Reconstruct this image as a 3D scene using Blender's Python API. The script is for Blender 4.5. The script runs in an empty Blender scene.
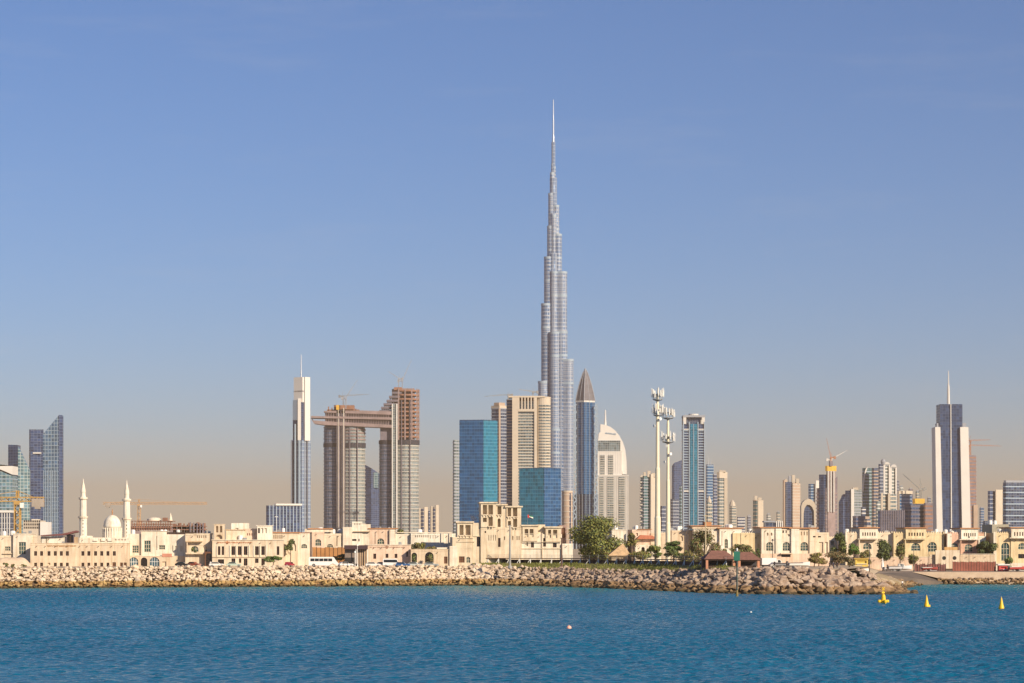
import bpy, bmesh, math, random
import numpy as np
from mathutils import Vector, Matrix

# ------------------------------------------------------------------ camera, world, sun, exposure
scene = bpy.context.scene
COL = scene.collection
LENS, HOR, CAMZ = 84.0, 545.0, 12.0
F = LENS / 36.0 * 1024.0
cam_data = bpy.data.cameras.new("camera"); cam = bpy.data.objects.new("camera", cam_data); COL.objects.link(cam)
cam.location = (0, 0, CAMZ); cam.rotation_euler = (math.radians(90), 0, 0)
cam_data.lens = LENS; cam_data.sensor_width = 36; cam_data.shift_y = (HOR - 341.5) / 1024.0
cam_data.clip_start = 1.0; cam_data.clip_end = 60000
scene.camera = cam

SUN_DIR = Vector((0.66, -0.68, 0.46)).normalized()          # towards the sun: behind the camera, to the right
SUN_EL = math.asin(SUN_DIR.z)
SUN_ROT = math.atan2(SUN_DIR.x, SUN_DIR.y)
world = bpy.data.worlds.new("World"); scene.world = world; world.use_nodes = True
wn = world.node_tree; wn.nodes.clear()
sky = wn.nodes.new("ShaderNodeTexSky"); sky.sky_type = 'NISHITA'; sky.sun_disc = False
sky.sun_elevation = SUN_EL; sky.sun_rotation = SUN_ROT
sky.altitude = 820; sky.air_density = 1.04; sky.dust_density = 0.02; sky.ozone_density = 10.0
bg = wn.nodes.new("ShaderNodeBackground"); bg.inputs[1].default_value = 0.074
out = wn.nodes.new("ShaderNodeOutputWorld")
# a few faint streaks of high cirrus
tc = wn.nodes.new("ShaderNodeTexCoord"); mp = wn.nodes.new("ShaderNodeMapping"); mp.inputs['Scale'].default_value = (6, 2, 42); mp.inputs['Rotation'].default_value = (0, .06, .2)
nz = wn.nodes.new("ShaderNodeTexNoise"); nz.inputs['Scale'].default_value = 1.3; nz.inputs['Detail'].default_value = 6; nz.inputs['Roughness'].default_value = .62
mr = wn.nodes.new("ShaderNodeMapRange"); mr.inputs[1].default_value = .56; mr.inputs[2].default_value = .80; mr.inputs[4].default_value = .10
mxs = wn.nodes.new("ShaderNodeMix"); mxs.data_type = 'RGBA'; mxs.inputs[7].default_value = (6.0, 6.0, 6.2, 1)
wn.links.new(tc.outputs['Generated'], mp.inputs[0]); wn.links.new(mp.outputs[0], nz.inputs['Vector']); wn.links.new(nz.outputs['Fac'], mr.inputs[0])
wn.links.new(mr.outputs[0], mxs.inputs[0]); wn.links.new(sky.outputs[0], mxs.inputs[6]); wn.links.new(mxs.outputs[2], bg.inputs[0])
wn.links.new(bg.outputs[0], out.inputs[0])
sun_d = bpy.data.lights.new("sun", 'SUN'); sun = bpy.data.objects.new("sun", sun_d); COL.objects.link(sun)
sun_d.energy = 5.0; sun_d.angle = math.radians(0.5); sun_d.color = (1.0, 0.84, 0.64)
sun.rotation_euler = SUN_DIR.to_track_quat('Z', 'Y').to_euler(); sun.location = (300, -300, 400)
vs = scene.view_settings
vs.view_transform = 'Standard'; vs.look = 'None'; vs.exposure = 0.49; vs.gamma = 1.0; vs.use_curve_mapping = False
HAZE_DENSITY = 4.6e-5
scene.cycles.use_denoising = True
scene.cycles.max_bounces = 6; scene.cycles.volume_bounces = 0
scene.cycles.diffuse_bounces = 3; scene.cycles.glossy_bounces = 3; scene.cycles.transparent_max_bounces = 6

# ------------------------------------------------------------------ helpers
GZ = 5.5                                                    # level of the built-up shore
rnd = random.Random(7)
def X(px, D): return (px - 512.0) / F * D
def Z(py, D): return CAMZ + (HOR - py) / F * D
def lin(r, g, b):
    f = lambda c: c / 12.92 if c <= .04045 else ((c + .055) / 1.055) ** 2.4
    return (f(r / 255), f(g / 255), f(b / 255), 1)

class MB:
    """collects shapes, builds ONE mesh object"""
    def __init__(s): s.v = []; s.f = []; s.m = []
    def face(s, pts, m=0):
        i = len(s.v); s.v += [tuple(p) for p in pts]; s.f.append(tuple(range(i, i + len(pts)))); s.m.append(m)
    def idx(s, pts, faces, m=0):
        i = len(s.v); s.v += [tuple(p) for p in pts]
        for f in faces: s.f.append(tuple(i + k for k in f)); s.m.append(m)
    def box(s, x0, x1, y0, y1, z0, z1, m=0):
        if x0 > x1: x0, x1 = x1, x0
        if y0 > y1: y0, y1 = y1, y0
        if z0 > z1: z0, z1 = z1, z0
        p = [(x0,y0,z0),(x1,y0,z0),(x1,y1,z0),(x0,y1,z0),(x0,y0,z1),(x1,y0,z1),(x1,y1,z1),(x0,y1,z1)]
        s.idx(p, [(0,1,5,4),(1,2,6,5),(2,3,7,6),(3,0,4,7),(4,5,6,7),(3,2,1,0)], m); return s
    def prism(s, poly, z0, z1, m=0):
        n = len(poly); zt = z1 if isinstance(z1, (list, tuple)) else [z1] * n
        p = [(x, y, z0) for x, y in poly] + [(x, y, t) for (x, y), t in zip(poly, zt)]
        s.idx(p, [(i, (i + 1) % n, n + (i + 1) % n, n + i) for i in range(n)] + [tuple(range(n, 2 * n)), tuple(range(n - 1, -1, -1))], m); return s
    def xz(s, poly, y0, y1, m=0):                            # outline in the facade plane, extruded in depth
        n = len(poly); p = [(x, y0, z) for x, z in poly] + [(x, y1, z) for x, z in poly]
        s.idx(p, [(i, n + i, n + (i + 1) % n, (i + 1) % n) for i in range(n)] + [tuple(range(n)), tuple(range(2 * n - 1, n - 1, -1))], m); return s
    def lathe(s, prof, n=16, cx=0, cy=0, m=0, a0=0.0):
        k = len(prof); p = []
        for r, z in prof:
            for i in range(n):
                a = a0 + 2 * math.pi * i / n; p.append((cx + r * math.cos(a), cy + r * math.sin(a), z))
        fs = [(j*n+i, j*n+(i+1) % n, (j+1)*n+(i+1) % n, (j+1)*n+i) for j in range(k-1) for i in range(n)]
        fs += [tuple(range((k-1)*n, k*n)), tuple(range(n-1, -1, -1))]
        s.idx(p, fs, m); return s
    def tube(s, a, b, r, r2=None, n=6, m=0):
        a = Vector(a); b = Vector(b); r2 = r if r2 is None else r2
        d = (b - a).normalized(); u = d.orthogonal().normalized(); w = d.cross(u)
        p = []
        for c, q in ((a, r), (b, r2)):
            for i in range(n):
                t = 2 * math.pi * i / n; p.append(c + (u * math.cos(t) + w * math.sin(t)) * q)
        s.idx(p, [(i, (i+1) % n, n + (i+1) % n, n + i) for i in range(n)] + [tuple(range(n-1, -1, -1)), tuple(range(n, 2*n))], m); return s
    def build(s, name, mats, parent=None, smooth=False, loc=None):
        me = bpy.data.meshes.new(name); me.from_pydata(s.v, [], s.f)
        if not isinstance(mats, (list, tuple)): mats = [mats]
        for q in mats: me.materials.append(q)
        if len(mats) > 1: me.polygons.foreach_set("material_index", s.m)
        if smooth: me.polygons.foreach_set("use_smooth", [True] * len(s.f))
        me.update()
        o = bpy.data.objects.new(name, me); COL.objects.link(o)
        if parent: o.parent = parent
        if loc: o.location = loc
        return o

def tag(o, label=None, cat=None, group=None, kind=None):
    if label: o['label'] = label
    if cat: o['category'] = cat
    if group: o['group'] = group
    if kind: o['kind'] = kind
    return o
def thing(name, label, cat, loc=(0, 0, 0), rz=0, group=None):
    o = bpy.data.objects.new(name, None); COL.objects.link(o); o.empty_display_size = 1
    o.location = loc; o.rotation_euler = (0, 0, rz)
    return tag(o, label, cat, group)
def copy_tree(o, parent=None):
    c = o.copy(); COL.objects.link(c)
    if parent: c.parent = parent
    for ch in list(o.children): copy_tree(ch, c)
    return c

# ------------------------------------------------------------------ materials
def nodes(name):
    m = bpy.data.materials.new(name); m.use_nodes = True
    t = m.node_tree; b = t.nodes["Principled BSDF"]
    return m, t, b
def mnode(t, op, a=None, b=None):
    n = t.nodes.new("ShaderNodeMath"); n.operation = op
    for i, q in enumerate((a, b)):
        if q is None: continue
        if isinstance(q, (int, float)): n.inputs[i].default_value = q
        else: t.links.new(q, n.inputs[i])
    return n.outputs[0]
def mixc(t, fac, a, b, kind='MIX'):
    n = t.nodes.new("ShaderNodeMix"); n.data_type = 'RGBA'; n.blend_type = kind
    for i, q in ((0, fac), (6, a), (7, b)):
        if isinstance(q, (int, float)): n.inputs[i].default_value = q
        elif isinstance(q, tuple): n.inputs[i].default_value = q
        else: t.links.new(q, n.inputs[i])
    return n.outputs[2]
def noise(t, vec, scale, detail=4, rough=.55):
    n = t.nodes.new("ShaderNodeTexNoise"); n.inputs['Scale'].default_value = scale
    n.inputs['Detail'].default_value = detail; n.inputs['Roughness'].default_value = rough
    if vec is not None: t.links.new(vec, n.inputs['Vector'])
    return n.outputs['Fac']
def ramp(t, fac, lo, hi):
    n = t.nodes.new("ShaderNodeMapRange"); n.inputs[1].default_value = lo; n.inputs[2].default_value = hi
    t.links.new(fac, n.inputs[0]); return n.outputs[0]
def geopos(t): return t.nodes.new("ShaderNodeNewGeometry").outputs['Position']
def k3(c, k): return (min(c[0]*k, 1), min(c[1]*k, 1), min(c[2]*k, 1), 1)

MATS = {}
def plain(name, c, rough=.8, metal=0, var=.15, scale=.5):
    if name in MATS: return MATS[name]
    m, t, b = nodes(name)
    f = noise(t, geopos(t), scale, 5, .6)
    t.links.new(mixc(t, ramp(t, f, .3, .7), k3(c, 1 - var), k3(c, 1 + var)), b.inputs['Base Color'])
    b.inputs['Roughness'].default_value = rough; b.inputs['Metallic'].default_value = metal
    MATS[name] = m; return m
def plaster(name, c, var=.16):
    """painted render with blotches and rain streaks"""
    if name in MATS: return MATS[name]
    m, t, b = nodes(name); p = geopos(t)
    mp = t.nodes.new("ShaderNodeMapping"); mp.inputs['Scale'].default_value = (1.4, 1.4, .12); t.links.new(p, mp.inputs[0])
    f1 = noise(t, p, .35, 5, .6); f2 = noise(t, mp.outputs[0], 1.0, 4, .6)
    c1 = mixc(t, ramp(t, f1, .3, .7), k3(c, 1 - var), k3(c, 1 + var * .6))
    c2 = mixc(t, ramp(t, f2, .45, .75), c1, mixc(t, 1.0, c1, (.72, .64, .55, 1), 'MULTIPLY'))
    t.links.new(c2, b.inputs['Base Color']); b.inputs['Roughness'].default_value = .9
    MATS[name] = m; return m
def glass(name, c, rough=.18, metal=.35, line=None, gu=4.0, gz=4.0, wu=.12, wz=.14, var=.35):
    """curtain wall: panes of slightly different tone, mullions and floor lines"""
    if name in MATS: return MATS[name]
    m, t, b = nodes(name)
    g = t.nodes.new("ShaderNodeNewGeometry")
    cr = t.nodes.new("ShaderNodeVectorMath"); cr.operation = 'CROSS_PRODUCT'
    t.links.new(g.outputs['Normal'], cr.inputs[0]); cr.inputs[1].default_value = (0, 0, 1)
    nm = t.nodes.new("ShaderNodeVectorMath"); nm.operation = 'NORMALIZE'; t.links.new(cr.outputs[0], nm.inputs[0])
    dt = t.nodes.new("ShaderNodeVectorMath"); dt.operation = 'DOT_PRODUCT'
    t.links.new(nm.outputs[0], dt.inputs[0]); t.links.new(g.outputs['Position'], dt.inputs[1])
    sp = t.nodes.new("ShaderNodeSeparateXYZ"); t.links.new(g.outputs['Position'], sp.inputs[0])
    u = mnode(t, 'DIVIDE', dt.outputs['Value'], gu); z = mnode(t, 'DIVIDE', sp.outputs[2], gz)
    cb = t.nodes.new("ShaderNodeCombineXYZ"); t.links.new(mnode(t, 'FLOOR', u), cb.inputs[0]); t.links.new(mnode(t, 'FLOOR', z), cb.inputs[1])
    w = t.nodes.new("ShaderNodeTexWhiteNoise"); w.noise_dimensions = '2D'; t.links.new(cb.outputs[0], w.inputs['Vector'])
    big = noise(t, g.outputs['Position'], .03, 3)
    base = mixc(t, w.outputs['Value'], k3(c, 1 - var), k3(c, 1 + var))
    base = mixc(t, ramp(t, big, .35, .65), mixc(t, 1.0, base, (.8, .85, .9, 1), 'MULTIPLY'), base)
    lu = mnode(t, 'LESS_THAN', mnode(t, 'FRACT', u), wu); lz = mnode(t, 'LESS_THAN', mnode(t, 'FRACT', z), wz)
    ln = mnode(t, 'MAXIMUM', lu, lz)
    base = mixc(t, ln, base, line or k3(c, 1.8))
    t.links.new(base, b.inputs['Base Color'])
    # every pane sits a little out of true, so reflections break from pane to pane
    vm = t.nodes.new("ShaderNodeVectorMath"); vm.operation = 'SUBTRACT'; t.links.new(w.outputs['Color'], vm.inputs[0]); vm.inputs[1].default_value = (.5, .5, .5)
    vsn = t.nodes.new("ShaderNodeVectorMath"); vsn.operation = 'SCALE'; t.links.new(vm.outputs[0], vsn.inputs[0]); vsn.inputs[3].default_value = .16
    va = t.nodes.new("ShaderNodeVectorMath"); va.operation = 'ADD'; t.links.new(g.outputs['Normal'], va.inputs[0]); t.links.new(vsn.outputs[0], va.inputs[1])
    vn = t.nodes.new("ShaderNodeVectorMath"); vn.operation = 'NORMALIZE'; t.links.new(va.outputs[0], vn.inputs[0]); t.links.new(vn.outputs[0], b.inputs['Normal'])
    t.links.new(mnode(t, 'MULTIPLY', mnode(t, 'SUBTRACT', 1.0, ln), metal), b.inputs['Metallic'])
    t.links.new(mnode(t, 'ADD', mnode(t, 'MULTIPLY', ln, .4), rough), b.inputs['Roughness'])
    MATS[name] = m; return m

CREAM = plaster("cream_plaster", (.70, .59, .44, 1)); PALE = plaster("pale_plaster", (.74, .66, .53, 1))
YELLOW = plaster("yellow_plaster", (.68, .55, .335, 1)); PINK = plaster("pink_plaster", (.62, .40, .29, 1))
SANDY = plaster("sandy_plaster", (.65, .525, .375, 1)); ROSE = plaster("rosy_plaster", (.70, .53, .40, 1))
WHITE = plaster("white_plaster", (.78, .72, .60, 1)); TAN = plaster("tan_plaster", (.50, .36, .22, 1))
TILE = plain("terracotta_edge", (.42, .20, .09, 1)); BROWN = plain("brown_wood", (.14, .06, .03, 1))
DKWOOD = plain("dark_wood", (.045, .025, .018, 1)); STEEL = plain("grey_steel", (.35, .35, .34, 1), .5, .6)
WHITEP = plain("white_paint", (.78, .76, .70, 1), .5); BLACK = plain("black_rubber", (.02, .02, .02, 1))
PANE = glass("villa_glass", (.045, .085, .075, 1), .12, .2, (.10, .13, .11, 1), .8, .9, .08, .08, .4)
DARKPANE = plain("dark_window_glass", (.02, .013, .010, 1), .2); BLUEPANE = plain("blue_shop_glass", (.05, .10, .13, 1), .15)
FRAME = plain("pale_window_frame", (.55, .47, .34, 1), .6); CONC = plain("raw_concrete", (.34, .29, .24, 1), .9, 0, .2, .2)
YCRANE = plain("crane_yellow", (.44, .27, .08, 1), .6); RCRANE = plain("crane_red", (.40, .18, .10, 1), .6); WCRANE = plain("crane_white", (.62, .60, .56, 1), .6)
# ------------------------------------------------------------------ haze
m = bpy.data.materials.new("air_haze"); m.use_nodes = True
t = m.node_tree; t.nodes.clear()
pv = t.nodes.new("ShaderNodeVolumePrincipled"); pv.inputs['Density'].default_value = HAZE_DENSITY
pv.inputs['Color'].default_value = (.95, .69, .44, 1); pv.inputs['Anisotropy'].default_value = 0.0
om = t.nodes.new("ShaderNodeOutputMaterial"); t.links.new(pv.outputs[0], om.inputs['Volume'])
tag(MB().box(-9000, 9000, -900, 36000, -4, 884).build("haze", m), kind='stuff')

# ------------------------------------------------------------------ water
def water_material():
    m, t, b = nodes("sea_water"); p = geopos(t)
    n1 = noise(t, p, .012, 4); 
    sx = t.nodes.new("ShaderNodeSeparateXYZ"); t.links.new(p, sx.inputs[0])
    # paler green shallows over the sandy bottom close to the rocks
    deep = mixc(t, ramp(t, n1, .3, .7), (.0014, .100, .190, 1), (.003, .140, .255, 1))
    sh = ramp(t, mnode(t, 'ADD', sx.outputs[1], mnode(t, 'MULTIPLY', n1, 60)), 610, 690)
    deep = mixc(t, sh, deep, (.012, .17, .21, 1))
    t.links.new(deep, b.inputs['Base Color']); b.inputs['Specular IOR Level'].default_value = .15
    b.inputs['Roughness'].default_value = .1; b.inputs['IOR'].default_value = 1.333
    bump = None
    for sc, st, d in ((1.1, 1.0, 5), (2.8, .8, 4)):
        mp = t.nodes.new("ShaderNodeMapping"); mp.inputs['Rotation'].default_value = (0, 0, .35); mp.inputs['Scale'].default_value = (.6, 1.0, 1)
        t.links.new(p, mp.inputs[0])
        bp = t.nodes.new("ShaderNodeBump"); bp.inputs['Strength'].default_value = st; bp.inputs['Distance'].default_value = 1.0 / (sc * 1.6)
        t.links.new(noise(t, mp.outputs[0], sc, d, .6), bp.inputs['Height'])
        if bump: t.links.new(bump, bp.inputs['Normal'])
        bump = bp.outputs[0]
    t.links.new(bump, b.inputs['Normal'])
    return m
SEA = water_material()
def make_water():
    x0, x1, y0, y1, dx, dy = -178.0, 178.0, 150.0, 742.0, .42, .36
    nx = int((x1 - x0) / dx); ny = int((y1 - y0) / dy)
    gx, gy = np.meshgrid(np.linspace(x0, x1, nx), np.linspace(y0, y1, ny))
    rs = np.random.RandomState(3); h = np.zeros_like(gx)
    for k in range(70):
        L = .9 * (1.021 ** k); a = math.radians(-70) + rs.normal(0, 1.0)
        if k > 58: L = rs.uniform(9, 16)
        amp = .0125 * L ** .55 * (.5 if L > 8 else 1); ph = rs.uniform(0, 6.28)
        h += amp * np.sin((gx * math.cos(a) + gy * math.sin(a)) * 2 * math.pi / L + ph)
    gust = .8 + .3 * np.sin(gx * .021 + gy * .013) * np.sin(gy * .017 - gx * .008 + 1)
    h *= gust
    ed = np.clip(np.minimum.reduce([(gx - x0), (x1 - gx), (gy - y0), (y1 - gy)]) / 15.0, 0, 1)
    h *= ed * .8
    vn = nx * ny
    co = np.stack([gx.ravel(), gy.ravel(), h.ravel()], 1)
    R = [(-6900, -850), (6900, -850), (6900, 1200), (-6900, 1200)]; I = [0, nx - 1, vn - 1, vn - nx]
    co = np.vstack([co, np.array([(x, y, 0.0) for x, y in R])])
    i = np.arange(ny - 1)[:, None] * nx + np.arange(nx - 1)[None, :]
    q = np.stack([i, i + 1, i + nx + 1, i + nx], -1).reshape(-1, 4)
    q = np.vstack([q, np.array([[vn, vn+1, I[1], I[0]], [vn+1, vn+2, I[2], I[1]], [vn+2, vn+3, I[3], I[2]], [vn+3, vn, I[0], I[3]]])])
    me = bpy.data.meshes.new("sea"); me.vertices.add(len(co)); me.vertices.foreach_set("co", co.ravel())
    me.loops.add(q.size); me.loops.foreach_set("vertex_index", q.ravel().astype(np.int32))
    me.polygons.add(len(q)); me.polygons.foreach_set("loop_start", np.arange(0, q.size, 4, dtype=np.int32))
    me.update(calc_edges=True); me.polygons.foreach_set("use_smooth", np.ones(len(q), bool)); me.materials.append(SEA)
    o = bpy.data.objects.new("sea", me); COL.objects.link(o); tag(o, kind='structure')
make_water()

# ------------------------------------------------------------------ shore: profile of the rock banks
# (px, distance of the waterline, height of the crest, width of the slope)
SHORE = [(-120,650,5.9,9),(0,658,5.9,9),(40,662,5.9,9),(90,667,5.8,9),(140,672,5.9,9),(250,680,5.9,9),(340,688,5.9,10),(430,698,5.9,11),
         (480,702,5.7,11),(540,692,5.2,11),(600,664,5.0,11),(660,624,5.5,11),(700,600,6.0,12),(760,581,6.1,13),(830,578,6.0,13),
         (862,578,4.9,12),(884,580,3.5,9),(908,584,1.6,6)]
def shore_at(i, f):
    a, b = SHORE[i], SHORE[i + 1]
    px = a[0] + (b[0] - a[0]) * f; D = a[1] + (b[1] - a[1]) * f
    return Vector((X(px, D), D, 0)), a[2] + (b[2] - a[2]) * f, a[3] + (b[3] - a[3]) * f, px
def inland(i):
    p, q = shore_at(i, 0)[0], shore_at(i, 1)[0]; d = (q - p).normalized(); return Vector((-d.y, d.x, 0))
crest = []
for i in range(len(SHORE)):
    P, zc, w, px = shore_at(min(i, len(SHORE) - 2), 0 if i < len(SHORE) - 1 else 1)
    n = inland(min(i, len(SHORE) - 2)); n2 = inland(max(i - 1, 0)); n = (n + n2).normalized()
    crest.append((P, P + n * w + Vector((0, 0, zc)), n))
ROCKBASE = plain("bank_core", (.10, .065, .04, 1), .95, 0, .4, .4)
b = MB()
wl = [(-6900, 640, 5.9)]
b.face([(-6900, 640, -1.2), (crest[0][0].x, crest[0][0].y, -1.2), (crest[0][1].x, crest[0][1].y, crest[0][1].z - .7), (-6900, 651, 5.2)])
for (p, c, n), (p2, c2, n2) in zip(crest[:-1], crest[1:]):
    b.face([p + Vector((0, 0, -1.2)), p2 + Vector((0, 0, -1.2)), c2 + Vector((0, 0, -.7)), c + Vector((0, 0, -.7))])
    b.face([c + Vector((0, 0, -.7)), c2 + Vector((0, 0, -.7)), c2 + n2 * 8 + Vector((0, 0, -.7)), c + n * 8 + Vector((0, 0, -.7))])
p, c, n = crest[-1]
b.face([p + Vector((0, 0, -1.2)), p + Vector((7, 9, -1.2)), c + n * 8 + Vector((4, 0, -1.4)), c + Vector((0, 0, -.7))])
tag(b.build("rock_bank", ROCKBASE), kind='structure')

# ground: terrace the city stands on, quay, slip road, beach
def ground_mat(name, a, c2, sc=.08):
    m, t, b = nodes(name); p = geopos(t)
    f = noise(t, p, sc, 6, .6); g = noise(t, p, sc * 14, 4, .6)
    c = mixc(t, ramp(t, f, .35, .65), a, c2); c = mixc(t, ramp(t, g, .3, .8), c, mixc(t, 1.0, c, (.75, .72, .68, 1), 'MULTIPLY'))
    t.links.new(c, b.inputs['Base Color']); b.inputs['Roughness'].default_value = .95; return m
SAND = ground_mat("pale_sand_ground", (.50, .40, .28, 1), (.42, .33, .22, 1))
BEACH = ground_mat("beach_sand", (.52, .41, .27, 1), (.30, .22, .10, 1), .2)
ASPH = ground_mat("worn_asphalt", (.11, .09, .075, 1), (.16, .125, .10, 1), .15)
QUAYC = ground_mat("quay_concrete", (.36, .28, .21, 1), (.28, .22, .17, 1), .2)
b = MB()
front = [(-6900, 651)] + [(c.x + n.x * 2, c.y + n.y * 2) for p, c, n in crest[:16]]
xr = X(862, 770)
ZB = GZ
pts = front + [(X(862, 620), 620), (X(862, 700), 700), (xr, 770), (6900, 770), (6900, 35500), (-6900, 35500)]
b.face([(x, y, ZB) for x, y in pts])
b.face([(X(862, 620), 620, ZB), (X(872, 640), 640, 3.8), (X(880, 772), 772, 3.8), (xr, 772, ZB)])
for (xa, ya), (xb, yb_) in zip(front[:-1], front[1:]): b.face([(xa, ya, ZB - 2), (xb, yb_, ZB - 2), (xb, yb_, ZB), (xa, ya, ZB)])
tag(b.build("ground", SAND), kind='structure')
b = MB(); b.face([(X(872, 640), 640, 3.8), (X(878, 700), 700, 3.8), (X(912, 727), 727, 3.8), (6900, 727, 3.8), (6900, 772, 3.8), (X(880, 772), 772, 3.8)])
tag(b.build("quay_pavement", QUAYC), kind='structure')
b = MB()
A, B_, C_, D_ = (X(878, 700), 700, 3.80), (X(912, 727), 727, 3.80), (X(966, 735), 733, -.5), (X(925, 722), 717, -.5)
b.face([A, D_, C_, B_]); b.face([A, (A[0], A[1], -1), (D_[0], D_[1], -1), D_])
tag(b.build("boat_ramp", ASPH), kind='structure')
b = MB()
L_ = [(864, 598, 3.0), (872, 640, 3.7), (878, 700, 3.75)]; W_ = [(904, 604, -.5), (897, 655, -.5), (925, 716, -.6)]
for k in range(2):
    l0, l1, w0, w1 = L_[k], L_[k+1], W_[k], W_[k+1]
    b.face([(X(l0[0], l0[1]), l0[1], l0[2]), (X(w0[0], w0[1]), w0[1], w0[2]), (X(w1[0], w1[1]), w1[1], w1[2]), (X(l1[0], l1[1]), l1[1], l1[2])])
tag(b.build("beach", BEACH), kind='structure')
# sloped quay edge on the right
b = MB()
b.face([(X(912, 727), 726.9, 3.8), (X(966, 735), 722.5, -.6), (6900, 722.5, -.6), (6900, 726.9, 3.8)])
tag(b.build("quay_slope", ground_mat("pale_revetment", (.60, .47, .33, 1), (.48, .36, .25, 1), .3)), kind='structure')

# raised top of the breakwater arm: pavilions and hauled-out boats stand on it
b = MB(); tp = [(c.x + n.x * .5, c.y + n.y * .5) for p, c, n in crest[11:16]]
bk = [(X(866, 640), 640), (X(862, 665), 665), (X(694, 665), 665)]
b.face([(x, y, 6.05) for x, y in tp + bk]); [b.face([(p_[0], p_[1], 3.5), (q_[0], q_[1], 3.5), (q_[0], q_[1], 6.05), (p_[0], p_[1], 6.05)]) for p_, q_ in zip(tp[:-1], tp[1:])]; lo = [(X(872, 645), 645), (X(866, 676), 676), (X(690, 676), 676)]
for (p, q), (r_, s_) in zip(zip(bk[:-1], bk[1:]), zip(lo[:-1], lo[1:])): b.face([(p[0], p[1], 6.05), (r_[0], r_[1], GZ + .01), (s_[0], s_[1], GZ + .01), (q[0], q[1], 6.05)])
tag(b.build("breakwater_top", SAND), kind='structure')

# grass bank in front of the boardwalk
GRASSM = ground_mat("grass_soil", (.26, .21, .07, 1), (.14, .16, .04, 1), .25)
def crest_point(px):
    for i in range(len(SHORE) - 1):
        if SHORE[i][0] <= px <= SHORE[i+1][0]:
            f = (px - SHORE[i][0]) / (SHORE[i+1][0] - SHORE[i][0])
            return crest[i][1].lerp(crest[i+1][1], f)
b = MB(); gp = [crest_point(px) for px in range(470, 701, 10)]
for a, c in zip(gp[:-1], gp[1:]):
    b.face([a + Vector((0, .5, -2)), c + Vector((0, .5, -2)), c + Vector((0, .5, -.25)), a + Vector((0, .5, -.25))])
    b.face([a + Vector((0, .5, -.25)), c + Vector((0, .5, -.25)), Vector((c.x, c.y + 9, 6.55)), Vector((a.x, a.y + 9, 6.55))])
    b.face([Vector((a.x, a.y + 9, 6.55)), Vector((c.x, c.y + 9, 6.55)), Vector((c.x, c.y + 40, 6.5)), Vector((a.x, a.y + 40, 6.5))])
tag(b.build("grass_bank", GRASSM), kind='structure')
G1 = plain("grass_blade", (.19, .20, .04, 1), .8, 0, .35, .6)
b = MB()
for k in range(9000):
    px = rnd.uniform(476, 690); f = rnd.random() ** 1.1; a = crest_point(px)
    if math.sin(px * .21) + math.sin(px * .083 + 1) + rnd.gauss(0, .9) < -.4: continue
    x, y, z = a.x + rnd.gauss(0, .3), a.y + .4 + 8.5 * f, a.z - .25 + (6.55 - a.z + .25) * f
    h = rnd.uniform(.25, .7); w = rnd.uniform(.05, .12); an = rnd.uniform(0, 6.28); lx, ly = rnd.gauss(0, .2), rnd.gauss(0, .2)
    b.face([(x - w*math.cos(an), y - w*math.sin(an), z), (x + w*math.cos(an), y + w*math.sin(an), z), (x + lx, y + ly, z + h)])
tag(b.build("grass", G1), kind='stuff')

# ------------------------------------------------------------------ boulders
def boulder_mat():
    m, t, b = nodes("armour_rock"); p = geopos(t)
    oi = t.nodes.new("ShaderNodeObjectInfo")
    sp = t.nodes.new("ShaderNodeSeparateXYZ"); t.links.new(p, sp.inputs[0])
    n1 = noise(t, p, .45, 2, .5); n2 = noise(t, p, 2.2, 5, .65); n3 = noise(t, p, .9, 2)
    pale = mixc(t, ramp(t, n1, .35, .65), (.68, .53, .38, 1), (.82, .69, .52, 1))
    pink = mixc(t, ramp(t, n1, .35, .65), (.36, .26, .195, 1), (.53, .42, .32, 1))
    side = ramp(t, mnode(t, 'ADD', sp.outputs[0], mnode(t, 'MULTIPLY', n3, 16)), -3, 22)
    c = mixc(t, side, pale, pink)
    c = mixc(t, ramp(t, n2, .35, .75), c, mixc(t, 1.0, c, (.52, .46, .41, 1), 'MULTIPLY'))
    # tide mark: ochre weed, then dark wet algae at the waterline
    zz = mnode(t, 'ADD', sp.outputs[2], mnode(t, 'MULTIPLY', n3, 1.1))
    c = mixc(t, ramp(t, zz, 2.75, 2.35), c, mixc(t, side, mixc(t, ramp(t, n1, .4, .6), (.33, .19, .075, 1), (.46, .31, .12, 1)), mixc(t, ramp(t, n1, .4, .6), (.19, .115, .06, 1), (.32, .205, .10, 1))))
    c = mixc(t, ramp(t, zz, 1.45, .95), c, (.075, .055, .025, 1))
    t.links.new(c, b.inputs['Base Color']); b.inputs['Roughness'].default_value = .9
    bp = t.nodes.new("ShaderNodeBump"); bp.inputs['Strength'].default_value = .5; bp.inputs['Distance'].default_value = .12
    t.links.new(n2, bp.inputs['Height']); t.links.new(bp.outputs[0], b.inputs['Normal'])
    return m
ROCK = boulder_mat()
def rock_mesh(seed):
    r = random.Random(seed); bm = bmesh.new()
    for k in range(15):
        v = Vector((r.gauss(0, 1), r.gauss(0, 1), r.gauss(0, 1))).normalized() * r.uniform(.78, 1.1)
        bm.verts.new((v.x * 1.15, v.y * .95, v.z * .78))
    res = bmesh.ops.convex_hull(bm, input=bm.verts)
    bmesh.ops.delete(bm, geom=[g for g in res['geom_interior'] if isinstance(g, bmesh.types.BMVert)], context='VERTS')
    bmesh.ops.bevel(bm, geom=bm.edges[:], offset=.035, segments=1, affect='EDGES')
    me = bpy.data.meshes.new("boulder"); bm.to_mesh(me); bm.free(); me.materials.append(ROCK); return me
ROCKS = [rock_mesh(s) for s in range(14)]
spots = []                                                   # (position, radius, px)
rr = random.Random(11)
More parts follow.
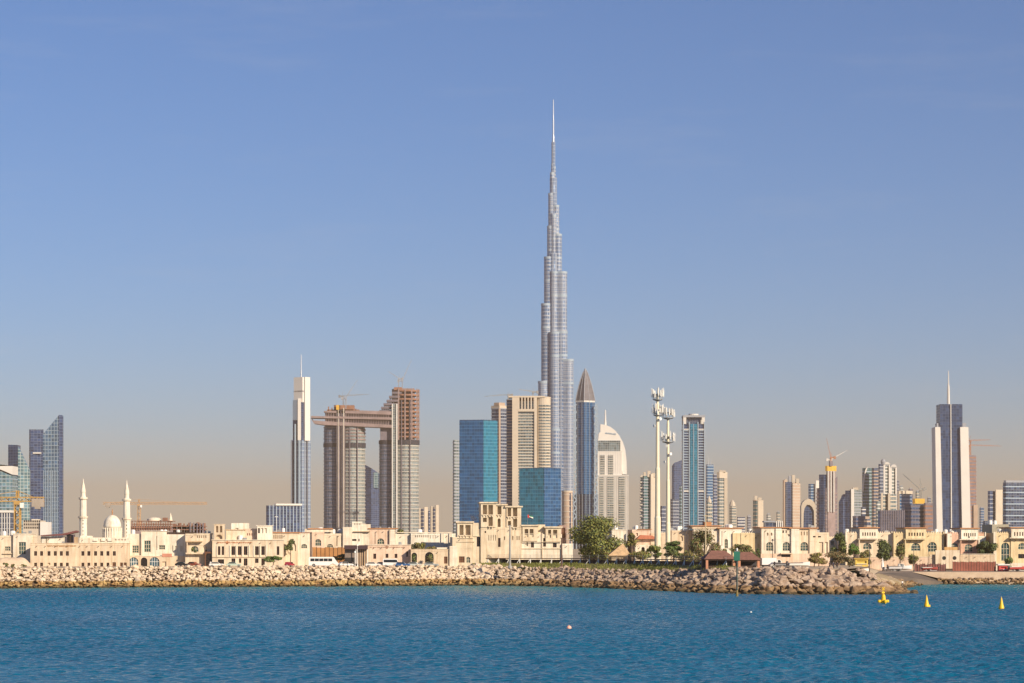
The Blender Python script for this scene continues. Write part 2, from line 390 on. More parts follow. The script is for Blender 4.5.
for i in range(len(SHORE) - 1):
    P0, P1 = shore_at(i, 0)[0], shore_at(i, 1)[0]; n = inland(i); Ls = (P1 - P0).length
    big = SHORE[i][0] >= 600
    mid = 480 <= SHORE[i][0] < 600
    base = (1.22 if SHORE[i][0] >= 700 else .92) if big else (.72 if mid else .6)
    step = base * 1.38
    for k in range(int(Ls / step)):
        f = (k + .5) * step / Ls; P, zc, w, px = shore_at(i, min(f, 1))
        sl = math.hypot(w, zc); nr = int(sl / (base * 1.25)) + 1
        for j in range(nr + 1):
            q = j / nr
            r = base * rr.choice((rr.uniform(.5, .9), rr.uniform(.8, 1.15), rr.uniform(.9, 1.6))) * (.85 if j == nr else 1)
            pos = P + n * (w * q + rr.gauss(0, .45)) + (P1 - P0).normalized() * (rr.gauss(0, .5) + (j % 2) * step * .5)
            pos.z = -.25 + (zc - .15 + .25) * q ** .92 + rr.gauss(0, .22) - r * .25
            spots.append((pos, r, px))
for i in range(1, len(SHORE) - 1):                           # fill the fan where two stretches of bank meet
    na, nb = inland(i - 1), inland(i); P, zc, w, px = shore_at(i, 0)
    if na.angle(nb) < .06: continue
    nf = int(na.angle(nb) * 11) + 1
    for k in range(nf):
        nn = na.lerp(nb, (k + .5) / nf).normalized()
        for q in (.25, .45, .6, .75, .88, 1.0, 1.1):
            pos = P + nn * (w * q + rr.gauss(0, .3)); pos.z = -.3 + (zc - .1) * min(q, 1) ** .92 + rr.gauss(0, .2)
            spots.append((pos, rr.uniform(.9, 1.5), px))
for k in range(60):                                          # loose stones down the back of the arm
    px = rr.uniform(856, 874); D = rr.uniform(590, 655)
    spots.append((Vector((X(px, D), D, 5.6 - max(0, px - 858) * .13 + rr.uniform(-.2, .2))), rr.uniform(.5, 1.1), px))
for k in range(34):                                          # low rounded end of the arm
    px = rr.uniform(893, 917); D = rr.uniform(584, 606)
    spots.append((Vector((X(px, D), D, rr.uniform(-.4, .5) + max(0, (905 - px) * .06))), rr.uniform(.6, 1.25), px))
small = []
for k in range(420):                                         # weedy stones along the quay foot and the beach
    px = rr.uniform(938, 1075); q = rr.random(); D = 722.2 + 2.6 * q
    small.append((Vector((X(px, D), D, -.3 + 2.3 * q)), rr.uniform(.3, .62), px))
for k in range(240):
    D = rr.uniform(604, 712); q = rr.random() ** .6; f = (D - 604) / 108; px = (866 + 12 * f) + ((902 - 866) - 4 * math.sin(f * 3.14) + 12 * f * f) * q
    small.append((Vector((X(px, D), D, 3.4 - 3.5 * q + rr.uniform(-.1, .25))), rr.choice((rr.uniform(.2, .4), rr.uniform(.3, .75))), px))
order = sorted([s for s in spots if s[2] >= 560], key=lambda s: -s[1] / s[0].y)
single = order[:298]; ids = set(id(s) for s in single)
def pose(s):
    return Matrix.Translation(s[0]) @ Matrix.Rotation(rr.uniform(0, 6.28), 4, 'Z') @ Matrix.Rotation(rr.gauss(0, .5), 4, 'X') @ \
           Matrix.Diagonal((s[1] * rr.uniform(.9, 1.25), s[1], s[1] * rr.uniform(.85, 1.15), 1))
for s in single:
    o = bpy.data.objects.new("boulder", rr.choice(ROCKS)); COL.objects.link(o); o.matrix_world = pose(s)
    tag(o, "large grey-brown boulder on the breakwater slope between the round green tree and the boat ramp", "boulder", "large boulders of the breakwater arm")
b = MB()
for s in spots + small:
    if id(s) in ids: continue
    M = pose(s); me = rr.choice(ROCKS)
    b.idx([tuple(M @ v.co) for v in me.vertices], [tuple(p.vertices) for p in me.polygons])
tag(b.build("rubble", ROCK), kind='stuff')
# ------------------------------------------------------------------ skyline: towers
class Tower:
    def __init__(s, name, label, xc, D, cat='skyscraper', group=None):
        s.D = D; s.s = D / F; s.xc = xc
        s.root = thing(name, label, cat, (X(xc, D), D, GZ), 0, group)
    def u(s, px): return (px - s.xc) * s.s
    def z(s, py): return 0.0 if py is None else Z(py, s.D) - GZ
    def corner(s, x0, xs, x1, kl=.8, kr=.9):                # two faces meet at xs, the edge nearest the sea
        wl = (xs - x0) * s.s; wr = (x1 - xs) * s.s
        C = (s.u(xs), 0); L = (s.u(x0), wl * kl); R = (s.u(x1), wr * kr)
        return [C, R, (R[0] + L[0] - C[0], R[1] + L[1]), L]
    def rect(s, x0, x1, y0=0, depth=None):
        d = depth or (x1 - x0) * s.s
        return [(s.u(x0), y0), (s.u(x1), y0), (s.u(x1), y0 + d), (s.u(x0), y0 + d)]
    def round(s, x0, x1, y0=0, n=20, k=1.0):
        r = (x1 - x0) / 2 * s.s; c = s.u((x0 + x1) / 2)
        return [(c + r * math.cos(2*math.pi*i/n), y0 + r*k + r * k * math.sin(2*math.pi*i/n)) for i in range(n)]
    def prism(s, name, mat, poly, yt, yb=None, smooth=False):
        zt = [s.z(q) for q in yt] if isinstance(yt, (list, tuple)) else s.z(yt)
        return MB().prism(poly, s.z(yb), zt).build(name, mat, s.root)
    def bands(s, name, mat, poly, yt, yb=None, step=4.0, h=1.3, grow=.5, skip=None):
        cx = sum(p[0] for p in poly) / len(poly); cy = sum(p[1] for p in poly) / len(poly)
        rad = max(math.hypot(p[0]-cx, p[1]-cy) for p in poly); k = 1 + grow / rad
        q = [(cx + (x-cx)*k, cy + (y-cy)*k) for x, y in poly]
        b = MB(); z = s.z(yb) + step; zt = s.z(yt)
        while z < zt + .1:
            b.prism(q, z - h, z); z += step
        return b.build(name, mat, s.root)
    def pier(s, name, mat, x0, x1, yt, yb=None, y0=-1.0, d=3.0):
        return MB().box(s.u(x0), s.u(x1), y0, y0 + d, s.z(yb), s.z(yt)).build(name, mat, s.root)
    def fins(s, name, mat, poly, edge, n, w, d, yt, yb=None, off=0):
        """slender vertical fins spread along one face"""
        p, q = Vector(poly[edge]), Vector(poly[(edge + 1) % len(poly)]); t = (q - p); L = t.length; t.normalize(); nn = Vector((t.y, -t.x))
        b = MB()
        for k in range(n):
            c = p + t * (L * (k + .5) / n)
            a1, a2 = c - t * w / 2, c + t * w / 2
            b.prism([tuple(a1 + nn * d), tuple(a2 + nn * d), tuple(a2 - nn * .2), tuple(a1 - nn * .2)], s.z(yb), s.z(yt))
        return b.build(name, mat, s.root)
    def mast(s, name, mat, px, yt, yb, r=.8, r2=.3, y0=None):
        y0 = 8 if y0 is None else y0
        return MB().tube((s.u(px), y0, s.z(yb)), (s.u(px), y0, s.z(yt)), r, r2, 8).build(name, mat, s.root)

# materials of the far city
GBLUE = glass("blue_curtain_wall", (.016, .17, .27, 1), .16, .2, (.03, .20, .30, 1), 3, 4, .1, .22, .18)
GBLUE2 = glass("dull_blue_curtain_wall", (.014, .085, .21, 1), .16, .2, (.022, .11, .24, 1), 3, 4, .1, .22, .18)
GNAVY = glass("navy_curtain_wall", (.036, .065, .145, 1), .2, .2, (.08, .11, .19, 1), 5, 4, .14, .2, .35)
GSEA = glass("pale_sea_glass", (.14, .25, .29, 1), .16, .3, (.34, .40, .40, 1), 5, 4.5, .14, .16, .3)
GGRID = glass("gridded_blue_glass", (.11, .20, .31, 1), .18, .3, (.34, .42, .48, 1), 4.5, 5, .18, .16, .2)
GGREY = glass("grey_green_glass", (.13, .175, .19, 1), .25, .25, (.27, .29, .28, 1), 4, 4, .16, .22, .35)
GDARK = glass("dark_office_glass", (.045, .070, .13, 1), .22, .2, (.10, .12, .17, 1), 4, 4, .16, .22, .4)
GTEAL = glass("teal_office_glass", (.05, .13, .15, 1), .2, .25, (.16, .22, .22, 1), 4, 4, .14, .2, .35)
GSILV = glass("silver_steel_glass", (.105, .185, .33, 1), .3, .25, (.32, .37, .45, 1), 3.4, 7, .34, .18, .14)
GFIN = glass("blue_slate_glass", (.022, .050, .125, 1), .3, .05, (.05, .08, .15, 1), 4, 4, .14, .2, .3)
SLAB = plain("pale_floor_edge", (.50, .45, .38, 1), .8, 0, .06, .05); SLABG = plain("grey_floor_edge", (.30, .32, .36, 1), .8, 0, .06, .05)
SLABW = plain("white_floor_edge", (.60, .58, .54, 1), .7, 0, .06, .05); SLABB = plain("blueish_floor_edge", (.30, .38, .46, 1), .6, 0, .06, .05)
CREAMT = plain("cream_tower_cladding", (.52, .45, .36, 1), .8, 0, .08, .05); WHITET = plain("white_tower_cladding", (.68, .65, .60, 1), .6, 0, .05, .05)
TANT = plain("tan_tower_cladding", (.44, .33, .25, 1), .8, 0, .1, .05); RUST = plain("red_brown_formwork", (.27, .14, .095, 1), .9, 0, .3, .12)
CONCT = plain("bare_tower_concrete", (.27, .205, .20, 1), .9, 0, .2, .1); MAUVE = plain("mauve_concrete", (.16, .14, .165, 1), .9, 0, .2, .1)
DKRED = plain("dark_red_netting", (.12, .06, .06, 1), .9, 0, .2, .1); STEELT = plain("tower_steel", (.50, .52, .55, 1), .35, .7, .08, .05)
ORANGE = plain("orange_netting", (.62, .36, .05, 1), .8, 0, .15, .2); BRONZE = plain("bronze_spire_panels", (.12, .115, .135, 1), .6, .2, .2, .15)

# --- far left cluster
T = Tower('glass_tower', "glass tower cut by the left edge of the photo, with a slanted white roof", 0, 3000)
p = T.rect(-16, 12, 0, 34); T.prism('shaft', GSEA, p, [464, 476, 476, 464]); T.bands('floor_edge', SLABB, p, 477, None, 9, 1.2, .5)
MB().prism(T.rect(-16, 12.4, -.6, 35), T.z(466), [T.z(462.5), T.z(474.5), T.z(474.5), T.z(462.5)]).build('roof', WHITET, T.root)
T = Tower('glass_tower', "two-toned tower, dark left face, pale glass right face with a roof sloping down right", 18, 3300)
c = T.corner(7, 18, 30, .5, .35)
T.prism('shaft', GSEA, [c[0], (c[1][0] - 2, c[1][1]), (c[1][0] - 2, c[1][1] + 6), (c[0][0], 8)], [447, 470, 470, 447])
T.prism('dark_wing', GNAVY, [(c[3][0], c[3][1]), (c[0][0] - .3, -.4), (c[0][0] - .3, 19), (c[3][0], 24)], [444.5, 445, 445, 444.5])
T = Tower('office_tower', "dark navy slab tower with one thin white line, squeezed between two sloping glass towers", 36, 3600)
p = T.corner(29, 30.5, 43, .8, .2); T.prism('shaft', GNAVY, p, 430); T.prism('parapet', GDARK, T.corner(28.8, 30.4, 43.2, .8, .2), 429.4, 430)
T.pier('sky_lobby_strip', WHITET, 33, 41, 452.4, 453.6, -1.0, 9)
T = Tower('glass_tower', "tallest glass tower of the left cluster, its gridded face rising to a sharp right peak", 58, 3200)
c = T.corner(42, 58.5, 64, .28, .9)
T.prism('gridded_wing', GGRID, [c[3], c[0], (c[0][0], 12), (c[3][0], 12)], [434, 415.5, 415.5, 434])
T.prism('side_wing', GNAVY, [(c[0][0] + .3, -.3), (c[1][0] - 3, 4), (c[1][0] - 3, 12), (c[0][0] + .3, 11)], [415, 415, 416, 416])
T.fins('edge_fin', SLABB, [c[3], c[0]], 0, 9, .5, .7, 470)
T = Tower('building', "unfinished block with white cornice at the left edge, behind the yellow crane", 4, 1500, 'building')
p = T.rect(-12, 11, 0, 16); T.prism('core', GDARK, p, 513); T.bands('floor_slab', SLABG, p, 512.5, None, 3.4, .5, .7)
T.fins('column', SLABW, p, 0, 9, .5, .6, 513); T.prism('cornice', WHITET, T.rect(-12.5, 11.5, -.8, 18), 510.3, 512.6)
T = Tower('building', "cream low-rise with rows of small windows at the foot of the gridded glass tower", 35, 1150, 'building')
p = T.rect(23, 41, 0, 12); T.prism('wall', CREAMT, p, 520.5)
b = MB()
for r_ in range(3):
    for k in range(9): b.box(T.u(24 + k*1.9), T.u(25 + k*1.9), -.12, .2, T.z(527 - r_*0 - 3.2*r_ + 1.6), T.z(525.4 - 3.2*r_ + 1.2))
b.build('window', DARKPANE, T.root); T.prism('stair_tower', WHITET, T.rect(40.5, 48, -1, 10), 522); T.prism('lift_house', PALE, T.rect(31, 37.5, 1, 6), 519.2, 520.4)

# --- pale stepped tower with mast
T = Tower('skyscraper', "slim white and steel stepped skyscraper with a thin mast, left of the linked twin towers", 300, 4300)
p = T.corner(290.3, 302, 310, .6, .8)
T.prism('lower_shaft', GSILV, p, 440); T.bands('floor_edge', SLABB, p, 440, 526, 8, 1.2, .4)
T.prism('middle_shaft', GNAVY, T.corner(292.3, 301.5, 309.3, .6, .8), 402, 440)
T.prism('white_flank', WHITET, T.corner(303.6, 305, 309.8, .9, .8), 377, 440.5)
T.prism('crown', WHITET, T.corner(293.3, 302.5, 309.4, .6, .8), 377, 402.2); T.prism('roof_deck', SLABG, T.corner(293, 302.5, 309.9, .6, .8), 390.5, 391.8)
T.prism('shoulder', SLABB, T.corner(292.5, 297, 301, .6, .8), 400, 420)
for a, c_, y, yb_, mt in ((297.8, 301, 398.5, 440.2, WHITET), (298.6, 300.4, 440.2, 530, SLABB), (294.6, 296, 424, 530, SLABB)):
    MB().box(T.u(a), T.u(c_), -1.5, 10, T.z(yb_), T.z(y)).build('vertical_fin', mt, T.root)
for a in (291.2, 304.5, 307.2): MB().box(T.u(a), T.u(a + .7), T.u(310) * .0 + 2.0 if a < 300 else 3.0, 14, T.z(530), T.z(440.5)).build('vertical_fin', STEELT, T.root)
T.mast('mast', STEELT, 300.6, 354, 378, 1.3, .5, 12)
T = Tower('office_building', "low dark blue glass block with a white roof edge, left of the slim white skyscraper", 284, 3500, 'building')
p = T.corner(266, 268, 301, .8, .25); T.prism('shaft', GNAVY, p, 505.5); T.prism('roof_edge', WHITET, T.corner(274, 276, 301.5, .8, .25), 503.6, 505.4)
T.fins('fin', SLABB, p, 0, 10, 1.2, .8, 505)

# --- linked twin towers under construction
T = Tower('construction_tower', "pair of unfinished towers joined near the top by an overhanging sky bridge", 364, 4000)
def half_tower(x0, xm, x1, ytop, ymech):
    a = T.round(x0, xm + 3, 4, 22, .9); c2 = T.round(xm, x1, -3, 24, 1.0)
    T.prism('dark_wing', glass('shaded_site_glass', (.12, .155, .23, 1), .3, .1, (.05, .06, .09, 1), 4, 4.2, .2, .2, .35), a, ytop); T.bands('floor_edge', plain('shaded_floor_edge', (.19, .185, .22, 1)), a, ytop, None, 6.2, 1.7, .6)  # shaded half: its darker tone is put into glass and floor-edge colour
    T.prism('lit_wing', glass('sunlit_site_glass', (.21, .25, .26, 1), .3, .1, (.30, .31, .29, 1), 4, 4.2, .2, .2, .3), c2, ytop); T.bands('floor_edge', plain('sunlit_floor_edge', (.43, .41, .37, 1)), c2, ymech + 2.4, None, 6.2, 1.7, .9)  # sunlit half: the light on it is put into paler glass and floor edges
    PF = plain('open_plant_floor', (.035, .035, .05, 1)); T.bands('plant_floor', PF, c2, ymech - .4, ymech + 4.6, 8, 7.6, 1.4); T.bands('plant_floor', PF, a, ymech - .4, ymech + 4.2, 7, 6.4, 1.0)
    T.bands('bare_floor', CONCT, c2, ytop + 1, ymech - 1, 5.5, 2.0, 1.2) if ytop < ymech - 4 else None
    return a, c2
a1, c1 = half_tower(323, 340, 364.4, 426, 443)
b = MB(); b.box(T.u(336.8), T.u(340.4), -5, 6, 0, T.z(410)); b.box(T.u(341.8), T.u(345.2), -5, 6, 0, T.z(410)); b.build('hoist_core', MAUVE, T.root)
T.pier('hoist_rail', SLAB, 343.4, 344.4, 408, None, -6.4, 2); T.pier('hoist_rail', SLAB, 338.2, 338.9, 408, None, -6.4, 2)
for xa, xb in ((349.6, 350.4), (357.2, 357.9)): T.pier('mast_climber', MAUVE, xa, xb, 428, None, -4.2, 2.5)
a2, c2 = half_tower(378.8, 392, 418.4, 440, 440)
b = MB(); b.box(T.u(392), T.u(393.2), -6, 6, 0, T.z(404)); b.box(T.u(396.2), T.u(397.6), -6, 6, 0, T.z(404)); b.build('hoist_rail', SLABW, T.root)
T.pier('hoist_core', GGREY, 393.2, 396.2, 404, None, -4, 9)
for xa, xb in ((401.4, 402.2), (409.8, 410.6)): T.pier('mast_climber', MAUVE, xa, xb, 400, None, -4.4, 2.5)
T.bands('bare_floor', RUST, c2, 389, 440, 7, 2.6, .5); b = MB()
for k in range(13):
    i = (k * 2 + 12) % 24; x, y = c2[i]; b.box(x - 1.1, x + 1.1, y - 1.1, y + 1.1, T.z(440), T.z(388.5))
b.build('bare_column', CONCT, T.root); T.prism('bare_core', CONCT, T.rect(394, 414, 8, 18), 388, 440)
b = MB()
for k, (xa, xb, yt) in enumerate(((379.3, 398, 409), (381, 398, 405.5), (383.5, 398, 402), (386.5, 398, 398.5), (389, 400, 394.5), (392, 402, 390.5))):
    b.box(T.u(xa), T.u(xb), -1, 22, T.z(yt + 3.3), T.z(yt + 1.2))
    for q in range(4): b.box(T.u(xa + .6 + q * 2), T.u(xa + 1.2 + q * 2), 0, 20, T.z(yt + 7), T.z(yt + 3.0))
b.box(T.u(380), T.u(397), 3, 20, T.z(440), T.z(410)); b.build('stepped_shoulder', MAUVE, T.root)
b = MB()                                                     # bridge: three stacked decks with a tapering cantilever
b.xz([(T.u(311), T.z(418)), (T.u(314), T.z(423.5)), (T.u(323), T.z(425)), (T.u(392), T.z(428)), (T.u(392), T.z(425)), (T.u(325), T.z(421.4)), (T.u(313), T.z(420.5))], -6, 26)
b.xz([(T.u(311), T.z(416.2)), (T.u(311.3), T.z(418)), (T.u(392), T.z(420)), (T.u(392), T.z(417.6))], -6.5, 26.5)
b.xz([(T.u(324), T.z(411)), (T.u(324), T.z(412.6)), (T.u(392), T.z(415)), (T.u(392), T.z(411.5)), (T.u(362), T.z(410.6))], -5, 25)
b.build('sky_bridge', CONCT, T.root)
b = MB(); b.box(T.u(325), T.u(391), 0, 20, T.z(426), T.z(412)); b.build('bridge_infill', MAUVE, T.root)
b = MB()
for k in range(26): b.box(T.u(326 + k * 2.5), T.u(326.6 + k * 2.5), -4, -2.6, T.z(425), T.z(412))
b.build('bridge_column', CONCT, T.root)
b = MB(); b.box(T.u(327), T.u(359), 0, 22, T.z(411), T.z(409.5)); b.box(T.u(334), T.u(354), -2, 18, T.z(409.5), T.z(405.2))
for k in range(9): b.box(T.u(328 + k*3.4), T.u(329 + k*3.4), 0, 3, T.z(412), T.z(406.5 + (k % 3)))
b.build('roof_formwork', RUST, T.root); T.pier('net_panel', ORANGE, 336.5, 339.5, 405.2, 410, -7, 1.5)
b = MB(); b.box(T.u(394), T.u(402), 0, 10, T.z(390), T.z(387.2)); b.build('roof_formwork', RUST, T.root)

def luffing_crane(label, px, yb, yt, tipx, tipy, D, mat, r=1.0, yo=0):
    s = D / F; t = thing('tower_crane', label, 'crane', (X(px, D), D + yo, Z(yb, D)), 0, 'cranes on the skyline')
    H = (yb - yt) * s
    b = MB()
    for a, c in ((-1, -1), (1, -1), (1, 1), (-1, 1)): b.tube((a*r, c*r, 0), (a*r, c*r, H), .32, n=4)
    k = 0
    while k * 2 * r < H - 2 * r: b.tube((-r, -r, k*2*r), (r, -r, (k+1)*2*r), .2, n=4); b.tube((r, r, k*2*r), (-r, r, (k+1)*2*r), .2, n=4); k += 1
    b.build('mast', mat, t)
    tip = Vector(((tipx - px) * s, -2, (yb - tipy) * s)); base = Vector((0, -1, H))
    b = MB(); b.tube(base + Vector((0, 0, .8)), tip, .42, .3, 4); b.tube(base - Vector((0, 0, .8)), tip, .42, .3, 4)
    n = 9
    for k in range(n): f = k / n; q = base.lerp(tip, f); w = .8 * (1 - f); b.tube(q + Vector((0, 0, w)), base.lerp(tip, f + .5/n) - Vector((0, 0, w)), .22, n=4)
    b.build('jib', mat, t)
    sg = -1 if tipx > px else 1
    b = MB(); b.box(sg * 1, sg * 6, -1.5, 1.5, H - 1.5, H + .3); b.box(sg * 5, sg * 8, -2, 2, H - 3, H + 1.2); b.build('counterweight', mat, t)
    MB().box(-1.2, 1.2, -3, -1, H - 2.5, H).build('cab', mat, t); MB().tube((sg * 2, 0, H), tuple(Vector((0, 0, H + min(8, (yb-tipy)*s*.4)))), .3, n=4).build('apex_frame', mat, t)
    return t
luffing_crane("grey luffing crane on the lower left roof of the linked twin towers, jib raised right", 346, 409, 398, 358, 380, 3990, SLABG, .8, -5)
luffing_crane("small grey crane beside the luffing one on the lower left twin tower, jib almost level", 343, 408, 395.5, 369, 394, 4010, STEEL, .9, 8)
luffing_crane("pale luffing crane on the taller right twin tower, jib leaning left", 398.5, 388, 378, 388, 371, 4000, SLABG, .6, 6)
luffing_crane("short pale crane on the taller right twin tower with its jib up to the right", 402, 388, 380, 411.5, 358.5, 4010, SLABG, .5, 12)

T = Tower('glass_tower', "dark blue glass tower with a slanted top seen through the gap of the twin towers", 371, 4700)
p = T.corner(362, 371, 380, .6, .6); T.prism('shaft', GNAVY, p, [468, 474, 468, 463])
MB().box(T.u(373.5), T.u(378.2), 2, 8, T.z(488), T.z(472.5)).build('glazed_bay', GSEA, T.root)
for lab, xs, yt in (("left one of two tiny cream and blue towers right of the twin towers", (418.5, 423, 427.5), 507), ("right one of two tiny towers right of the twin towers, with a cream flank", (430.5, 434.5, 438.5), 505)):
    T = Tower('residential_tower', lab, xs[1], 5200); p = T.corner(*xs, .6, .8); T.prism('shaft', GNAVY, p, yt + 2)
    T.prism('flank', CREAMT, T.corner(xs[1] + .5, xs[1] + 1.5, xs[2] + .3, .6, .8), yt); T.prism('flank', CREAMT, T.corner(xs[0] - .3, xs[0] + 1, xs[0] + 2, .6, .8), yt + 1.2)
    T.bands('floor_edge', SLAB, p, yt + 2, None, 8, 2, .3)
T = Tower('residential_tower', "small mauve tower between the two tiny cream towers", 429, 5350); T.prism('shaft', GNAVY, T.corner(426.5, 429, 432.5), 511); T.bands('floor_edge', SLABG, T.corner(426.5, 429, 432.5), 511, None, 8, 2, .4)

# --- blue glass boxes and their neighbours
T = Tower('office_tower', "taller of the two plain blue glass boxes, left of the cream residential tower", 483, 2800)
c = T.corner(459.3, 483.5, 497.4, .16, .75); T.prism('left_wing', GBLUE2, [c[3], (c[0][0] - .2, c[0][1]), (c[0][0] - .2, 30), (c[3][0], 32)], 420.3)  # left face darker, right face lighter: face shading put into the glass colour
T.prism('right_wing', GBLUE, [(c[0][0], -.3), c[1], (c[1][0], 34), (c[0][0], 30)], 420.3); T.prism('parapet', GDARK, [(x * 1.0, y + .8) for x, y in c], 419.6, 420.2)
T = Tower('residential_tower', "pale grey sliver of a tower behind the left edge of the taller blue glass box", 457, 3300)
p = T.corner(453, 454.5, 462); T.prism('shaft', GGREY, p, 440); T.bands('floor_edge', SLABG, p, 440, None, 4.5, 1.6, .8)
T = Tower('residential_tower', "grey brown tower with a cream cap, between the blue box and the cream residential tower", 499, 3700)
p = T.corner(491.5, 499.5, 508, .7, .7); T.prism('shaft', GDARK, p, 408); T.bands('floor_edge', SLABG, p, 408, None, 5.2, 1.5, .8)
T.prism('cap', CREAMT, T.corner(491, 499.5, 508.5, .7, .7), 405.5, 408); T.prism('plant_room', TANT, T.corner(494, 499, 505, .7, .7), 402.5, 405.5)
T.pier('corner_pier', TANT, 498.8, 500.6, 408, None, -1.5, 4); T.pier('corner_pier', MAUVE, 491.8, 492.8, 408, None, 10, 4)
T = Tower('residential_tower', "large cream residential tower with a red-columned crown and rounded wing, before the tallest tower", 526, 3400)
p = T.rect(513, 536, 3, 30); T.prism('shaft', GGREY, p, 401); T.bands('balcony_stack', SLAB, T.rect(518, 534.6, 2.5, 26), 411, None, 4.2, 1.3, 1.0)
T.pier('corner_pier', CREAMT, 512.2, 518.2, 397.5, None, 0, 12); T.pier('corner_pier', CREAMT, 534.3, 537, 397.5, None, 0, 12)
a = T.round(535.5, 550.8, 1, 22, 1.0); T.prism('rounded_wing', CREAMT, a, 397.6); T.bands('balcony_stack', GGREY, T.round(536.8, 550.6, .2, 22, 1.0), 403, None, 4.2, 1.7, .2)
T.prism('wing_cap', CREAMT, T.round(535.2, 551.1, .6, 22, 1.0), 396.6, 397.6)
T.prism('left_wing', GDARK, T.rect(506.6, 512.4, 10, 20), 399); T.bands('balcony_stack', TANT, T.rect(506.6, 512.4, 10, 20), 399, None, 4.2, 1.5, .8)
T.prism('roof_slab', CREAMT, T.rect(508.5, 545, 0, 32), 395.8, 397.4); T.prism('crown_recess', RUST, T.rect(517.5, 534.6, 6, 10), 397.4, 409)
for k in range(6): T.pier('crown_column', CREAMT, 518.2 + k * 3.1, 519.5 + k * 3.1, 397.4, 409.5, 0.2, 3)
T.pier('crown_sill', CREAMT, 518, 534.5, 409, 411.5, -.2, 6)
T = Tower('office_tower', "shorter plain blue glass box standing in front of the cream residential tower", 544, 2600)
c = T.corner(519.3, 544.2, 561, .5, .3); T.prism('left_wing', GBLUE, [c[3], (c[0][0] - .2, c[0][1]), (c[0][0] - .2, 30), (c[3][0], 36)], 468.2)  # left face teal, right face darker: reflection tones put into the glass colour
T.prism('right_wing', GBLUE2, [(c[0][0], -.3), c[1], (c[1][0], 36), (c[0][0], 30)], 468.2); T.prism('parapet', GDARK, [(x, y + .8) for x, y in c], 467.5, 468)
luffing_crane("thin grey crane on the roof of the cream residential tower", 533, 397, 391, 519, 389, 3420, STEEL, .7, 12)
luffing_crane("faint crane behind the grey brown tower, jib pointing left", 508, 403, 394, 484, 396, 3720, STEEL, .7, 12)

# --- the very tall stepped tower
T = Tower('tallest_skyscraper', "tallest tower of the skyline, silver, stepping back in tiers to a needle spire", 553.6, 4600)
cx0 = 553.6
BURJB = plain('burnished_spandrel', (.36, .385, .43, 1), .45, .2, .05, .05)
def tier(ang, edge, ytop, r):
    """a round-nosed bay of one wing, reaching edge px from the axis"""
    R = r * T.s; d = edge * T.s - R; a = math.radians(ang)
    cx, cy = math.cos(a) * d, math.sin(a) * d + 24
    n = 20; nose = [(cx + R * math.cos(a - math.pi/2 + math.pi*i/n), cy + R * math.sin(a - math.pi/2 + math.pi*i/n)) for i in range(n + 1)]
    back = [(R * math.cos(a + math.pi/2), 24 + R * math.sin(a + math.pi/2)), (R * math.cos(a - math.pi/2), 24 + R * math.sin(a - math.pi/2))]
    poly = nose + back
    # one skin that steps out to a steel spandrel every other storey
    z1 = T.z(ytop); lev = [(1.0, 0.0)]; z = z1 - 7.5 * int(min(z1 - 8, 250 * T.s) / 7.5)
    gx, gy = math.cos(a) * d * .5, 24 + math.sin(a) * d * .5; kk = 1 + .55 / (edge * T.s)
    while z < z1 - 2: lev += [(1.0, z), (kk, z + .02), (kk, z + 1.5), (1.0, z + 1.52)]; z += 7.5
    lev.append((1.0, z1)); b = MB(); n_ = len(poly); V_ = []
    for k, zz in lev: V_ += [(gx + (x - gx) * k, gy + (yy - gy) * k, zz) for x, yy in poly]
    fs = [(l*n_+i, l*n_+(i+1) % n_, (l+1)*n_+(i+1) % n_, (l+1)*n_+i) for l in range(len(lev) - 1) for i in range(n_)]
    b.idx(V_, fs + [tuple(range((len(lev)-1)*n_, len(lev)*n_))])
    b.m = [1 if (q < len(fs) and lev[q // n_][0] > 1 and lev[q // n_ + 1][0] > 1) else 0 for q in range(len(b.f))]
    o = b.build('wing_tier', [GSILV, BURJB], T.root)
    for y in (ytop + .9, ytop + 24):
        if y < 520: MB().prism([(x * 1.02, 24 + (yy - 24) * 1.02) for x, yy in poly], T.z(y), T.z(y) + 4.5).build('plant_band', SLABB, o)
    return o
for e, y, r in ((2.2, 163, 1.5), (3.4, 172, 2.0), (5.2, 193, 3.0), (6.4, 226, 3.6), (9.6, 257, 4.6), (12.6, 304, 5.2), (15.8, 382, 5.2)):
    tier(197, e, y, r)
for e, y, r in ((2.4, 166, 1.5), (6.0, 205, 3.2), (8.6, 234, 4.2), (14.0, 272, 5.2), (14.3, 332, 5.6), (20.6, 360, 5.0)):
    tier(-16, e, y, r)
for e, y, r in ((3, 180, 1.8), (5.5, 215, 2.6), (8.5, 272, 4.0), (12.5, 333, 4.8), (16, 430, 5.2)):
    tier(-84, e, y, r)
cc = lambda r_: [(r_ * T.s * math.cos(2*math.pi*i/16), 24 + r_ * T.s * math.sin(2*math.pi*i/16)) for i in range(16)]
T.prism('core', GSILV, cc(6.4), 252); T.prism('core', GSILV, cc(4.9), 212); T.prism('core', GSILV, cc(3.6), 176); T.prism('core', GSILV, cc(1.9), 140)
MB().lathe([(1.35*T.s, T.z(142)), (1.2*T.s, T.z(136)), (.85*T.s, T.z(133)), (.75*T.s, T.z(118)), (.5*T.s, T.z(112)), (.4*T.s, T.z(97.5))], 12, 0, 24).build('spire', STEELT, T.root)

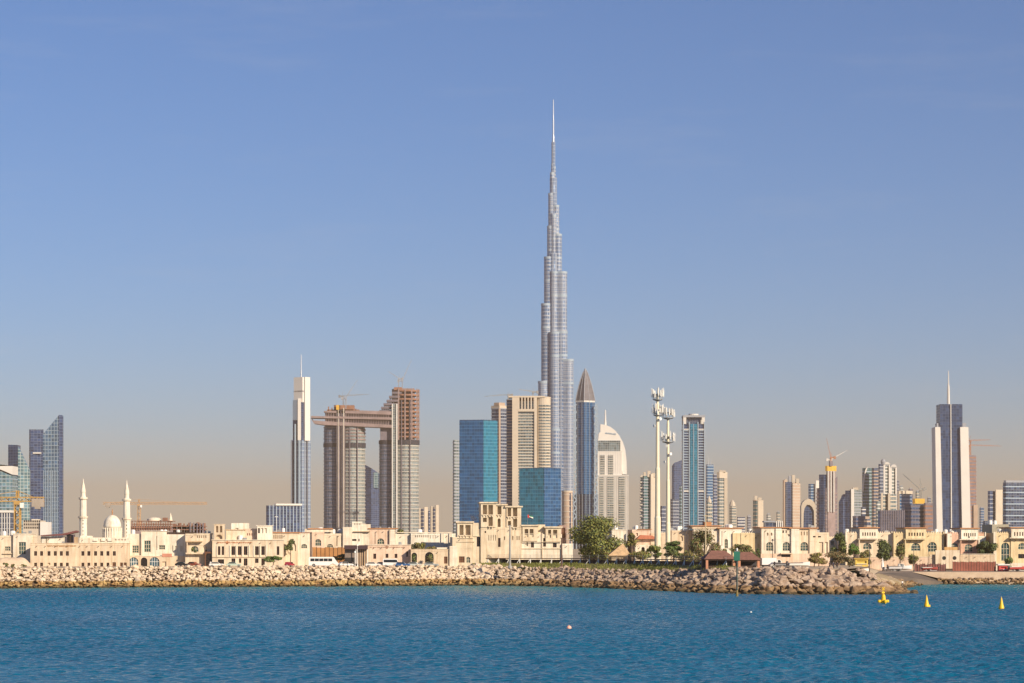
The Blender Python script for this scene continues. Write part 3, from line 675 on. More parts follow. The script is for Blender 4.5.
# --- spire tower, curved hotel, and neighbours
T = Tower('skyscraper', "blue tower with a grey brown pyramid spire and lattice edges, right of the tallest tower", 585, 3900)
p = T.corner(576, 584, 595, .7, .6); T.prism('shaft', GBLUE2, p, 401)
for e, k in ((0, 3), (3, 2)): T.fins('vertical_fin', SLABG, p, e, k, .5, .5, 401)
mid = (sum(q[0] for q in p)/4, sum(q[1] for q in p)/4)
b = MB(); q = [(mid[0] + (x-mid[0])*1.03, mid[1] + (y-mid[1])*1.03) for x, y in p]
ogive = [(1, 401), (.93, 396.5), (.81, 391), (.66, 385), (.48, 379), (.27, 373), (.02, 368)]
at = lambda i, k, y: (mid[0] + (q[i][0] - mid[0]) * k, mid[1] + (q[i][1] - mid[1]) * k, T.z(y))
for (k1, y1), (k2, y2) in zip(ogive[:-1], ogive[1:]):
    for i in range(4): b.face([at(i, k1, y1), at((i+1) % 4, k1, y1), at((i+1) % 4, k2, y2), at(i, k2, y2)])
b.build('pyramid_spire', BRONZE, T.root)
b = MB()
for (k1, y1), (k2, y2) in zip(ogive[:-1], ogive[1:]):
    for i in range(4):
        b.tube(at(i, k1, y1), at(i, k2, y2), .7, .6, 5)
        h1, h2 = [tuple((u + v) / 2 for u, v in zip(at(i, k, y), at((i+1) % 4, k, y))) for k, y in ((k1, y1), (k2, y2))]; b.tube(h1, h2, .45, .4, 4)
b.build('spire_rib', SLABG, T.root); T.prism('spire_collar', SLABW, q, 400.4, 402)
for (xa, xb, yo) in ((573.4, 576.6, 3), (594.2, 597.8, 3)):
    b = MB(); k = 0; y = 404.0
    while y < 520:
        s1, s2 = (xa, xb) if k % 2 else (xb, xa)
        b.tube((T.u(s1), yo, T.z(y)), (T.u(s2), yo, T.z(y + 4)), 1.3, n=4); y += 4; k += 1
    b.tube((T.u(xa), yo, 0), (T.u(xa + .8), yo, T.z(404)), .7, n=4); b.tube((T.u(xb), yo, 0), (T.u(xb - .8), yo, T.z(404)), .7, n=4)
    b.build('edge_lattice', SLABB, T.root)
T.prism('podium', GNAVY, T.corner(571.5, 584, 598.5, .7, .6), 494)
T.fins('podium_fin', SLABB, T.corner(571.5, 584, 598.5, .7, .6), 0, 4, .6, .6, 494); T.fins('podium_fin', SLABG, T.corner(571.5, 584, 598.5, .7, .6), 3, 4, .6, .6, 494)
T = Tower('residential_tower', "squat tan round tower in front of the foot of the tallest tower", 567, 3000)
p = T.round(562, 572.6, 0, 20, 1); T.prism('shaft', TANT, p, 491.5); T.bands('floor_edge', SLAB, p, 491.5, None, 7, 1.0, .5); T.prism('crown', CREAMT, T.round(561.6, 573, -.4, 20, 1), 490.6, 492)
T.pier('glazed_strip', GDARK, 568.8, 571, 493, None, .6, 5)
T = Tower('hotel_tower', "cream hotel tower with a curved sail roof and a short white spire", 612, 4300)
b = MB(); arc = [(600.5, 424), (605, 424.6), (610, 426.5), (615, 430), (619.5, 435.5), (623, 442), (625.5, 450), (626.6, 460), (627, 474)]
b.xz([(T.u(x), T.z(y)) for x, y in arc] + [(T.u(622.5), T.z(474)), (T.u(620), T.z(446)), (T.u(598), T.z(441)), (T.u(599), T.z(433)), (T.u(600.4), T.z(432))], 4, 30); b.build('sail_roof', WHITET, T.root)
b = MB(); r_ = random.Random(2); x = 605.4
while x < 616: w = r_.uniform(.4, .9); b.box(T.u(x), T.u(x + w), 3.4, 3.98, T.z(433.6 + (x - 605) * .12), T.z(432.2 + (x - 605) * .12 + r_.uniform(-.2, .3))); x += w + .3
b.build('roof_lettering', SLABB, T.root)
p = T.rect(597, 622, 0, 34); T.prism('upper_shaft', WHITET, p, 451); p2 = T.rect(596.6, 628.4, -3, 38); T.prism('lower_shaft', plain('greyish_white_cladding', (.50, .485, .45, 1), .7, 0, .06, .05), p2, 475); T.fins('facade_rib', SLABW, p2, 0, 18, .5, .5, 476); T.fins('facade_rib', SLABW, p, 0, 14, .5, .4, 452, 474)
T.prism('glazed_band', GGREY, T.rect(598.2, 620.4, 1.5, 26), 440.5, 451)
for x0, x1, yt, yy in ((600, 604.5, 455, -.5), (608, 613, 455, -.5), (599.5, 603.5, 477, -3.6), (607, 613.5, 477, -3.6), (618.5, 624.5, 477, -3.6)):
    o = T.pier('glazed_bay', GGREY, x0, x1, yt, 475.4 if yt < 460 else None, yy, 3)
    b = MB(); z = T.z(475 if yt < 460 else 528)
    while z < T.z(yt): b.box(T.u(x0) - .2, T.u(x1) + .2, yy - .5, yy + .1, z, z + 1.2); z += 4.2
    b.build('balcony_stack', SLAB, o)
T.bands('cornice', SLABW, p2, 475, 476, 1.8, 1.6, .9); T.bands('cornice', SLABW, p, 451, 452, 1.8, 1.6, .9)
T.mast('spire', WHITET, 605.7, 409.5, 425, 2.0, .8, 16)
T = Tower('residential_tower', "cream tower with zigzag dark balconies and a ragged crown, left of the telecom masts", 647, 3400)
c = T.corner(640.4, 644, 656.6, .8, .6); T.prism('shaft', GTEAL, c, 476)
b = MB(); z = 3; k = 0
while z < T.z(477): b.box(T.u(640.2), T.u(644), 3 - k % 2 * 1.5, 8, z, z + 2.0); z += 4; k += 1
b.build('balcony_stack', SLAB, T.root); T.bands('balcony_stack', SLABG, c, 476, None, 4.2, 1.3, .8)
T.prism('right_wing', CREAMT, T.corner(650, 651, 656.8, .8, .6), 474)
for a, c_, y in ((641, 643, 475), (643.6, 646, 472), (647.5, 650.5, 470.8), (652, 655.8, 473)): T.pier('crown_block', CREAMT, a, c_, y, 477, 2, 8)
T = Tower('residential_tower', "grey sliver of a tower just behind the left telecom mast", 662.5, 4200); p = T.corner(660.3, 662, 666); T.prism('shaft', GDARK, p, 506); T.bands('floor_edge', SLABG, p, 506, None, 7, 2, .5)

T = Tower('skyscraper', "blue skyscraper with balcony grids and open white framed crown, right of the telecom masts", 694, 3800)
p = T.rect(683.2, 704.6, 0, 32); T.prism('shaft', GNAVY, p, 424)
for x0, x1 in ((683.2, 689.4), (697.8, 704.6)):
    T.bands('balcony_stack', SLABB, T.rect(x0, x1, -1.2, 14), 428, None, 4.2, 1.5, .3)
    T.pier('corner_pier', SLABB, x0 - .3, x0 + .6, 422, None, -2.4, 4); T.pier('corner_pier', SLABB, x1 - .6, x1 + .3, 422, None, -2.4, 4)
T.pier('glazed_spine', GBLUE, 690.2, 697, 424, None, -2.6, 5); T.pier('spine_rib', SLABB, 693.2, 693.8, 424, None, -3.4, 1)
T.bands('plant_floor', SLABW, T.rect(683, 704.8, -1.6, 34), 490.2, 492, 2.6, 2.4, .3); T.bands('plant_floor', SLABW, T.rect(683, 704.8, -1.6, 34), 428.6, 430, 1.9, 1.7, .3)
T.prism('roof_slab', SLABG, T.rect(683, 705, -2, 34), 415.2, 417.2); T.prism('roof_dome', SLABW, T.round(689, 699, 4, 16, 1), 413.6, 415.2)
for x0, x1 in ((683.2, 686.2), (701.8, 704.8)): T.pier('crown_pier', SLABW, x0, x1, 417.2, 424, -1.6, 5); T.pier('crown_pier', SLABW, x0, x1, 417.2, 424, 24, 5)
T.prism('crown_recess', GDARK, T.rect(687, 701, 4, 20), 417.2, 424)
FAR = [  # label, left, ridge, right, top, distance, glass, cladding
 ("navy tower with a tapering top behind the left flank of the crowned blue skyscraper", 672, 674, 684, 461, 5200, GNAVY, None, [463, 460, 460, 466]),
 ("dull blue block at the foot of the crowned blue skyscraper's left flank", 670.5, 673, 679, 499, 4700, GDARK, SLABG, None),
 ("narrow teal tower touching the left flank of the crowned blue skyscraper", 679.5, 681, 684, 486, 4300, GTEAL, SLABB, None),
 ("blue glass tower with twin pins on its roof, right of the crowned blue skyscraper", 706, 707.5, 714, 464.5, 5200, GBLUE2, SLABB, None),
 ("dark mauve tower attached behind the pale green tower with the cream crown", 713, 714, 718.5, 474, 4800, GNAVY, SLABG, None),
 ("small cream tower with a conical cap, right foot of the crowned blue skyscraper", 706.5, 708, 712.5, 502, 4000, GGREY, CREAMT, None),
 ("pale low tower with a peaked top, right of the cream-crowned green tower", 729.5, 732, 736.5, 505, 5400, GGREY, CREAMT, None),
 ("squat dark block with white bands beside the pale peaked low tower", 737, 738, 745.5, 517, 5000, GDARK, SLABW, None)]
def far_tower(lab, x0, xs, x1, yt, D, g, slab, tops=None, name='residential_tower', step=6.2, h=1.9):
    T = Tower(name, lab, xs, D); p = T.corner(x0, xs, x1, .6, .7); T.prism('shaft', g, p, tops or yt)
    if slab: T.bands('floor_edge', slab, p, yt, None, step, h, .6)
    return T, p
for f in FAR:
    T, p = far_tower(*f)
    if 'pins' in f[0]: T.mast('mast', STEELT, 708.5, 456, 465, .8, .3); T.mast('mast', STEELT, 711, 458.5, 465, .8, .3)
    if 'conical' in f[0]: MB().lathe([(2.6*T.s, T.z(503)), (2.2*T.s, T.z(500.5)), (.2, T.z(495.5))], 10, T.u(709.5), 6).build('cone_cap', CREAMT, T.root)
    if 'peaked' in f[0]: MB().lathe([(3.4*T.s, T.z(506)), (2.4*T.s, T.z(502.5)), (.3, T.z(499.5))], 8, T.u(732.8), 8).build('peak', CREAMT, T.root)
T, p = far_tower("pale green tower with a stepped cream crown, second right of the crowned blue skyscraper", 717.5, 719.5, 727.5, 478, 4400, GGREY, SLAB)
T.prism('crown', CREAMT, T.corner(717, 719.5, 728, .6, .7), 472, 478.5); T.pier('crown_block', CREAMT, 719.5, 726, 470.3, 472, 4, 8); T.pier('corner_pier', CREAMT, 724.5, 727.8, 478, None, 5, 5)
T, p = far_tower("lone slender tower, half dark glass half cream, some way right of the crowned blue skyscraper", 753.2, 756.5, 763.4, 500, 4500, GTEAL, None)
T.prism('flank', CREAMT, T.corner(757.5, 758.2, 763.8, .6, .7), 500.5); T.bands('floor_edge', TANT, p, 500, None, 7, 1.6, .4)
T.pier('crown_block', CREAMT, 754.5, 757.5, 495.8, 500, 2, 8); T.pier('crown_block', CREAMT, 758.5, 762, 497.5, 501, 5, 8)
T = Tower('building', "low grey structure with white posts, between the lone slender tower and the tan flanked tower", 774, 2600, 'building')
T.prism('wall', GDARK, T.rect(765, 783, 0, 16), 522.5); T.prism('roof', SLABG, T.rect(764, 775, -1, 18), 520.8, 522.3)
for k in range(4): T.pier('post', WHITET, 776 + k * 1.9, 777 + k * 1.9, 521, 527, -1.2, 1.2)
T, p = far_tower("tan flanked tower with a dark glazed centre and a broken crown", 783.2, 786, 800.6, 482, 4500, GDARK, None)
T.prism('flank', TANT, T.corner(782.8, 784.3, 787.5, .6, .7), 480); o = T.prism('flank', TANT, T.corner(792.2, 793, 801, .6, .7), 483)
T.bands('floor_edge', SLAB, T.corner(792.2, 793, 801, .6, .7), 483, None, 5.5, 1.2, .6); T.pier('glazed_spine', GNAVY, 787.5, 792, 482, None, 2, 8)
for a, c_, y in ((785.5, 787.5, 479), (789, 791.5, 475.8), (792.5, 795.5, 475), (796.5, 799.5, 478.5)): T.pier('crown_block', SLABG if a == 789 else CREAMT, a, c_, y, 484, 6, 8)
T = Tower('office_tower', "short tower of dark glass in a rounded white frame, right of the tan flanked tower", 809, 3900)
b = MB(); fr = [(801.2, 530), (801.2, 506), (802.5, 502.5), (805, 500), (808, 498.5), (811, 499.5), (814, 502), (815.6, 506), (816, 530)]
inn = [(814.6, 530), (813.8, 511), (812, 507), (809.5, 505), (806.8, 504.8), (804.6, 508), (803.6, 513), (803, 530)]
b.xz([(T.u(x), T.z(y) if y < 530 else 0) for x, y in fr + inn], -1.5, 16); b.build('white_frame', CREAMT, T.root)
b = MB(); b.xz([(T.u(x), T.z(y) if y < 530 else 0) for x, y in [(802.4, 530), (803, 513), (804, 507), (806.6, 503.8), (809.7, 504), (812.6, 506), (814.4, 511), (815, 530)]], 1.5, 14); b.build('shaft', GNAVY, T.root)
T, p = far_tower("slender white and blue tower behind the netted tower under construction, stepped top", 808.6, 811, 820, 484, 5200, GBLUE2, SLABB)
T.prism('flank', SLABW, T.corner(815, 816, 820.4, .6, .7), 480.5)
T = Tower('construction_tower', "unfinished concrete tower topped by a yellow netted cage, right half lit", 829, 3800)
p = T.corner(817, 826, 838.4, .5, .6); T.prism('core', MAUVE, p, [488, 476, 490, 488]); T.bands('floor_slab', CONCT, p, 490, None, 6, 2.0, .8)
T.prism('left_wing', GNAVY, T.corner(819.4, 824, 827, .6, .7), 474.5); T.prism('lift_core', CONCT, T.corner(826.5, 828, 836.2, .6, .7), 471)  # navy of the left wing paints in the tower's shaded face
for k in range(3): T.pier('core_rib', SLABW, 827.6 + k*3, 828.8 + k*3, 471, 512, -1.0 + k * 2, 2)
T.prism('net_cage', ORANGE, T.corner(825.4, 827.5, 837.4, .6, .7), 465.8, 471); T.bands('cage_walk', CONCT, T.corner(825.4, 827.5, 837.4, .6, .7), 470, 469, 1.2, .8, .8)
T.prism('roof_plant', MAUVE, T.corner(829, 830, 833, .6, .7), 461, 466)
luffing_crane("red and white crane rising steeply from the yellow netted tower", 831, 466, 457, 826.5, 438, 3800, RCRANE, 1.1, 4)
luffing_crane("thin pale crane on the yellow netted tower with its jib low to the right", 832, 466, 459, 848, 450, 3810, WCRANE, .6, 10)
T = Tower('residential_tower', "tower with bright white vertical strip and dark left flank, right of the yellow netted tower", 853, 4200)
T.prism('shaft', GGREY, T.corner(850, 853.5, 862.5, .5, .6), 489.5); T.bands('floor_edge', SLABG, T.corner(850, 853.5, 862.5, .5, .6), 489.5, None, 5, 1.6, .6)
T.pier('white_strip', WHITET, 851, 854, 489, None, -2, 5)
T.prism('dark_flank', GNAVY, T.corner(845.5, 849, 851, .6, .8), 490.5); T.prism('dark_flank', GNAVY, T.corner(839, 843, 848, .6, .8), [500, 494, 494, 502]); T.pier('crown_block', CREAMT, 853, 858.5, 487.5, 490, 3, 8)
T, p = far_tower("teal glass tower with a curved white left edge, leftmost of the clustered towers", 862.6, 866, 873, 468, 4600, GTEAL, SLABB, None, 'glass_tower')
b = MB(); b.xz([(T.u(862.6), T.z(490)), (T.u(863.4), T.z(478)), (T.u(865.2), T.z(470)), (T.u(867), T.z(466.5)), (T.u(867.4), T.z(468.5)), (T.u(865.6), T.z(473)), (T.u(864.2), T.z(482)), (T.u(863.6), T.z(492))], -1, 8); b.build('curved_edge', WHITET, T.root)
for lab, x0, xs, x1, yt, g, sl in (("brown flanked tower, second from left of the clustered towers", 872, 874, 879.6, 468, GDARK, TANT), ("dark centre tower of the cluster with a grey knob on its roof", 878.6, 880, 883.6, 464, GDARK, SLABG),
    ("white columned tower with an arched top in the middle of the cluster", 883, 884.4, 890.4, 466, GGREY, SLABW), ("white columned tower with a squared arched top at the right of the cluster", 890, 891, 897, 468.5, GGREY, SLABW)):
    T, p = far_tower(lab, x0, xs, x1, yt, 4500 + (yt - 464) * 20, g, sl)
    if 'knob' in lab: MB().lathe([(1.9*T.s, T.z(464)), (2.5*T.s, T.z(461.5)), (1.6*T.s, T.z(459.4)), (.2, T.z(458.6))], 12, T.u(884), 10).build('roof_knob', SLABG, T.root)
    if 'white columned' in lab:
        T.pier('white_column', WHITET, xs - 1, xs + .6, yt - 1, None, -2.5, 4); T.pier('white_column', WHITET, x1 - 1.4, x1, yt - 1, None, 2, 5)
        c_ = (x0 + x1) / 2; b = MB(); b.xz([(T.u(c_ + 3 * math.cos(q)), T.z(yt - 1.5 - 2.6 * math.sin(q))) for q in [math.pi * k / 10 for k in range(11)]][::-1], -2, 9); b.build('arched_top', SLABW, T.root)
T, p = far_tower("cream mid-height block standing in front of the clustered towers", 881, 883, 898, 494, 3900, GGREY, CREAMT); T.pier('corner_pier', CREAMT, 888, 890.4, 493, None, -1, 8); T.pier('corner_pier', CREAMT, 881, 883, 493, None, -1, 4)
T, p = far_tower("white stepped little tower left of the cream mid-height block", 876, 877.5, 881.4, 501, 3950, GGREY, SLABW)
T = Tower('office_building', "long low mauve slab of ribbed glass in front of the clustered towers", 890, 3400, 'building')
p = T.corner(878, 880, 905.6, .6, .2); T.prism('shaft', GNAVY, p, 510.5); T.fins('rib', MAUVE, p, 0, 14, 1.3, .9, 510)
T, p = far_tower("small tan tower with a tiered cap at the left foot of the cluster", 864.6, 867, 871, 519, 3000, GDARK, TANT); T.pier('cap', TANT, 865.6, 869.8, 516.4, 519, 1, 4)
T, p = far_tower("mauve low block at the left foot of the clustered towers", 853, 856, 866, 516, 3600, GNAVY, MAUVE)
T, p = far_tower("pair of narrow grey towers at the left foot of the teal glass tower", 861, 862.4, 866, 507, 4100, GDARK, SLABW)
T, p = far_tower("cream topped tower with a blue right half, right of the clustered towers", 897.6, 900, 913.4, 494, 4300, GBLUE2, None); T.prism('flank', CREAMT, T.corner(897.4, 899, 904, .6, .7), 491); T.prism('crown', CREAMT, T.corner(899, 903, 914, .6, .7), 490.6, 494); T.bands('floor_edge', SLABG, p, 494, None, 6, 1.6, .5)
T = Tower('construction_building', "broad brown building under construction with yellow netting on its roof", 920, 3600, 'building')
p = T.corner(905, 909, 926, .6, .35); T.prism('core', GNAVY, p, 504); T.bands('floor_slab', MAUVE, p, 504, None, 6, 2, .7)
T.prism('right_wing', MAUVE, T.corner(924, 925.5, 937, .6, .5), 503); T.bands('floor_slab', RUST, T.corner(924, 925.5, 937, .6, .5), 503, None, 6, 2.2, 1.0); T.prism('roof_net', ORANGE, T.corner(913, 915, 925.5, .6, .4), 498.6, 503.6)
luffing_crane("faint thin crane on the broad brown building, jib reaching far left", 920, 500, 489, 903, 474, 3600, STEEL, .6, 4)
luffing_crane("second faint crane on the broad brown building, nearly upright", 922.5, 500, 488, 921, 478, 3610, STEEL, .6, 12)

# --- fainter second row behind the clustered towers
for lab, x0, xs, x1, yt, D, g, sl in (("faint slim tower behind the dark stepped left flank of the white striped tower", 841.5, 843, 846, 495.5, 6400, GNAVY, SLABG),
    ("faint cream tower between the white striped tower and the teal glass tower", 857, 858.4, 862.2, 496, 6600, GGREY, CREAMT), ("faint blue tower rising between the brown flanked tower and the dark centre tower", 876.5, 878, 881.4, 473, 6200, GBLUE2, SLABG),
    ("faint tall sliver between the two white columned towers", 888.4, 889.2, 891.4, 470, 6300, GGREY, SLABG), ("faint grey tower at the right shoulder of the squared arched tower", 895.4, 896.6, 899.6, 481, 6500, GDARK, SLABG),
    ("faint pale tower over the left half of the cream topped tower", 899.5, 900.6, 903.6, 486.5, 6700, GGREY, SLABW), ("faint mauve tower over the right half of the cream topped tower", 908.6, 910, 913.4, 489, 6900, GNAVY, MAUVE),
    ("faint cream tower over the yellow roof netting of the broad brown building", 915.6, 917, 920, 491.5, 7100, GGREY, CREAMT), ("faint thin tower close to the left white fin, over the brown building's right wing", 927.4, 928.4, 931.4, 498, 6800, GDARK, SLABG),
    ("faint blue tower in the gap right of the reddish unfinished tower", 979.6, 981, 984.6, 508, 7200, GBLUE2, SLABG), ("faint low pale tower between the lone slender tower and the low grey structure", 766.5, 768, 771, 514.5, 7300, GGREY, SLABW),
    ("faint low tower left of the lone slender tower", 747, 748.2, 751, 516, 7400, GDARK, SLABG), ("faint tower behind the gap left of the tan flanked tower", 776.4, 777.6, 780.4, 512, 7000, GGREY, CREAMT)):
    T, p = far_tower(lab, x0, xs, x1, yt, D, g, sl, None, 'residential_tower', 8, 2.6); T.pier('roof_room', SLABG, xs - .4, x1 - .8, yt - 1.2, yt, 2, 6)

# --- tower with white side fins
T = Tower('skyscraper', "dark glass skyscraper between two tall white side fins, with a needle mast", 951, 3500)
p = T.rect(940.4, 962.4, 4, 30); T.prism('shaft', GFIN, T.rect(940.4, 963, 4, 30), 404.6); T.prism('parapet', GNAVY, T.rect(940.2, 962.8, 3.6, 31), 404, 405)
for (a0, a1, b0, b1) in ((935.2, 940.4, 937, 943.2), (960.2, 968.4, 962.6, 971.4)):
    b = MB(); b.xz([(T.u(b0), 0), (T.u(b1), 0), (T.u(a1), T.z(427)), (T.u(a0), T.z(427))], 0, 30); b.build('side_fin', WHITET, T.root)
for x0, x1 in ((937.5, 941), (961.6, 966.8)): T.pier('fin_cap', SLABG, x0, x1, 423, 427, 6, 12)
b = MB(); b.xz([(T.u(951.4), 0), (T.u(952.6), 0), (T.u(951.6), T.z(404)), (T.u(950.8), T.z(404))], 2.6, 5); b.build('centre_rib', SLABW, T.root)
MB().lathe([(1.6*T.s, T.z(405)), (1.5*T.s, T.z(400)), (1.1*T.s, T.z(386)), (.7*T.s, T.z(384)), (.35*T.s, T.z(370))], 8, T.u(950.2), 14).build('mast', SLABW, T.root)
T, p = far_tower("reddish unfinished tower hidden behind the right white fin", 966, 968, 977.4, 455, 4200, MAUVE, RUST, None, 'construction_tower'); T.pier('flank', TANT, 974, 978.4, 505, None, 4, 8)
T, p = far_tower("dark red netted sliver of a tower behind the left white fin", 932.8, 934, 940, 456, 4300, DKRED, MAUVE, None, 'construction_tower')
luffing_crane("faint red crane above the right white fin, level jib to the right", 970, 455, 445, 1002, 446, 4200, RCRANE, .8, 4)
luffing_crane("another faint red crane above the right white fin, jib a little higher", 972, 455, 440, 992, 439.5, 4230, RCRANE, .7, 14)
T, p = far_tower("dark blue tower with a pale cream flank near the right edge of the photo", 988, 990, 1004, 491, 4000, GNAVY, None); T.prism('flank', CREAMT, T.corner(995.2, 996, 1003.6, .6, .7), 489.6); T.bands('floor_edge', SLABG, p, 491, None, 7, 1.5, .4)
T = Tower('office_tower', "wide grey blue office tower cut by the right edge of the photo", 1020, 3300); p = T.corner(1003.4, 1006, 1046, .8, .2); T.prism('shaft', GDARK, p, 482.5); T.bands('floor_edge', SLABB, p, 482.5, None, 8, 1.6, .6); T.prism('crown', SLABG, T.corner(1004, 1006, 1045, .8, .2), 480.4, 482.6)
T, p = far_tower("low blue grey block under the dark blue tower near the right edge", 983, 985, 996, 521, 3000, GDARK, SLABG, None, 'office_building')
# ------------------------------------------------------------------ shore buildings
YAW = math.radians(5)
class House:
    def __init__(s, name, label, xc, D, cat='villa', yaw=YAW, gz=GZ, group=None):
        s.D, s.s, s.xc, s.c, s.gz = D, D / F, xc, math.cos(yaw), gz
        s.root = thing(name, label, cat, (X(xc, D), D, gz), yaw, group)
    def u(s, px): return (px - s.xc) * s.s / s.c
    def z(s, py): return -.3 if py is None else Z(py, s.D) - s.gz
    def block(s, x0, x1, yt, yb=None, dy=0.0, deep=10, op=(), mat=CREAM, name='wall', dep=.45):
        """one wing: solid body behind a front wall with real openings. op: (kind, x0, x1, ytop, ybottom)
        kinds: w window, a arched window, d dark window, n niche, v arched niche, door, arch (open dark archway), blue (arched shop glass)"""
        u0, u1, z0, z1 = s.u(x0), s.u(x1), s.z(yb), s.z(yt); y = -dy
        b = MB(); b.box(u0, u1, y + dep, y + deep, z0, z1)
        ops = [(k, s.u(a), s.u(c), max(s.z(e), z0), min(s.z(d), z1)) for k, a, c, d, e in op]
        us = sorted({u0, u1} | {o[1] for o in ops} | {o[2] for o in ops}); zs = sorted({z0, z1} | {o[3] for o in ops} | {o[4] for o in ops})
        us = [q for q in us if u0 - 1e-6 <= q <= u1 + 1e-6]
        for a, c in zip(us[:-1], us[1:]):
            for d, e in zip(zs[:-1], zs[1:]):
                mu, mz = (a + c) / 2, (d + e) / 2
                if any(o[1] < mu < o[2] and o[3] < mz < o[4] for o in ops): continue
                b.face([(a, y, d), (c, y, d), (c, y, e), (a, y, e)])
        b.face([(u0, y, z0), (u0, y, z1), (u0, y + dep, z1), (u0, y + dep, z0)]); b.face([(u1, y, z0), (u1, y + dep, z0), (u1, y + dep, z1), (u1, y, z1)])
        b.face([(u0, y, z1), (u1, y, z1), (u1, y + dep, z1), (u0, y + dep, z1)])
        for k, a, c, d, e in ops:
            b.face([(a, y, d), (a, y, e), (a, y + dep, e), (a, y + dep, d)]); b.face([(c, y, d), (c, y + dep, d), (c, y + dep, e), (c, y, e)])
            b.face([(a, y, d), (a, y + dep, d), (c, y + dep, d), (c, y, d)])
            if k in ('a', 'v', 'arch', 'blue'):
                n = 10; r = (c - a) / 2; h = min(r, (e - d) * .6)
                P = [((a + c) / 2 - r * math.cos(math.pi * i / n), e - h + h * math.sin(math.pi * i / n)) for i in range(n + 1)]
                for p, q in zip(P[:-1], P[1:]):
                    b.face([(p[0], y, p[1]), (q[0], y, q[1]), (q[0], y, e + .001), (p[0], y, e + .001)])
                    b.face([(p[0], y, p[1]), (p[0], y + dep, p[1]), (q[0], y + dep, q[1]), (q[0], y, q[1])])
            else: b.face([(a, y, e), (c, y, e), (c, y + dep, e), (a, y + dep, e)])
        w = b.build(name, mat, s.root)
        if yb is None and x1 - x0 > 5 and z1 > 4:                 # rainwater spouts, string courses, coping
            r = random.Random(int(x0 * 10)); q = MB(); yl = [z1 - .55, z1 - r.uniform(3.4, 4.2)]
            cuts = sorted((o[1] - .1, o[2] + .1) for o in ops if o[3] < yl[1] + .2 and o[4] > yl[1] - .1)
            q.box(u0, u1, y - .07, y - .004, yl[0], yl[0] + .16)
            if not cuts: q.box(u0, u1, y - .06, y - .004, yl[1], yl[1] + .14)
            q.build('string_course', mat, s.root)
            if x1 - x0 > 11 and deep >= 10 and r.random() < .75: s.clutter(x0 + 2, x1 - 2, yt, r.choice((1, 2, 3)), int(x0 * 7))
            for k in range(int((u1 - u0) / 3.2)):
                cx = u0 + (k + .5 + r.uniform(-.2, .2)) * 3.2
                if cx > u1 - .3 or any(o[1] - .2 < cx < o[2] + .2 and o[4] > z1 - 1.4 for o in ops): continue
                MB().box(cx - .09, cx + .09, y - .6, y - .004, z1 - .95, z1 - .8).build('rain_spout', BROWN, s.root)
        for k, a, c, d, e in ops:
            yy = y + dep - .12
            if k in ('w', 'a'):
                o = MB().box(a + .01, c - .01, yy, yy + .06, d + .01, e - .01).build('window', PANE, s.root)
                f = MB(); n = 3 if c - a > 1.6 else 2
                for i in range(n + 1):
                    q = a + .05 + (c - a - .1) * i / n; f.box(q - .055, q + .055, yy - .08, yy - .003, d + .02, e - .02)
                nz = 3 if e - d > 2.2 else 2
                for i in range(nz + 1):
                    q = d + .08 + (e - d - .16) * i / nz; f.box(a + .02, c - .02, yy - .11, yy - .083, q - .06, q + .06)
                f.build('frame', FRAME, o)
            elif k == 'd':
                o = MB().box(a + .01, c - .01, yy, yy + .06, d + .01, e - .01).build('window', DARKPANE, s.root)
                MB().box((a + c)/2 - .05, (a + c)/2 + .05, yy - .06, yy - .003, d + .02, e - .02).build('frame', BROWN, o)
            elif k == 'arch': MB().box(a + .01, c - .01, yy, yy + .06, d + .01, e - .01).build('doorway', DARKPANE, s.root)
            elif k == 'blue':
                o = MB().box(a + .01, c - .01, yy, yy + .06, d + .01, e - .01).build('shop_window', BLUEPANE, s.root); f = MB()
                for i in range(1, 4): q = a + (c - a) * i / 4; f.box(q - .05, q + .05, yy - .07, yy - .003, d + .02, e - .02)
                f.box(a, c, yy - .1, yy - .073, d + (e - d) * .5, d + (e - d) * .5 + .12); f.build('frame', WHITEP, o)
            elif k == 'door':
                o = MB().box(a + .01, c - .01, yy, yy + .06, d + .01, e - .01).build('door', BROWN, s.root); f = MB()
                f.box((a+c)/2 - .03, (a+c)/2 + .03, yy - .04, yy - .003, d + .05, e - .05); f.box(a + .05, c - .05, yy - .045, yy - .042 + .0, (d+e)/2, (d+e)/2 + .1); f.build('door_rail', DKWOOD, o)
        return w
    def cornice(s, x0, x1, y, h=.9, out=.35, dy=0.0, deep=10, mat=TILE, name='cornice'):
        return MB().box(s.u(x0) - out, s.u(x1) + out, -dy - out, -dy + deep + out * .5, s.z(y + h), s.z(y) + .003).build(name, mat, s.root)
    def merlons(s, x0, x1, y, n, h=1.6, dy=0.0, mat=CREAM):
        b = MB(); w = (x1 - x0) / n
        for k in range(n):
            a = s.u(x0 + w * (k + .2)); c = s.u(x0 + w * (k + .8))
            b.xz([(a, s.z(y) - .02), (c, s.z(y) - .02), (c, s.z(y - h * .6)), ((a + c)/2, s.z(y - h)), (a, s.z(y - h * .6))], -dy + .05, -dy + .5)
        return b.build('parapet', mat, s.root)
    def slits(s, x0, x1, y0, y1, n, kind='v', fill=.5):
        w = (x1 - x0) / n; return [(kind, x0 + w * (k + .5 - fill/2), x0 + w * (k + .5 + fill/2), y0, y1) for k in range(n)]
    def slab(s, x0, x1, y, h=.7, out=1.0, dy=0.0, mat=CREAM, name='ledge'):
        return MB().box(s.u(x0), s.u(x1), -dy - out, -dy + .02, s.z(y + h), s.z(y)).build(name, mat, s.root)
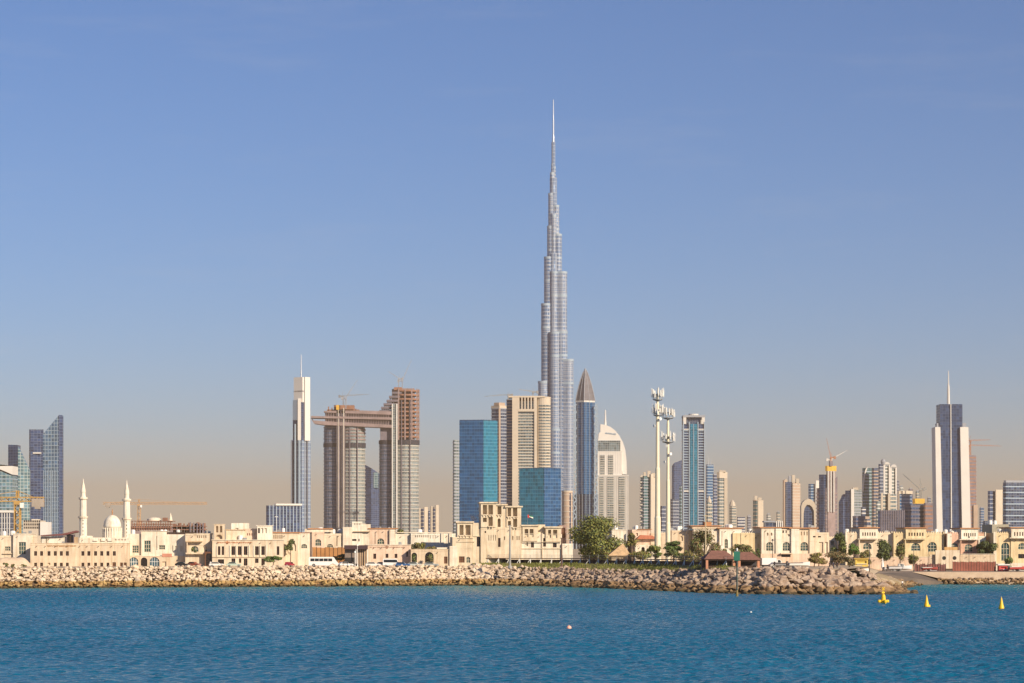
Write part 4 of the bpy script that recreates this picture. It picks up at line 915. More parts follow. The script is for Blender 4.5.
    def clutter(s, x0, x1, y, n, seed):
        """roof plant: tanks, air handlers, a dish, low stair heads"""
        r = random.Random(seed)
        for k in range(n):
            px = r.uniform(x0, x1); a = s.u(px); z = s.z(y); q = r.random()
            yy = r.uniform(2, 7)
            if q < .4:
                w, h = r.uniform(.6, 1.3), r.uniform(.5, 1.0)
                b = MB().box(a - w/2, a + w/2, yy, yy + w, z - .02, z + h); b.box(a - w*.3, a + w*.3, yy - .03, yy - .003, z + h*.2, z + h*.8); b.build('air_conditioner', STEEL, s.root)
            elif q < .75:
                R = r.uniform(.5, .9); MB().lathe([(R, z - .02), (R, z + 1.1), (R*.8, z + 1.3), (.15, z + 1.4)], 12, a, yy).build('water_tank', WHITEP, s.root)
            else: MB().tube((a, yy, z - .02), (a, yy, z + r.uniform(1.5, 3)), .05, .03, 5).build('aerial', STEEL, s.root)

def strokes(H, x0, x1, y, h, dy, mat, n, seed, emblem=None):
    """fascia lettering, far too small in the photo to read: uneven strokes and an emblem"""
    r = random.Random(seed); b = MB(); x = x0
    while x < x1:
        w = r.uniform(.25, .8)
        if not (emblem and abs(x - emblem) < 1.8):
            hh = h * r.uniform(.35, 1); o = r.uniform(0, h - hh)
            b.box(H.u(x), H.u(min(x + w, x1)), -dy - .06, -dy - .004, H.z(y + h/2 - o), H.z(y + h/2 - o - hh))
        x += w + r.uniform(.1, .35)
    if emblem:
        c = H.u(emblem); z = H.z(y); b.lathe([(.01, 0)], 3) if False else None
        b.xz([(c + .42*math.cos(2*math.pi*i/12), z + .5*math.sin(2*math.pi*i/12)) for i in range(12)], -dy - .08, -dy - .004)
        b.xz([(c - .7, z + .5), (c - .45, z - .1), (c - .45, z + .3)], -dy - .075, -dy - .004); b.xz([(c + .45, z - .1), (c + .7, z + .5), (c + .45, z + .3)], -dy - .075, -dy - .004)
    return b.build('lettering', mat, H.root)

# 1 corner villa at the left edge
H = House('villa', "cream villa cut by the left edge of the photo, with one tall glazed window", 16, 742)
H.block(-24, 13.5, 535.5, None, 0, 12, [('w', 5, 10.5, 546.5, 551), ('n', -8, 0, 541, 553)])
H.block(13.5, 31.5, 533.8, None, .9, 14, [('w', 19, 26, 542, 554.5)], PALE); H.block(31.5, 37, 535.5, None, .2, 10)
H.cornice(13.5, 31.5, 533.4, .5, .2, .9, 12, PALE); H.slab(3, 13, 553.2, .8, .5, 0, SANDY); H.clutter(-6, 28, 535, 4, 1)
H = House('villa', "white roof storey with a maroon canopy behind the sandy two-storey office", 55, 765)
H.block(34, 67, 536.4, None, 0, 8, [('n', 41, 41.8, 538, 543), ('n', 46, 47, 538, 543)], WHITE); H.block(67, 76, 537, None, -1, 6, [], TAN)
b = MB(); b.xz([(H.u(41), H.z(535.2)), (H.u(63), H.z(533.6)), (H.u(76), H.z(530.5)), (H.u(77.5), H.z(532.2)), (H.u(64), H.z(535.4)), (H.u(42), H.z(536.2))], -1.5, 7); b.build('canopy', plain("maroon_sheet", (.16, .06, .055, 1)), H.root)
H.block(66.6, 73.6, 534.5, 543, .8, 5, [('d', 67, 73.2, 535, 542.6)], plain("slate_wall", (.12, .09, .11, 1)), 'shade_wall')

# 2 long sandy office with two rows of six windows
H = House('office_building', "long sandy two-storey office with rows of small dark square windows below the mosque", 80, 728, 'building')
ux = [36.3, 42.2, 49.5, 55.7, 61.6, 67.5, 82.8, 88.7, 95.3, 101.4, 107.5, 113.8]
op = [('d', x - 1.45, x + 1.45, 551.2, 555.7) for x in ux] + [('d', x - 1.4, x + 1.4, 562.7, 566.9) for x in ux[:2] + ux[3:8] + ux[8:11]] + [('n', 48.2, 50.8, 562.8, 565), ('door', 112, 115.4, 562.3, 567.5), ('door', 119.5, 122.3, 562.6, 567), ('door', 123, 126, 562.6, 567)]
H.block(31.2, 128.2, 543.4, None, 0, 14, op, SANDY); H.cornice(31.2, 128, 543, .5, .12, 0, 12, SANDY, 'coping')
strokes(H, 48, 76, 546, 2.0, 0, plain("faded_brown_paint", (.42, .25, .12, 1)), 20, 5)
H.block(91.5, 128.5, 540.5, 543.2, -.6, 10, [], PALE)
for x in (93, 100.5, 107.5): H.block(x, x + 4.4, 537.8, 541, -.2, 4, [], WHITE, 'roof_box')

# mosque
H = House('mosque', "white mosque with a ribbed dome and two slender minarets", 100, 790, 'mosque', math.radians(8))
H.block(80, 132, 537.5, None, 0, 22, H.slits(96, 126, 539, 541.5, 10, 'v', .4), PALE, 'prayer_hall'); H.block(80.5, 92, 535.8, 538, -1, 10, [], WHITE, 'prayer_hall')
zb = H.z(537); ud = H.u(111.3); R = 9.4 * H.s
b = MB(); prof = [(R*1.0, zb - .3), (R*1.0, H.z(531.5)), (R*.94, H.z(531)), (R*.94, H.z(527.5))]
b.lathe(prof, 40, ud, 9); drum = b.build('drum', PALE, H.root)
b = MB()
for k in range(24):
    a = 2*math.pi*k/24; b.box(ud + R*1.0*math.cos(a) - .12, ud + R*1.0*math.cos(a) + .12, 9 + R*1.0*math.sin(a) - .12, 9 + R*1.0*math.sin(a) + .12, zb - .2, H.z(527.6))
b.build('drum_pilaster', WHITE, drum)
b = MB(); z0 = H.z(527.5); hh = H.z(514.6) - z0
b.lathe([(R*.95*math.cos(t)*(1 + .03*math.sin(2*t)), z0 + hh*math.sin(t)) for t in [math.pi/2*k/12 for k in range(12)]] + [(.12, z0 + hh)], 40, ud, 9)
dome = b.build('dome', WHITE, H.root, True)
MB().lathe([(.25, z0 + hh - .1), (.12, z0 + hh + .6), (.25, z0 + hh + .9), (.03, z0 + hh + 2.2)], 8, ud, 9).build('finial', TILE, dome)
MY = 16
for px, top in ((81.8, 477.5), (125.2, 479)):
    c = H.u(px); k = H.s; Zm = lambda y: H.z(y + (top - 477.5))
    b = MB(); sh = [(3.9, 538.6), (3.9, 521), (3.7, 516)]
    b.lathe([(3.9*k, H.z(538)), (3.8*k, Zm(520)), (4.4*k, Zm(517.2)), (3.5*k, Zm(515.8)), (3.3*k, Zm(499.5)), (4.1*k, Zm(497.5)), (2.5*k, Zm(495.6)), (2.3*k, Zm(491.5))], 12, c, MY)
    mi = b.build('minaret', WHITE, H.root)
    for yy, r in ((516.6, 5.0), (497.4, 4.5)):
        b = MB(); b.lathe([(r*.8*k, Zm(yy + 1.6)), (r*k, Zm(yy + .7)), (r*k, Zm(yy - .9)), (r*.93*k, Zm(yy - .9)), (r*.93*k, Zm(yy))], 16, c, MY); b.build('balcony', PALE, mi)
    b = MB()
    for q in range(8): a = 2*math.pi*q/8; b.tube((c + 1.9*k*math.cos(a), MY + 1.9*k*math.sin(a), Zm(496)), (c + 1.9*k*math.cos(a), MY + 1.9*k*math.sin(a), Zm(490)), .16, n=5)
    b.build('lantern', PALE, mi)
    MB().lathe([(2.6*k, Zm(491.5)), (2.4*k, Zm(489)), (1.5*k, Zm(484.5)), (.6*k, Zm(481)), (.5*k, Zm(480)), (.1, Zm(477.5))], 12, c, MY).build('cap', WHITE, mi)
    b = MB()
    for q in range(5): b.box(c - .12 - .0, c + .12, MY - 3.75*k - .03, MY - 3.2*k, Zm(535 - q*3.6), Zm(533.4 - q*3.6))
    b.build('slit_window', DARKPANE, mi)

# 3 shops with arches
H = House('villa', "pale villa with three arched shop openings at street level, right of the mosque", 150, 735)
H.block(128.8, 141.5, 533.8, 556.4, 0, 12, [('w', 132.5, 138.8, 545.5, 553)], PALE); H.block(141.5, 166.5, 531.2, 556.4, .8, 12, [('w', 144.4, 150.8, 540.6, 552.2), ('w', 159, 165, 545.2, 549.6), ('n', 156.5, 157.3, 536, 550)], PALE)
H.block(166.5, 187, 534.4, 556.4, .3, 12, [('n', 172, 173, 545.5, 551.5), ('n', 175, 177.5, 546, 551.5), ('n', 180, 183.4, 546, 551.5)], WHITE)
H.block(128.8, 187, 556.2, None, 1.6, 12, [('blue', 129.6, 138.8, 557.2, 567), ('arch', 141.3, 147.6, 557.4, 567), ('blue', 150, 159.6, 557, 566.8), ('n', 162.5, 166.3, 561.5, 567)], SANDY)
H.cornice(141.5, 166.5, 530.7, .6, .25, .8, 11, PALE); H.slab(128, 143, 555.3, .7, 1.0, .2, SANDY); H.cornice(128.8, 187, 555.8, .45, .1, 1.6, 1.5, PALE, 'coping')
MB().box(H.u(162.3), H.u(172), -1.75, -1.604, H.z(556.8), H.z(553.6)).build('sign_panel', plain("faded_red_panel", (.50, .22, .15, 1)), H.root)
MB().box(H.u(164), H.u(194), 1, 5, H.z(534), H.z(532.2)).build('roof_shade', DKWOOD, H.root); H.clutter(131, 186, 534, 6, 2)

# 4 villa with a lintelled balcony
H = House('villa', "cream villa with a brown lintelled balcony and a tall brown gateway", 199, 732.5)
H.block(185.5, 211.5, 533.6, None, 0, 12, H.slits(196.5, 206.8, 535, 538, 5, 'n', .45) + [('a', 191, 198.5, 546, 552), ('n', 203, 207, 546.5, 552)], CREAM)
H.cornice(194, 212, 533.2, .5, .15, 0, 11, PALE); H.slab(186, 202.5, 541, 1.1, 1.6, 0, TAN, 'lintel'); MB().box(H.u(187), H.u(188), -1.4, -.4, H.z(552), H.z(541.9)).build('balcony_post', SANDY, H.root)
H.slab(186, 206, 552.6, 1.5, 1.5, 0, SANDY, 'balcony'); H.block(205, 214, 551.6, None, 2.2, 2, [('arch', 206, 212.4, 553, 565.5)], BROWN, 'gateway')

# 5 office villa with wind tower
H = House('office_building', "two-storey cream office with tall paired dark windows and a small wind tower at its left", 245, 731, 'building')
op = [('d', a, c, 546.3, 555) for a, c in ((218.2, 220.6), (222, 224.3), (231.6, 235.2), (237.9, 241.3), (243.8, 247.4), (255, 258.6), (261.2, 264.6), (276.5, 279))] + \
     [('d', a, c, 558.4, e) for a, c, e in ((231.6, 235.4, 563), (243.8, 247.4, 565.6), (255, 258.4, 563), (261.2, 264.6, 565.6), (239, 241.3, 562.8))] + [('d', 218.2, 224.3, 559.3, 564)]
H.block(212.5, 283, 540, None, 0, 14, op, CREAM)
for a in (216.8, 229.8, 236.2, 242.2, 248.6, 253.4, 259.6, 266): MB().box(H.u(a), H.u(a + .8), -.25, -.003, H.z(556.4), H.z(545.4)).build('window_surround', WHITE, H.root)
H.slab(212.5, 283, 556.6, .7, .3, 0, SANDY); H.cornice(212.5, 283, 539.6, .6, .25, 0, 12, PALE)
strokes(H, 217, 252, 542.6, 1.4, 0, plain("rust_lettering", (.45, .19, .09, 1)), 20, 9, 227.5)
H.block(214.4, 224.6, 524.6, 540, -1, 3.4, [('n', 216.2, 218.5, 526, 532.4), ('n', 220, 222.4, 526, 532.4), ('v', 216.2, 222.4, 534.6, 539)], SANDY, 'wind_tower', .9)
H.cornice(214, 225, 524, .7, .1, -1, 3.4, SANDY, 'wind_tower_cap')
H.block(231, 248.4, 523, 540, -5, 6, [('n', 235, 238, 527.8, 529.6)], WHITE); H.block(226, 244, 530, 540, -3, 4, [], CREAM); H.cornice(226, 244.5, 529.4, .8, .2, -3, 3, TAN); H.block(244, 257, 528.5, 540, -4, 5, H.slits(246, 255, 533, 535.5, 4), ROSE)
H.block(257, 272, 525.8, 540, -2, 5, [('d', 257.8, 259.6, 528, 533.2), ('n', 261, 263, 528, 533.2), ('n', 264.4, 266.4, 528, 533.2)], WHITE, 'roof_pavilion'); H.cornice(256.4, 272.4, 525.2, .6, .2, -2, 5, WHITE)
H.clutter(226, 256, 539.6, 4, 3)
# 6 villas behind bushes
H = House('villa', "cream villa with small vents under a brown roof edge, behind the small dark tree", 288, 747)
H.block(271.5, 298.4, 533, None, 0, 12, H.slits(273, 283, 535, 538.6, 5, 'n', .45) + [('v', 284.5, 296, 541, 551)], CREAM); H.cornice(271, 298.8, 532, 1.0, .35, 0, 11)
H.block(298.4, 315.4, 533, None, -.6, 11, [('a', 301, 307, 544, 548.4)], PALE); H.cornice(299, 313, 532.4, .5, .2, -.6, 10); H.clutter(275, 312, 532.4, 4, 4)
H = House('villa', "cream villa with an orange roof edge and an arched green window above a rust hoarding", 329, 748)
H.block(312, 324.4, 531.6, None, .0, 12, [('a', 315.2, 321.2, 539, 546)], ROSE); H.block(305, 332, 528.8, 532, -1.5, 10, [], PALE); H.cornice(309, 332, 528.2, 1.0, .35, -1.5, 10)
H.block(324.4, 346, 533.5, None, -.4, 12, [('a', 327, 333, 544, 547.6), ('n', 336.5, 337.4, 536, 546), ('n', 341, 342, 536, 546)], CREAM)
H.clutter(333, 345, 533.2, 5, 5)
H = House('villa', "stepped pale villa with a raised white roof room, behind the dark screened shelter", 357, 748.5)
H.block(343, 352, 527.2, None, 0, 12, [], PALE); H.block(352, 362.4, 521.6, None, -.5, 10, H.slits(353.4, 361, 523, 524.8, 3, 'n', .4) + [('d', 351.8 + .4, 356.5, 539, 541), ('d', 358.4, 359.6, 538.8, 541.4)], WHITE)
H.block(362.4, 370.6, 524.2, None, -.8, 10, [], PALE); H.cornice(354, 369.4, 531.2, .7, .2, .0, 1, TAN)
H = House('villa', "cream villa with one arched green window above the pink government office", 384, 750)
H.block(369.6, 395.4, 529, None, 0, 12, [('a', 377.2, 384.2, 538.4, 544.4), ('n', 374.8, 375.5, 533, 544)], ROSE); H.cornice(369.4, 397, 528, .9, .35, 0, 12)
H.block(389.4, 395.4, 529.6, None, .8, 6, [], PALE); H.block(395.4, 412, 534, None, 0, 11, [], PALE)
H = House('villa', "long pale villa wall with a row of small vents, behind the bushy tree", 432, 750)
H.block(411, 457.5, 533.5, None, 0, 12, H.slits(414.5, 429, 534.6, 537.4, 7, 'n', .45) + H.slits(429, 437, 534.8, 538.6, 3, 'n', .2), WHITE); H.cornice(398, 452, 532.2, .7, .1, -3, 8, PALE); H.block(441, 444, 533.3, None, .4, 3, [], PALE); H.block(449, 452, 533.3, None, .4, 3, [], PALE)
# hoarding, shelter
H = House('hoarding', "rust and ochre hoarding panel below the arched green window", 329, 738, 'fence')
b = MB()
for k in range(8): b.box(H.u(312.6 + k * 4.2), H.u(316.7 + k * 4.2), -.02 * (k % 2), .1 + .02 * (k % 2), H.z(566), H.z(547.2 + .3 * (k % 3)))
b.build('panel', plain("rusty_orange_panel", (.42, .20, .07, 1), .85, 0, .25, .25), H.root)
b = MB(); [b.box(H.u(312.4 + k * 4.2), H.u(312.7 + k * 4.2), -.12, -.03, 0, H.z(546.8)) for k in range(9)]; b.build('post', DKWOOD, H.root)
H = House('shelter', "dark screened shelter with grey panels between the hoarding and the pink office", 356, 722, 'building')
b = MB(); b.box(H.u(345), H.u(367.4), .2, 6, 0, H.z(546)); b.build('wall', plain("grey_brown_screen", (.20, .155, .125, 1)), H.root)
b = MB(); b.box(H.u(344.6), H.u(367.6), -1.6, 6, H.z(549.2), H.z(545.2)); b.build('roof', plain("dark_maroon_roof", (.055, .03, .035, 1)), H.root)
b = MB(); [b.box(H.u(357.5 + k*2.2), H.u(358.3 + k*2.2), .02, .19, 0, H.z(549.4)) for k in range(5)]; b.build('panel_batten', TAN, H.root)
MB().box(H.u(345.6), H.u(355), .0, .19, 0, H.z(557.6)).build('opening_shade', BLACK, H.root); [MB().box(H.u(x), H.u(x) + .18, -1.5, -1.3, 0, H.z(549)).build('post', WHITEP, H.root) for x in (355.6, 367)]  # black sheet on the wall paints in the dark of an opening
# pink government office
H = House('office_building', "low pink single-storey office with an emblem and lettering across its fascia", 389, 724, 'building')
H.block(366.8, 411, 545, None, 0, 10, [('d', 373.4, 376.2, 553.6, 558.8), ('d', 385.6, 388.4, 553.8, 557.8), ('d', 394.6, 397.4, 553.8, 558), ('d', 406.2, 408, 551.4, 556.8)], ROSE); H.cornice(366.8, 411, 544.6, .5, .2, 0, 9, PALE)
strokes(H, 370, 405, 547.2, 1.0, 0, plain("grey_brown_lettering", (.30, .17, .11, 1)), 30, 21, 387)
H = House('garden_wall', "low cream wall with planted arched openings right of the pink office", 431, 722, 'wall')
H.block(411, 451, 549.6, None, 0, 4, [('arch', 411.6, 417, 552.6, 562), ('arch', 425, 433.6, 552, 563), ('door', 444, 447.4, 556.6, 563.6)], SANDY); H.cornice(411, 451, 549, .7, .15, 0, 3.6, SANDY, 'coping'); H.block(437, 451, 547.4, 549.4, -.4, 3, [], PALE)

# the palace with wind towers
PAL = plaster("palace_plaster", (.69, .575, .415, 1))
H = House('palace', "large sandy heritage palace with clustered wind towers, beside the round green tree", 505, 724, 'palace')
def wind_tower(x0, x1, yt, yb, opens, dy=0.0, deep=7, back=True):
    H.block(x0, x1, yt + 1.2, yb, dy, deep, opens, PAL, 'wind_tower', 1.7)
    H.cornice(x0, x1, yt, 1.4, .45, dy, deep, PAL, 'wind_tower_cap')
    for k, a, c, y0, y1 in opens:
        if k == 'n' and y1 - y0 > 6:
            b = MB(); b.box(H.u(a) - .2, H.u(c) + .2, -dy - .28, -dy - .003, H.z(y1 + 1.0), H.z(y1) - .02); b.box(H.u(a) + .1, H.u(a) + .3, -dy - .3, -dy + .0, H.z(y1 + 2.4), H.z(y1 + 1.0)); b.box(H.u(c) - .3, H.u(c) - .1, -dy - .3, -dy + .0, H.z(y1 + 2.4), H.z(y1 + 1.0)); b.build('sill', PAL, H.root)
wind_tower(457.4, 472.6, 521.4, 537, [('n', 459.6, 463.6, 525, 535), ('n', 465.4, 470.6, 525, 535)], .2)
H.slab(458, 473, 537.8, .6, .3, .2, PAL); H.slab(457, 474.6, 541.4, .6, .25, .2, PAL)
H.block(449.6, 457.4, 546, None, .6, 10, [], PALE); H.block(452.5, 473, 537, None, .2, 12, [('door', 451.6 + 1.2, 456.2, 556.4, 562.6), ('door', 459, 464.6, 556.4, 562.6), ('a', 466.2, 470.2, 556.8, 563)], PAL)
H.block(473, 480.6, 523, None, 0, 12, [('d', 476.8, 480.4, 537, 546.6)], PAL); H.slab(473, 480.6, 536, .5, .25, 0, PAL)
H.block(480.6, 521.4, 527.4, None, .5, 14, H.slits(487.6, 496.5, 535, 540.6, 4, 'n', .3) + [('d', 498, 500.4, 538, 547), ('n', 503.6, 505, 536.5, 540), ('n', 512, 513.2, 536, 540), ('n', 516.4, 517.4, 536, 540), ('n', 518.4, 519.4, 536, 540), ('d', 484.5, 486, 531, 533)], PAL)
wind_tower(480.8, 495.8, 502, 527.4, [('n', 482.6, 486.8, 505, 514.4), ('n', 488.2, 492.8, 505, 514.6), ('n', 482.8, 486.6, 517.8, 522), ('n', 488.4, 492.6, 517, 526)], .8, 9)
wind_tower(495.8, 506.2, 504, 527.4, [('n', 497.4, 501.4, 506.4, 514.4), ('v', 497.6, 500.6, 518.4, 528 - 1)], .3, 9); wind_tower(506.2, 521, 506, 527.4, [('n', 507.6, 511, 507.6, 516.4), ('n', 512.8, 517.2, 507.6, 516.4), ('n', 507.8, 510.8, 521, 526), ('n', 513, 517, 519, 527)], .6, 9)
H.block(521.4, 562, 534, None, 0, 12, [('d', 531, 534, 542, 547.6), ('d', 543.2, 546, 538, 546.6), ('d', 553, 556.8, 543, 547.4), ('n', 525, 528, 540.5, 546)], PALE)
wind_tower(522.4, 537.6, 524.8, 534, [('n', 524.6, 528.2, 529, 533.5), ('n', 529.6, 533.4, 529, 533.5)], .35); H.block(522.4, 537.6, 533.9, 541, .35, 3, [('n', 524.6, 528.2, 533.9 + .3, 537), ('n', 529.6, 533.4, 534.2, 537.2)], PAL, 'wind_tower', .33)
wind_tower(545.6, 561, 526.4, 534.2, [('n', 548, 551, 529.8, 533.8), ('n', 553, 557.2, 529.8, 533.8)], .45); H.block(545.6, 561, 534.1, 541.4, .45, 3, [('n', 548, 551, 534.4, 537.8), ('n', 553, 557.2, 534.4, 538)], PAL, 'wind_tower', .43)
H.block(537.6, 545.6, 524.5, 534, -1.2, 8, [], PAL); MB().box(H.u(541.6), H.u(542.6), -.3, -.003, 0, H.z(533)).build('buttress', SANDY, H.root); H.slab(521.4, 561.6, 548.2, .6, .3, 0, PAL)
H.slab(521.4, 561.6, 541.6, .5, .25, .46, SANDY)
H.block(562, 572.6, 543.6, None, .8, 8, [], WHITE); H.block(562, 568.8, 525, None, -7, 6, [('door', 564.5, 567.8, 527.5, 538)], plain("shaded_mauve_render", (.30, .20, .17, 1)))  # mauve block: the shade on this wall is put into its colour
# dish and flag
t = thing('satellite_dish', "white satellite dish on the palace roof left of the tall wind towers", 'dish', (X(473.4, 728), 728, Z(523.2, 728)))
b = MB(); b.lathe([(.1, -.25), (.5, -.2), (.9, 0), (.86, .03), (.48, -.14), (.05, -.2)], 18); o = b.build('reflector', WHITEP, t); o.location = (0, -.5, 1.4); o.rotation_euler = (math.radians(62), 0, .3)
MB().tube((0, 0, -.1), (0, -.25, 1.4), .08).build('stand', STEEL, t); b = MB(); b.tube((0, -.55, 1.5), (0, -1.3, 2.0), .03); b.box(-.1, .1, -1.4, -1.22, 1.9, 2.1); b.build('feed_arm', STEEL, t)
t = thing('flag', "small flag of red, green, white and black flying above the palace against the blue glass", 'flag', (X(527.6, 726), 726, Z(526, 726)))
MB().tube((0, 0, 0), (0, 0, 4.4), .05, .03).build('flagpole', STEEL, t)
def cloth(name, mat, v0, v1, u0, u1):
    b = MB(); n = 8
    for k in range(n):
        p = []
        for f, v in ((k/n, v0), ((k+1)/n, v0), ((k+1)/n, v1), (k/n, v1)):
            u = u0 + (u1-u0)*f; p.append((u, .12*math.sin(u*3.2) - .02, 4.35 - v - u*.34))
        b.face(p)
    o = b.build(name, mat, t); m_ = o.modifiers.new("thickness", 'SOLIDIFY'); m_.thickness = .01
t.scale = (.8, .8, .8)
cloth('hoist_band', plain("flag_red", (.5, .03, .03, 1)), 0, 1.15, .05, .6); cloth('green_stripe', plain("flag_green", (.03, .22, .08, 1)), 0, .383, .6, 2.1); cloth('white_stripe', WHITEP, .383, .767, .6, 2.1); cloth('black_stripe', BLACK, .767, 1.15, .6, 2.1)

# right of the tree
H = House('villa', "plain white villa wall just right of the round green tree", 618, 752); H.block(607, 626, 530, None, 0, 10, [('n', 613, 615, 535, 540)], WHITE); H.cornice(607, 626, 529.4, .6, .2, 0, 10, PALE); H.clutter(609, 628, 530, 4, 8)
H = House('hut', "tan hut with a steep pyramid roof right of the round green tree", 618, 716, 'hut')
b = MB(); q = [(-3.6, -3.2), (3.6, -3.2), (3.6, 3.2), (-3.6, 3.2)]
for i in range(4): a, c = q[i], q[(i+1) % 4]; b.face([(a[0], a[1], H.z(556)), (c[0], c[1], H.z(556)), (1.5, 0, H.z(543.4))])
b.build('roof', plain("straw_thatch", (.50, .34, .19, 1), .95, 0, .25, 1.5), H.root); H.block(610.5, 626.5, 556, None, 2.4, 5, [('d', 616, 618.4, 558, 563)], SANDY)
H = House('villa', "rosy house with a red tiled lean-to roof left of the telecom masts", 645, 750)
H.block(632, 650.5, 529.6, None, 0, 10, [('n', 636, 638, 533, 536)], ROSE); H.block(650.5, 657, 533, None, .3, 8, [], SANDY); H.block(634, 655, 545, None, 3, 4, [('arch', 640, 643.4, 547, 552)], PALE)
b = MB(); b.xz([(H.u(636), H.z(539)), (H.u(640), H.z(535)), (H.u(652), H.z(535.6)), (H.u(657), H.z(539))], -1.6, 6); b.build('tiled_roof', plain("red_clay_tile", (.45, .16, .09, 1), .9, 0, .2, 1.2), H.root); H.slab(637, 652, 529, .6, .4, 0, TILE); H.clutter(634, 650, 529.6, 4, 9)
H = House('villa', "plain sandy villa wall right of the telecom masts", 683, 753); H.block(671.5, 697, 530.4, None, 0, 10, [('v', 680.5, 683, 536, 541), ('n', 691, 694, 535.5, 541)], SANDY); H.clutter(673, 690, 530.4, 4, 12)
H = House('villa', "pale villa with orange roof edges and one narrow dark arched window, behind the brown-roofed pavilions", 724, 751)
H.block(693.5, 719, 529.4, None, 0, 10, H.slits(696, 702, 530.4, 533, 3, 'n', .5), PALE); H.cornice(693, 719, 526.2, 2.6, .3, 0, 9, SANDY); H.cornice(692, 719, 525.4, .9, .7, 0, 9); H.block(719, 741.5, 528.6, None, .9, 12, [('a', 724, 727.4, 539, 548.4), ('n', 721, 721.8, 531, 546)], WHITE); H.cornice(718, 742, 527.6, 1.0, .4, .9, 12)
b = MB(); b.prism([(H.u(705), 1), (H.u(712), 1), (H.u(712), 5), (H.u(705), 5)], H.z(525.4), H.z(521.8)); b.build('roof_room', TILE, H.root); H.block(732, 742, 533, None, 1.5, 4, [], YELLOW)
H = House('villa', "low pale yellow wall with small crenels between the pale villa and the wide three-windowed villa", 751, 750); H.block(741, 762, 533, None, 0, 10, [('n', 755, 757, 537, 538.5), ('n', 757.5, 759.5, 544, 550)], YELLOW); H.merlons(742, 761, 533, 9, 1.2, 0, PALE)
H = House('villa', "wide cream villa with three green arched windows and a thin orange roof edge", 795, 750)
H.block(760.6, 774.6, 528, None, .9, 12, [('a', 765.2, 772.6, 542, 551), ('v', 766, 767.6, 532.6, 535.6), ('v', 770, 771.6, 532.6, 535.6), ('n', 763, 763.5, 532, 550)], PALE); H.block(774.6, 780.5, 528.6, None, 1.3, 10, [], WHITE); H.block(780.5, 790.5, 528.6, None, .7, 12, [('a', 782, 789.6, 542, 551), ('d', 781.8, 783.4, 530, 533), ('d', 785, 786.2, 530, 533), ('v', 786.8, 789.4, 534, 536.4)], PALE)
H.block(790.5, 798.5, 528.6, None, 1.3, 10, [], WHITE); H.block(798.5, 809, 528.6, None, .7, 12, [('a', 800, 807.8, 542, 551), ('n', 800.4, 801.4, 531.6, 535.4), ('n', 803.4, 804.4, 531.6, 535.4), ('n', 806.2, 807.2, 531.6, 535.4)], CREAM); H.block(809, 816.4, 528.6, None, 1.1, 10, [('d', 812.4, 815, 536, 537.4)], CREAM); H.block(816.4, 829.5, 532.4, None, .3, 10, [('d', 818, 821, 536, 537.4), ('n', 819, 823.4, 542, 553), ('n', 825, 828, 542, 553)], CREAM)
H.cornice(760, 789.5, 527, 1.0, .4, .9, 12); H.cornice(789.5, 816.6, 527.6, 1.0, .4, 1.1, 12); H.clutter(775, 815, 527.4, 3, 15)
H.block(757, 826, 553.6, None, 6, .6, [('d', 777.4, 786.6, 554.4, 557)], ROSE, 'boundary_wall', .3); H.slab(776, 788, 553, .9, 1.2, 6, SANDY)

def crenel_villa(name_label, xl, t0, t1, xr, ytop, mat, towmat, D, win, arch, pink=None):
    H = House('villa', name_label, (xl + xr) / 2, D)
    mid = []
    H.block(xl, t0, ytop, None, 0, 12, [w for w in win if w[2] <= t0], mat); H.block(t1, xr, ytop, None, 0, 12, [w for w in win if w[1] >= t1], mat)
    H.merlons(xl, t0, ytop, max(5, int((t0 - xl) / 2.1)), 1.7, 0, mat); H.merlons(t1, xr, ytop, max(5, int((xr - t1) / 2.1)), 1.7, 0, mat)
    H.block(t0, t1, ytop - 4.8, ytop + 5.4, .9, 12, H.slits(t0 + 2, t1 - 2, ytop - .6, ytop + 2.8, 6, 'd', .5), towmat, 'roof_loggia'); H.cornice(t0, t1, ytop - 5.8, 1.0, .5, .9, 12)
    H.block(t0, t1, ytop + 5.4, None, 0, 11, [arch], pink or mat); H.slab(t0 - 2.5, t1 - .5, ytop + 5.6, .8, 1.9, 0, towmat); MB().box(H.u(t0 - 1.4), H.u(t0 - .4), -1.6, -.7, 0, H.z(ytop + 6.4)).build('porch_post', mat, H.root)
    for x in (xl, t0 - 1.2, xr - 1.0): MB().box(H.u(x), H.u(x + 1.0), -.3, -.003, 0, H.z(ytop - 1.6)).build('pilaster', towmat, H.root)
    return H
crenel_villa("cream crenellated villa with a loggia tower, second villa left of the white finned skyscraper", 845, 859, 877.5, 892.6, 533, CREAM, PALE, 775, [('a', 848, 855, 543, 551), ('w', 882, 888, 543, 550)], ('a', 863, 871.6, 543, 549.4))
crenel_villa("bright yellow crenellated villa with a loggia tower, directly left of the white finned skyscraper's foot", 893, 905, 925.5, 944.4, 533.2, YELLOW, plaster("light_yellow_plaster", (.71, .595, .38, 1)), 775, [('a', 896, 903.6, 542, 552), ('a', 928, 937, 542, 552)], ('a', 911, 920.4, 543, 551))
H = crenel_villa("pink villa with white crenels and a white loggia, between the two yellow villas", 946.5, 960.4, 977.6, 986, 533.6, PINK, WHITE, 775, [('a', 950, 958, 543, 551)], ('a', 964.6, 973, 544, 552))
H.block(947, 951, 533.5, None, .35, 3, [], WHITE, 'white_pilaster'); H.block(978.4, 984.5, 536, None, .4, 3, [], WHITE, 'white_pilaster')
for k in (952.5, 956.5): MB().lathe([(.9, H.z(534)), (.8, H.z(531.6)), (.1, H.z(530.4))], 10, H.u(k), 1).build('roof_urn', WHITE, H.root)
H = House('villa', "yellow villa cut by the photo's right edge, with a tall arched window and loggia tower", 1012, 772)
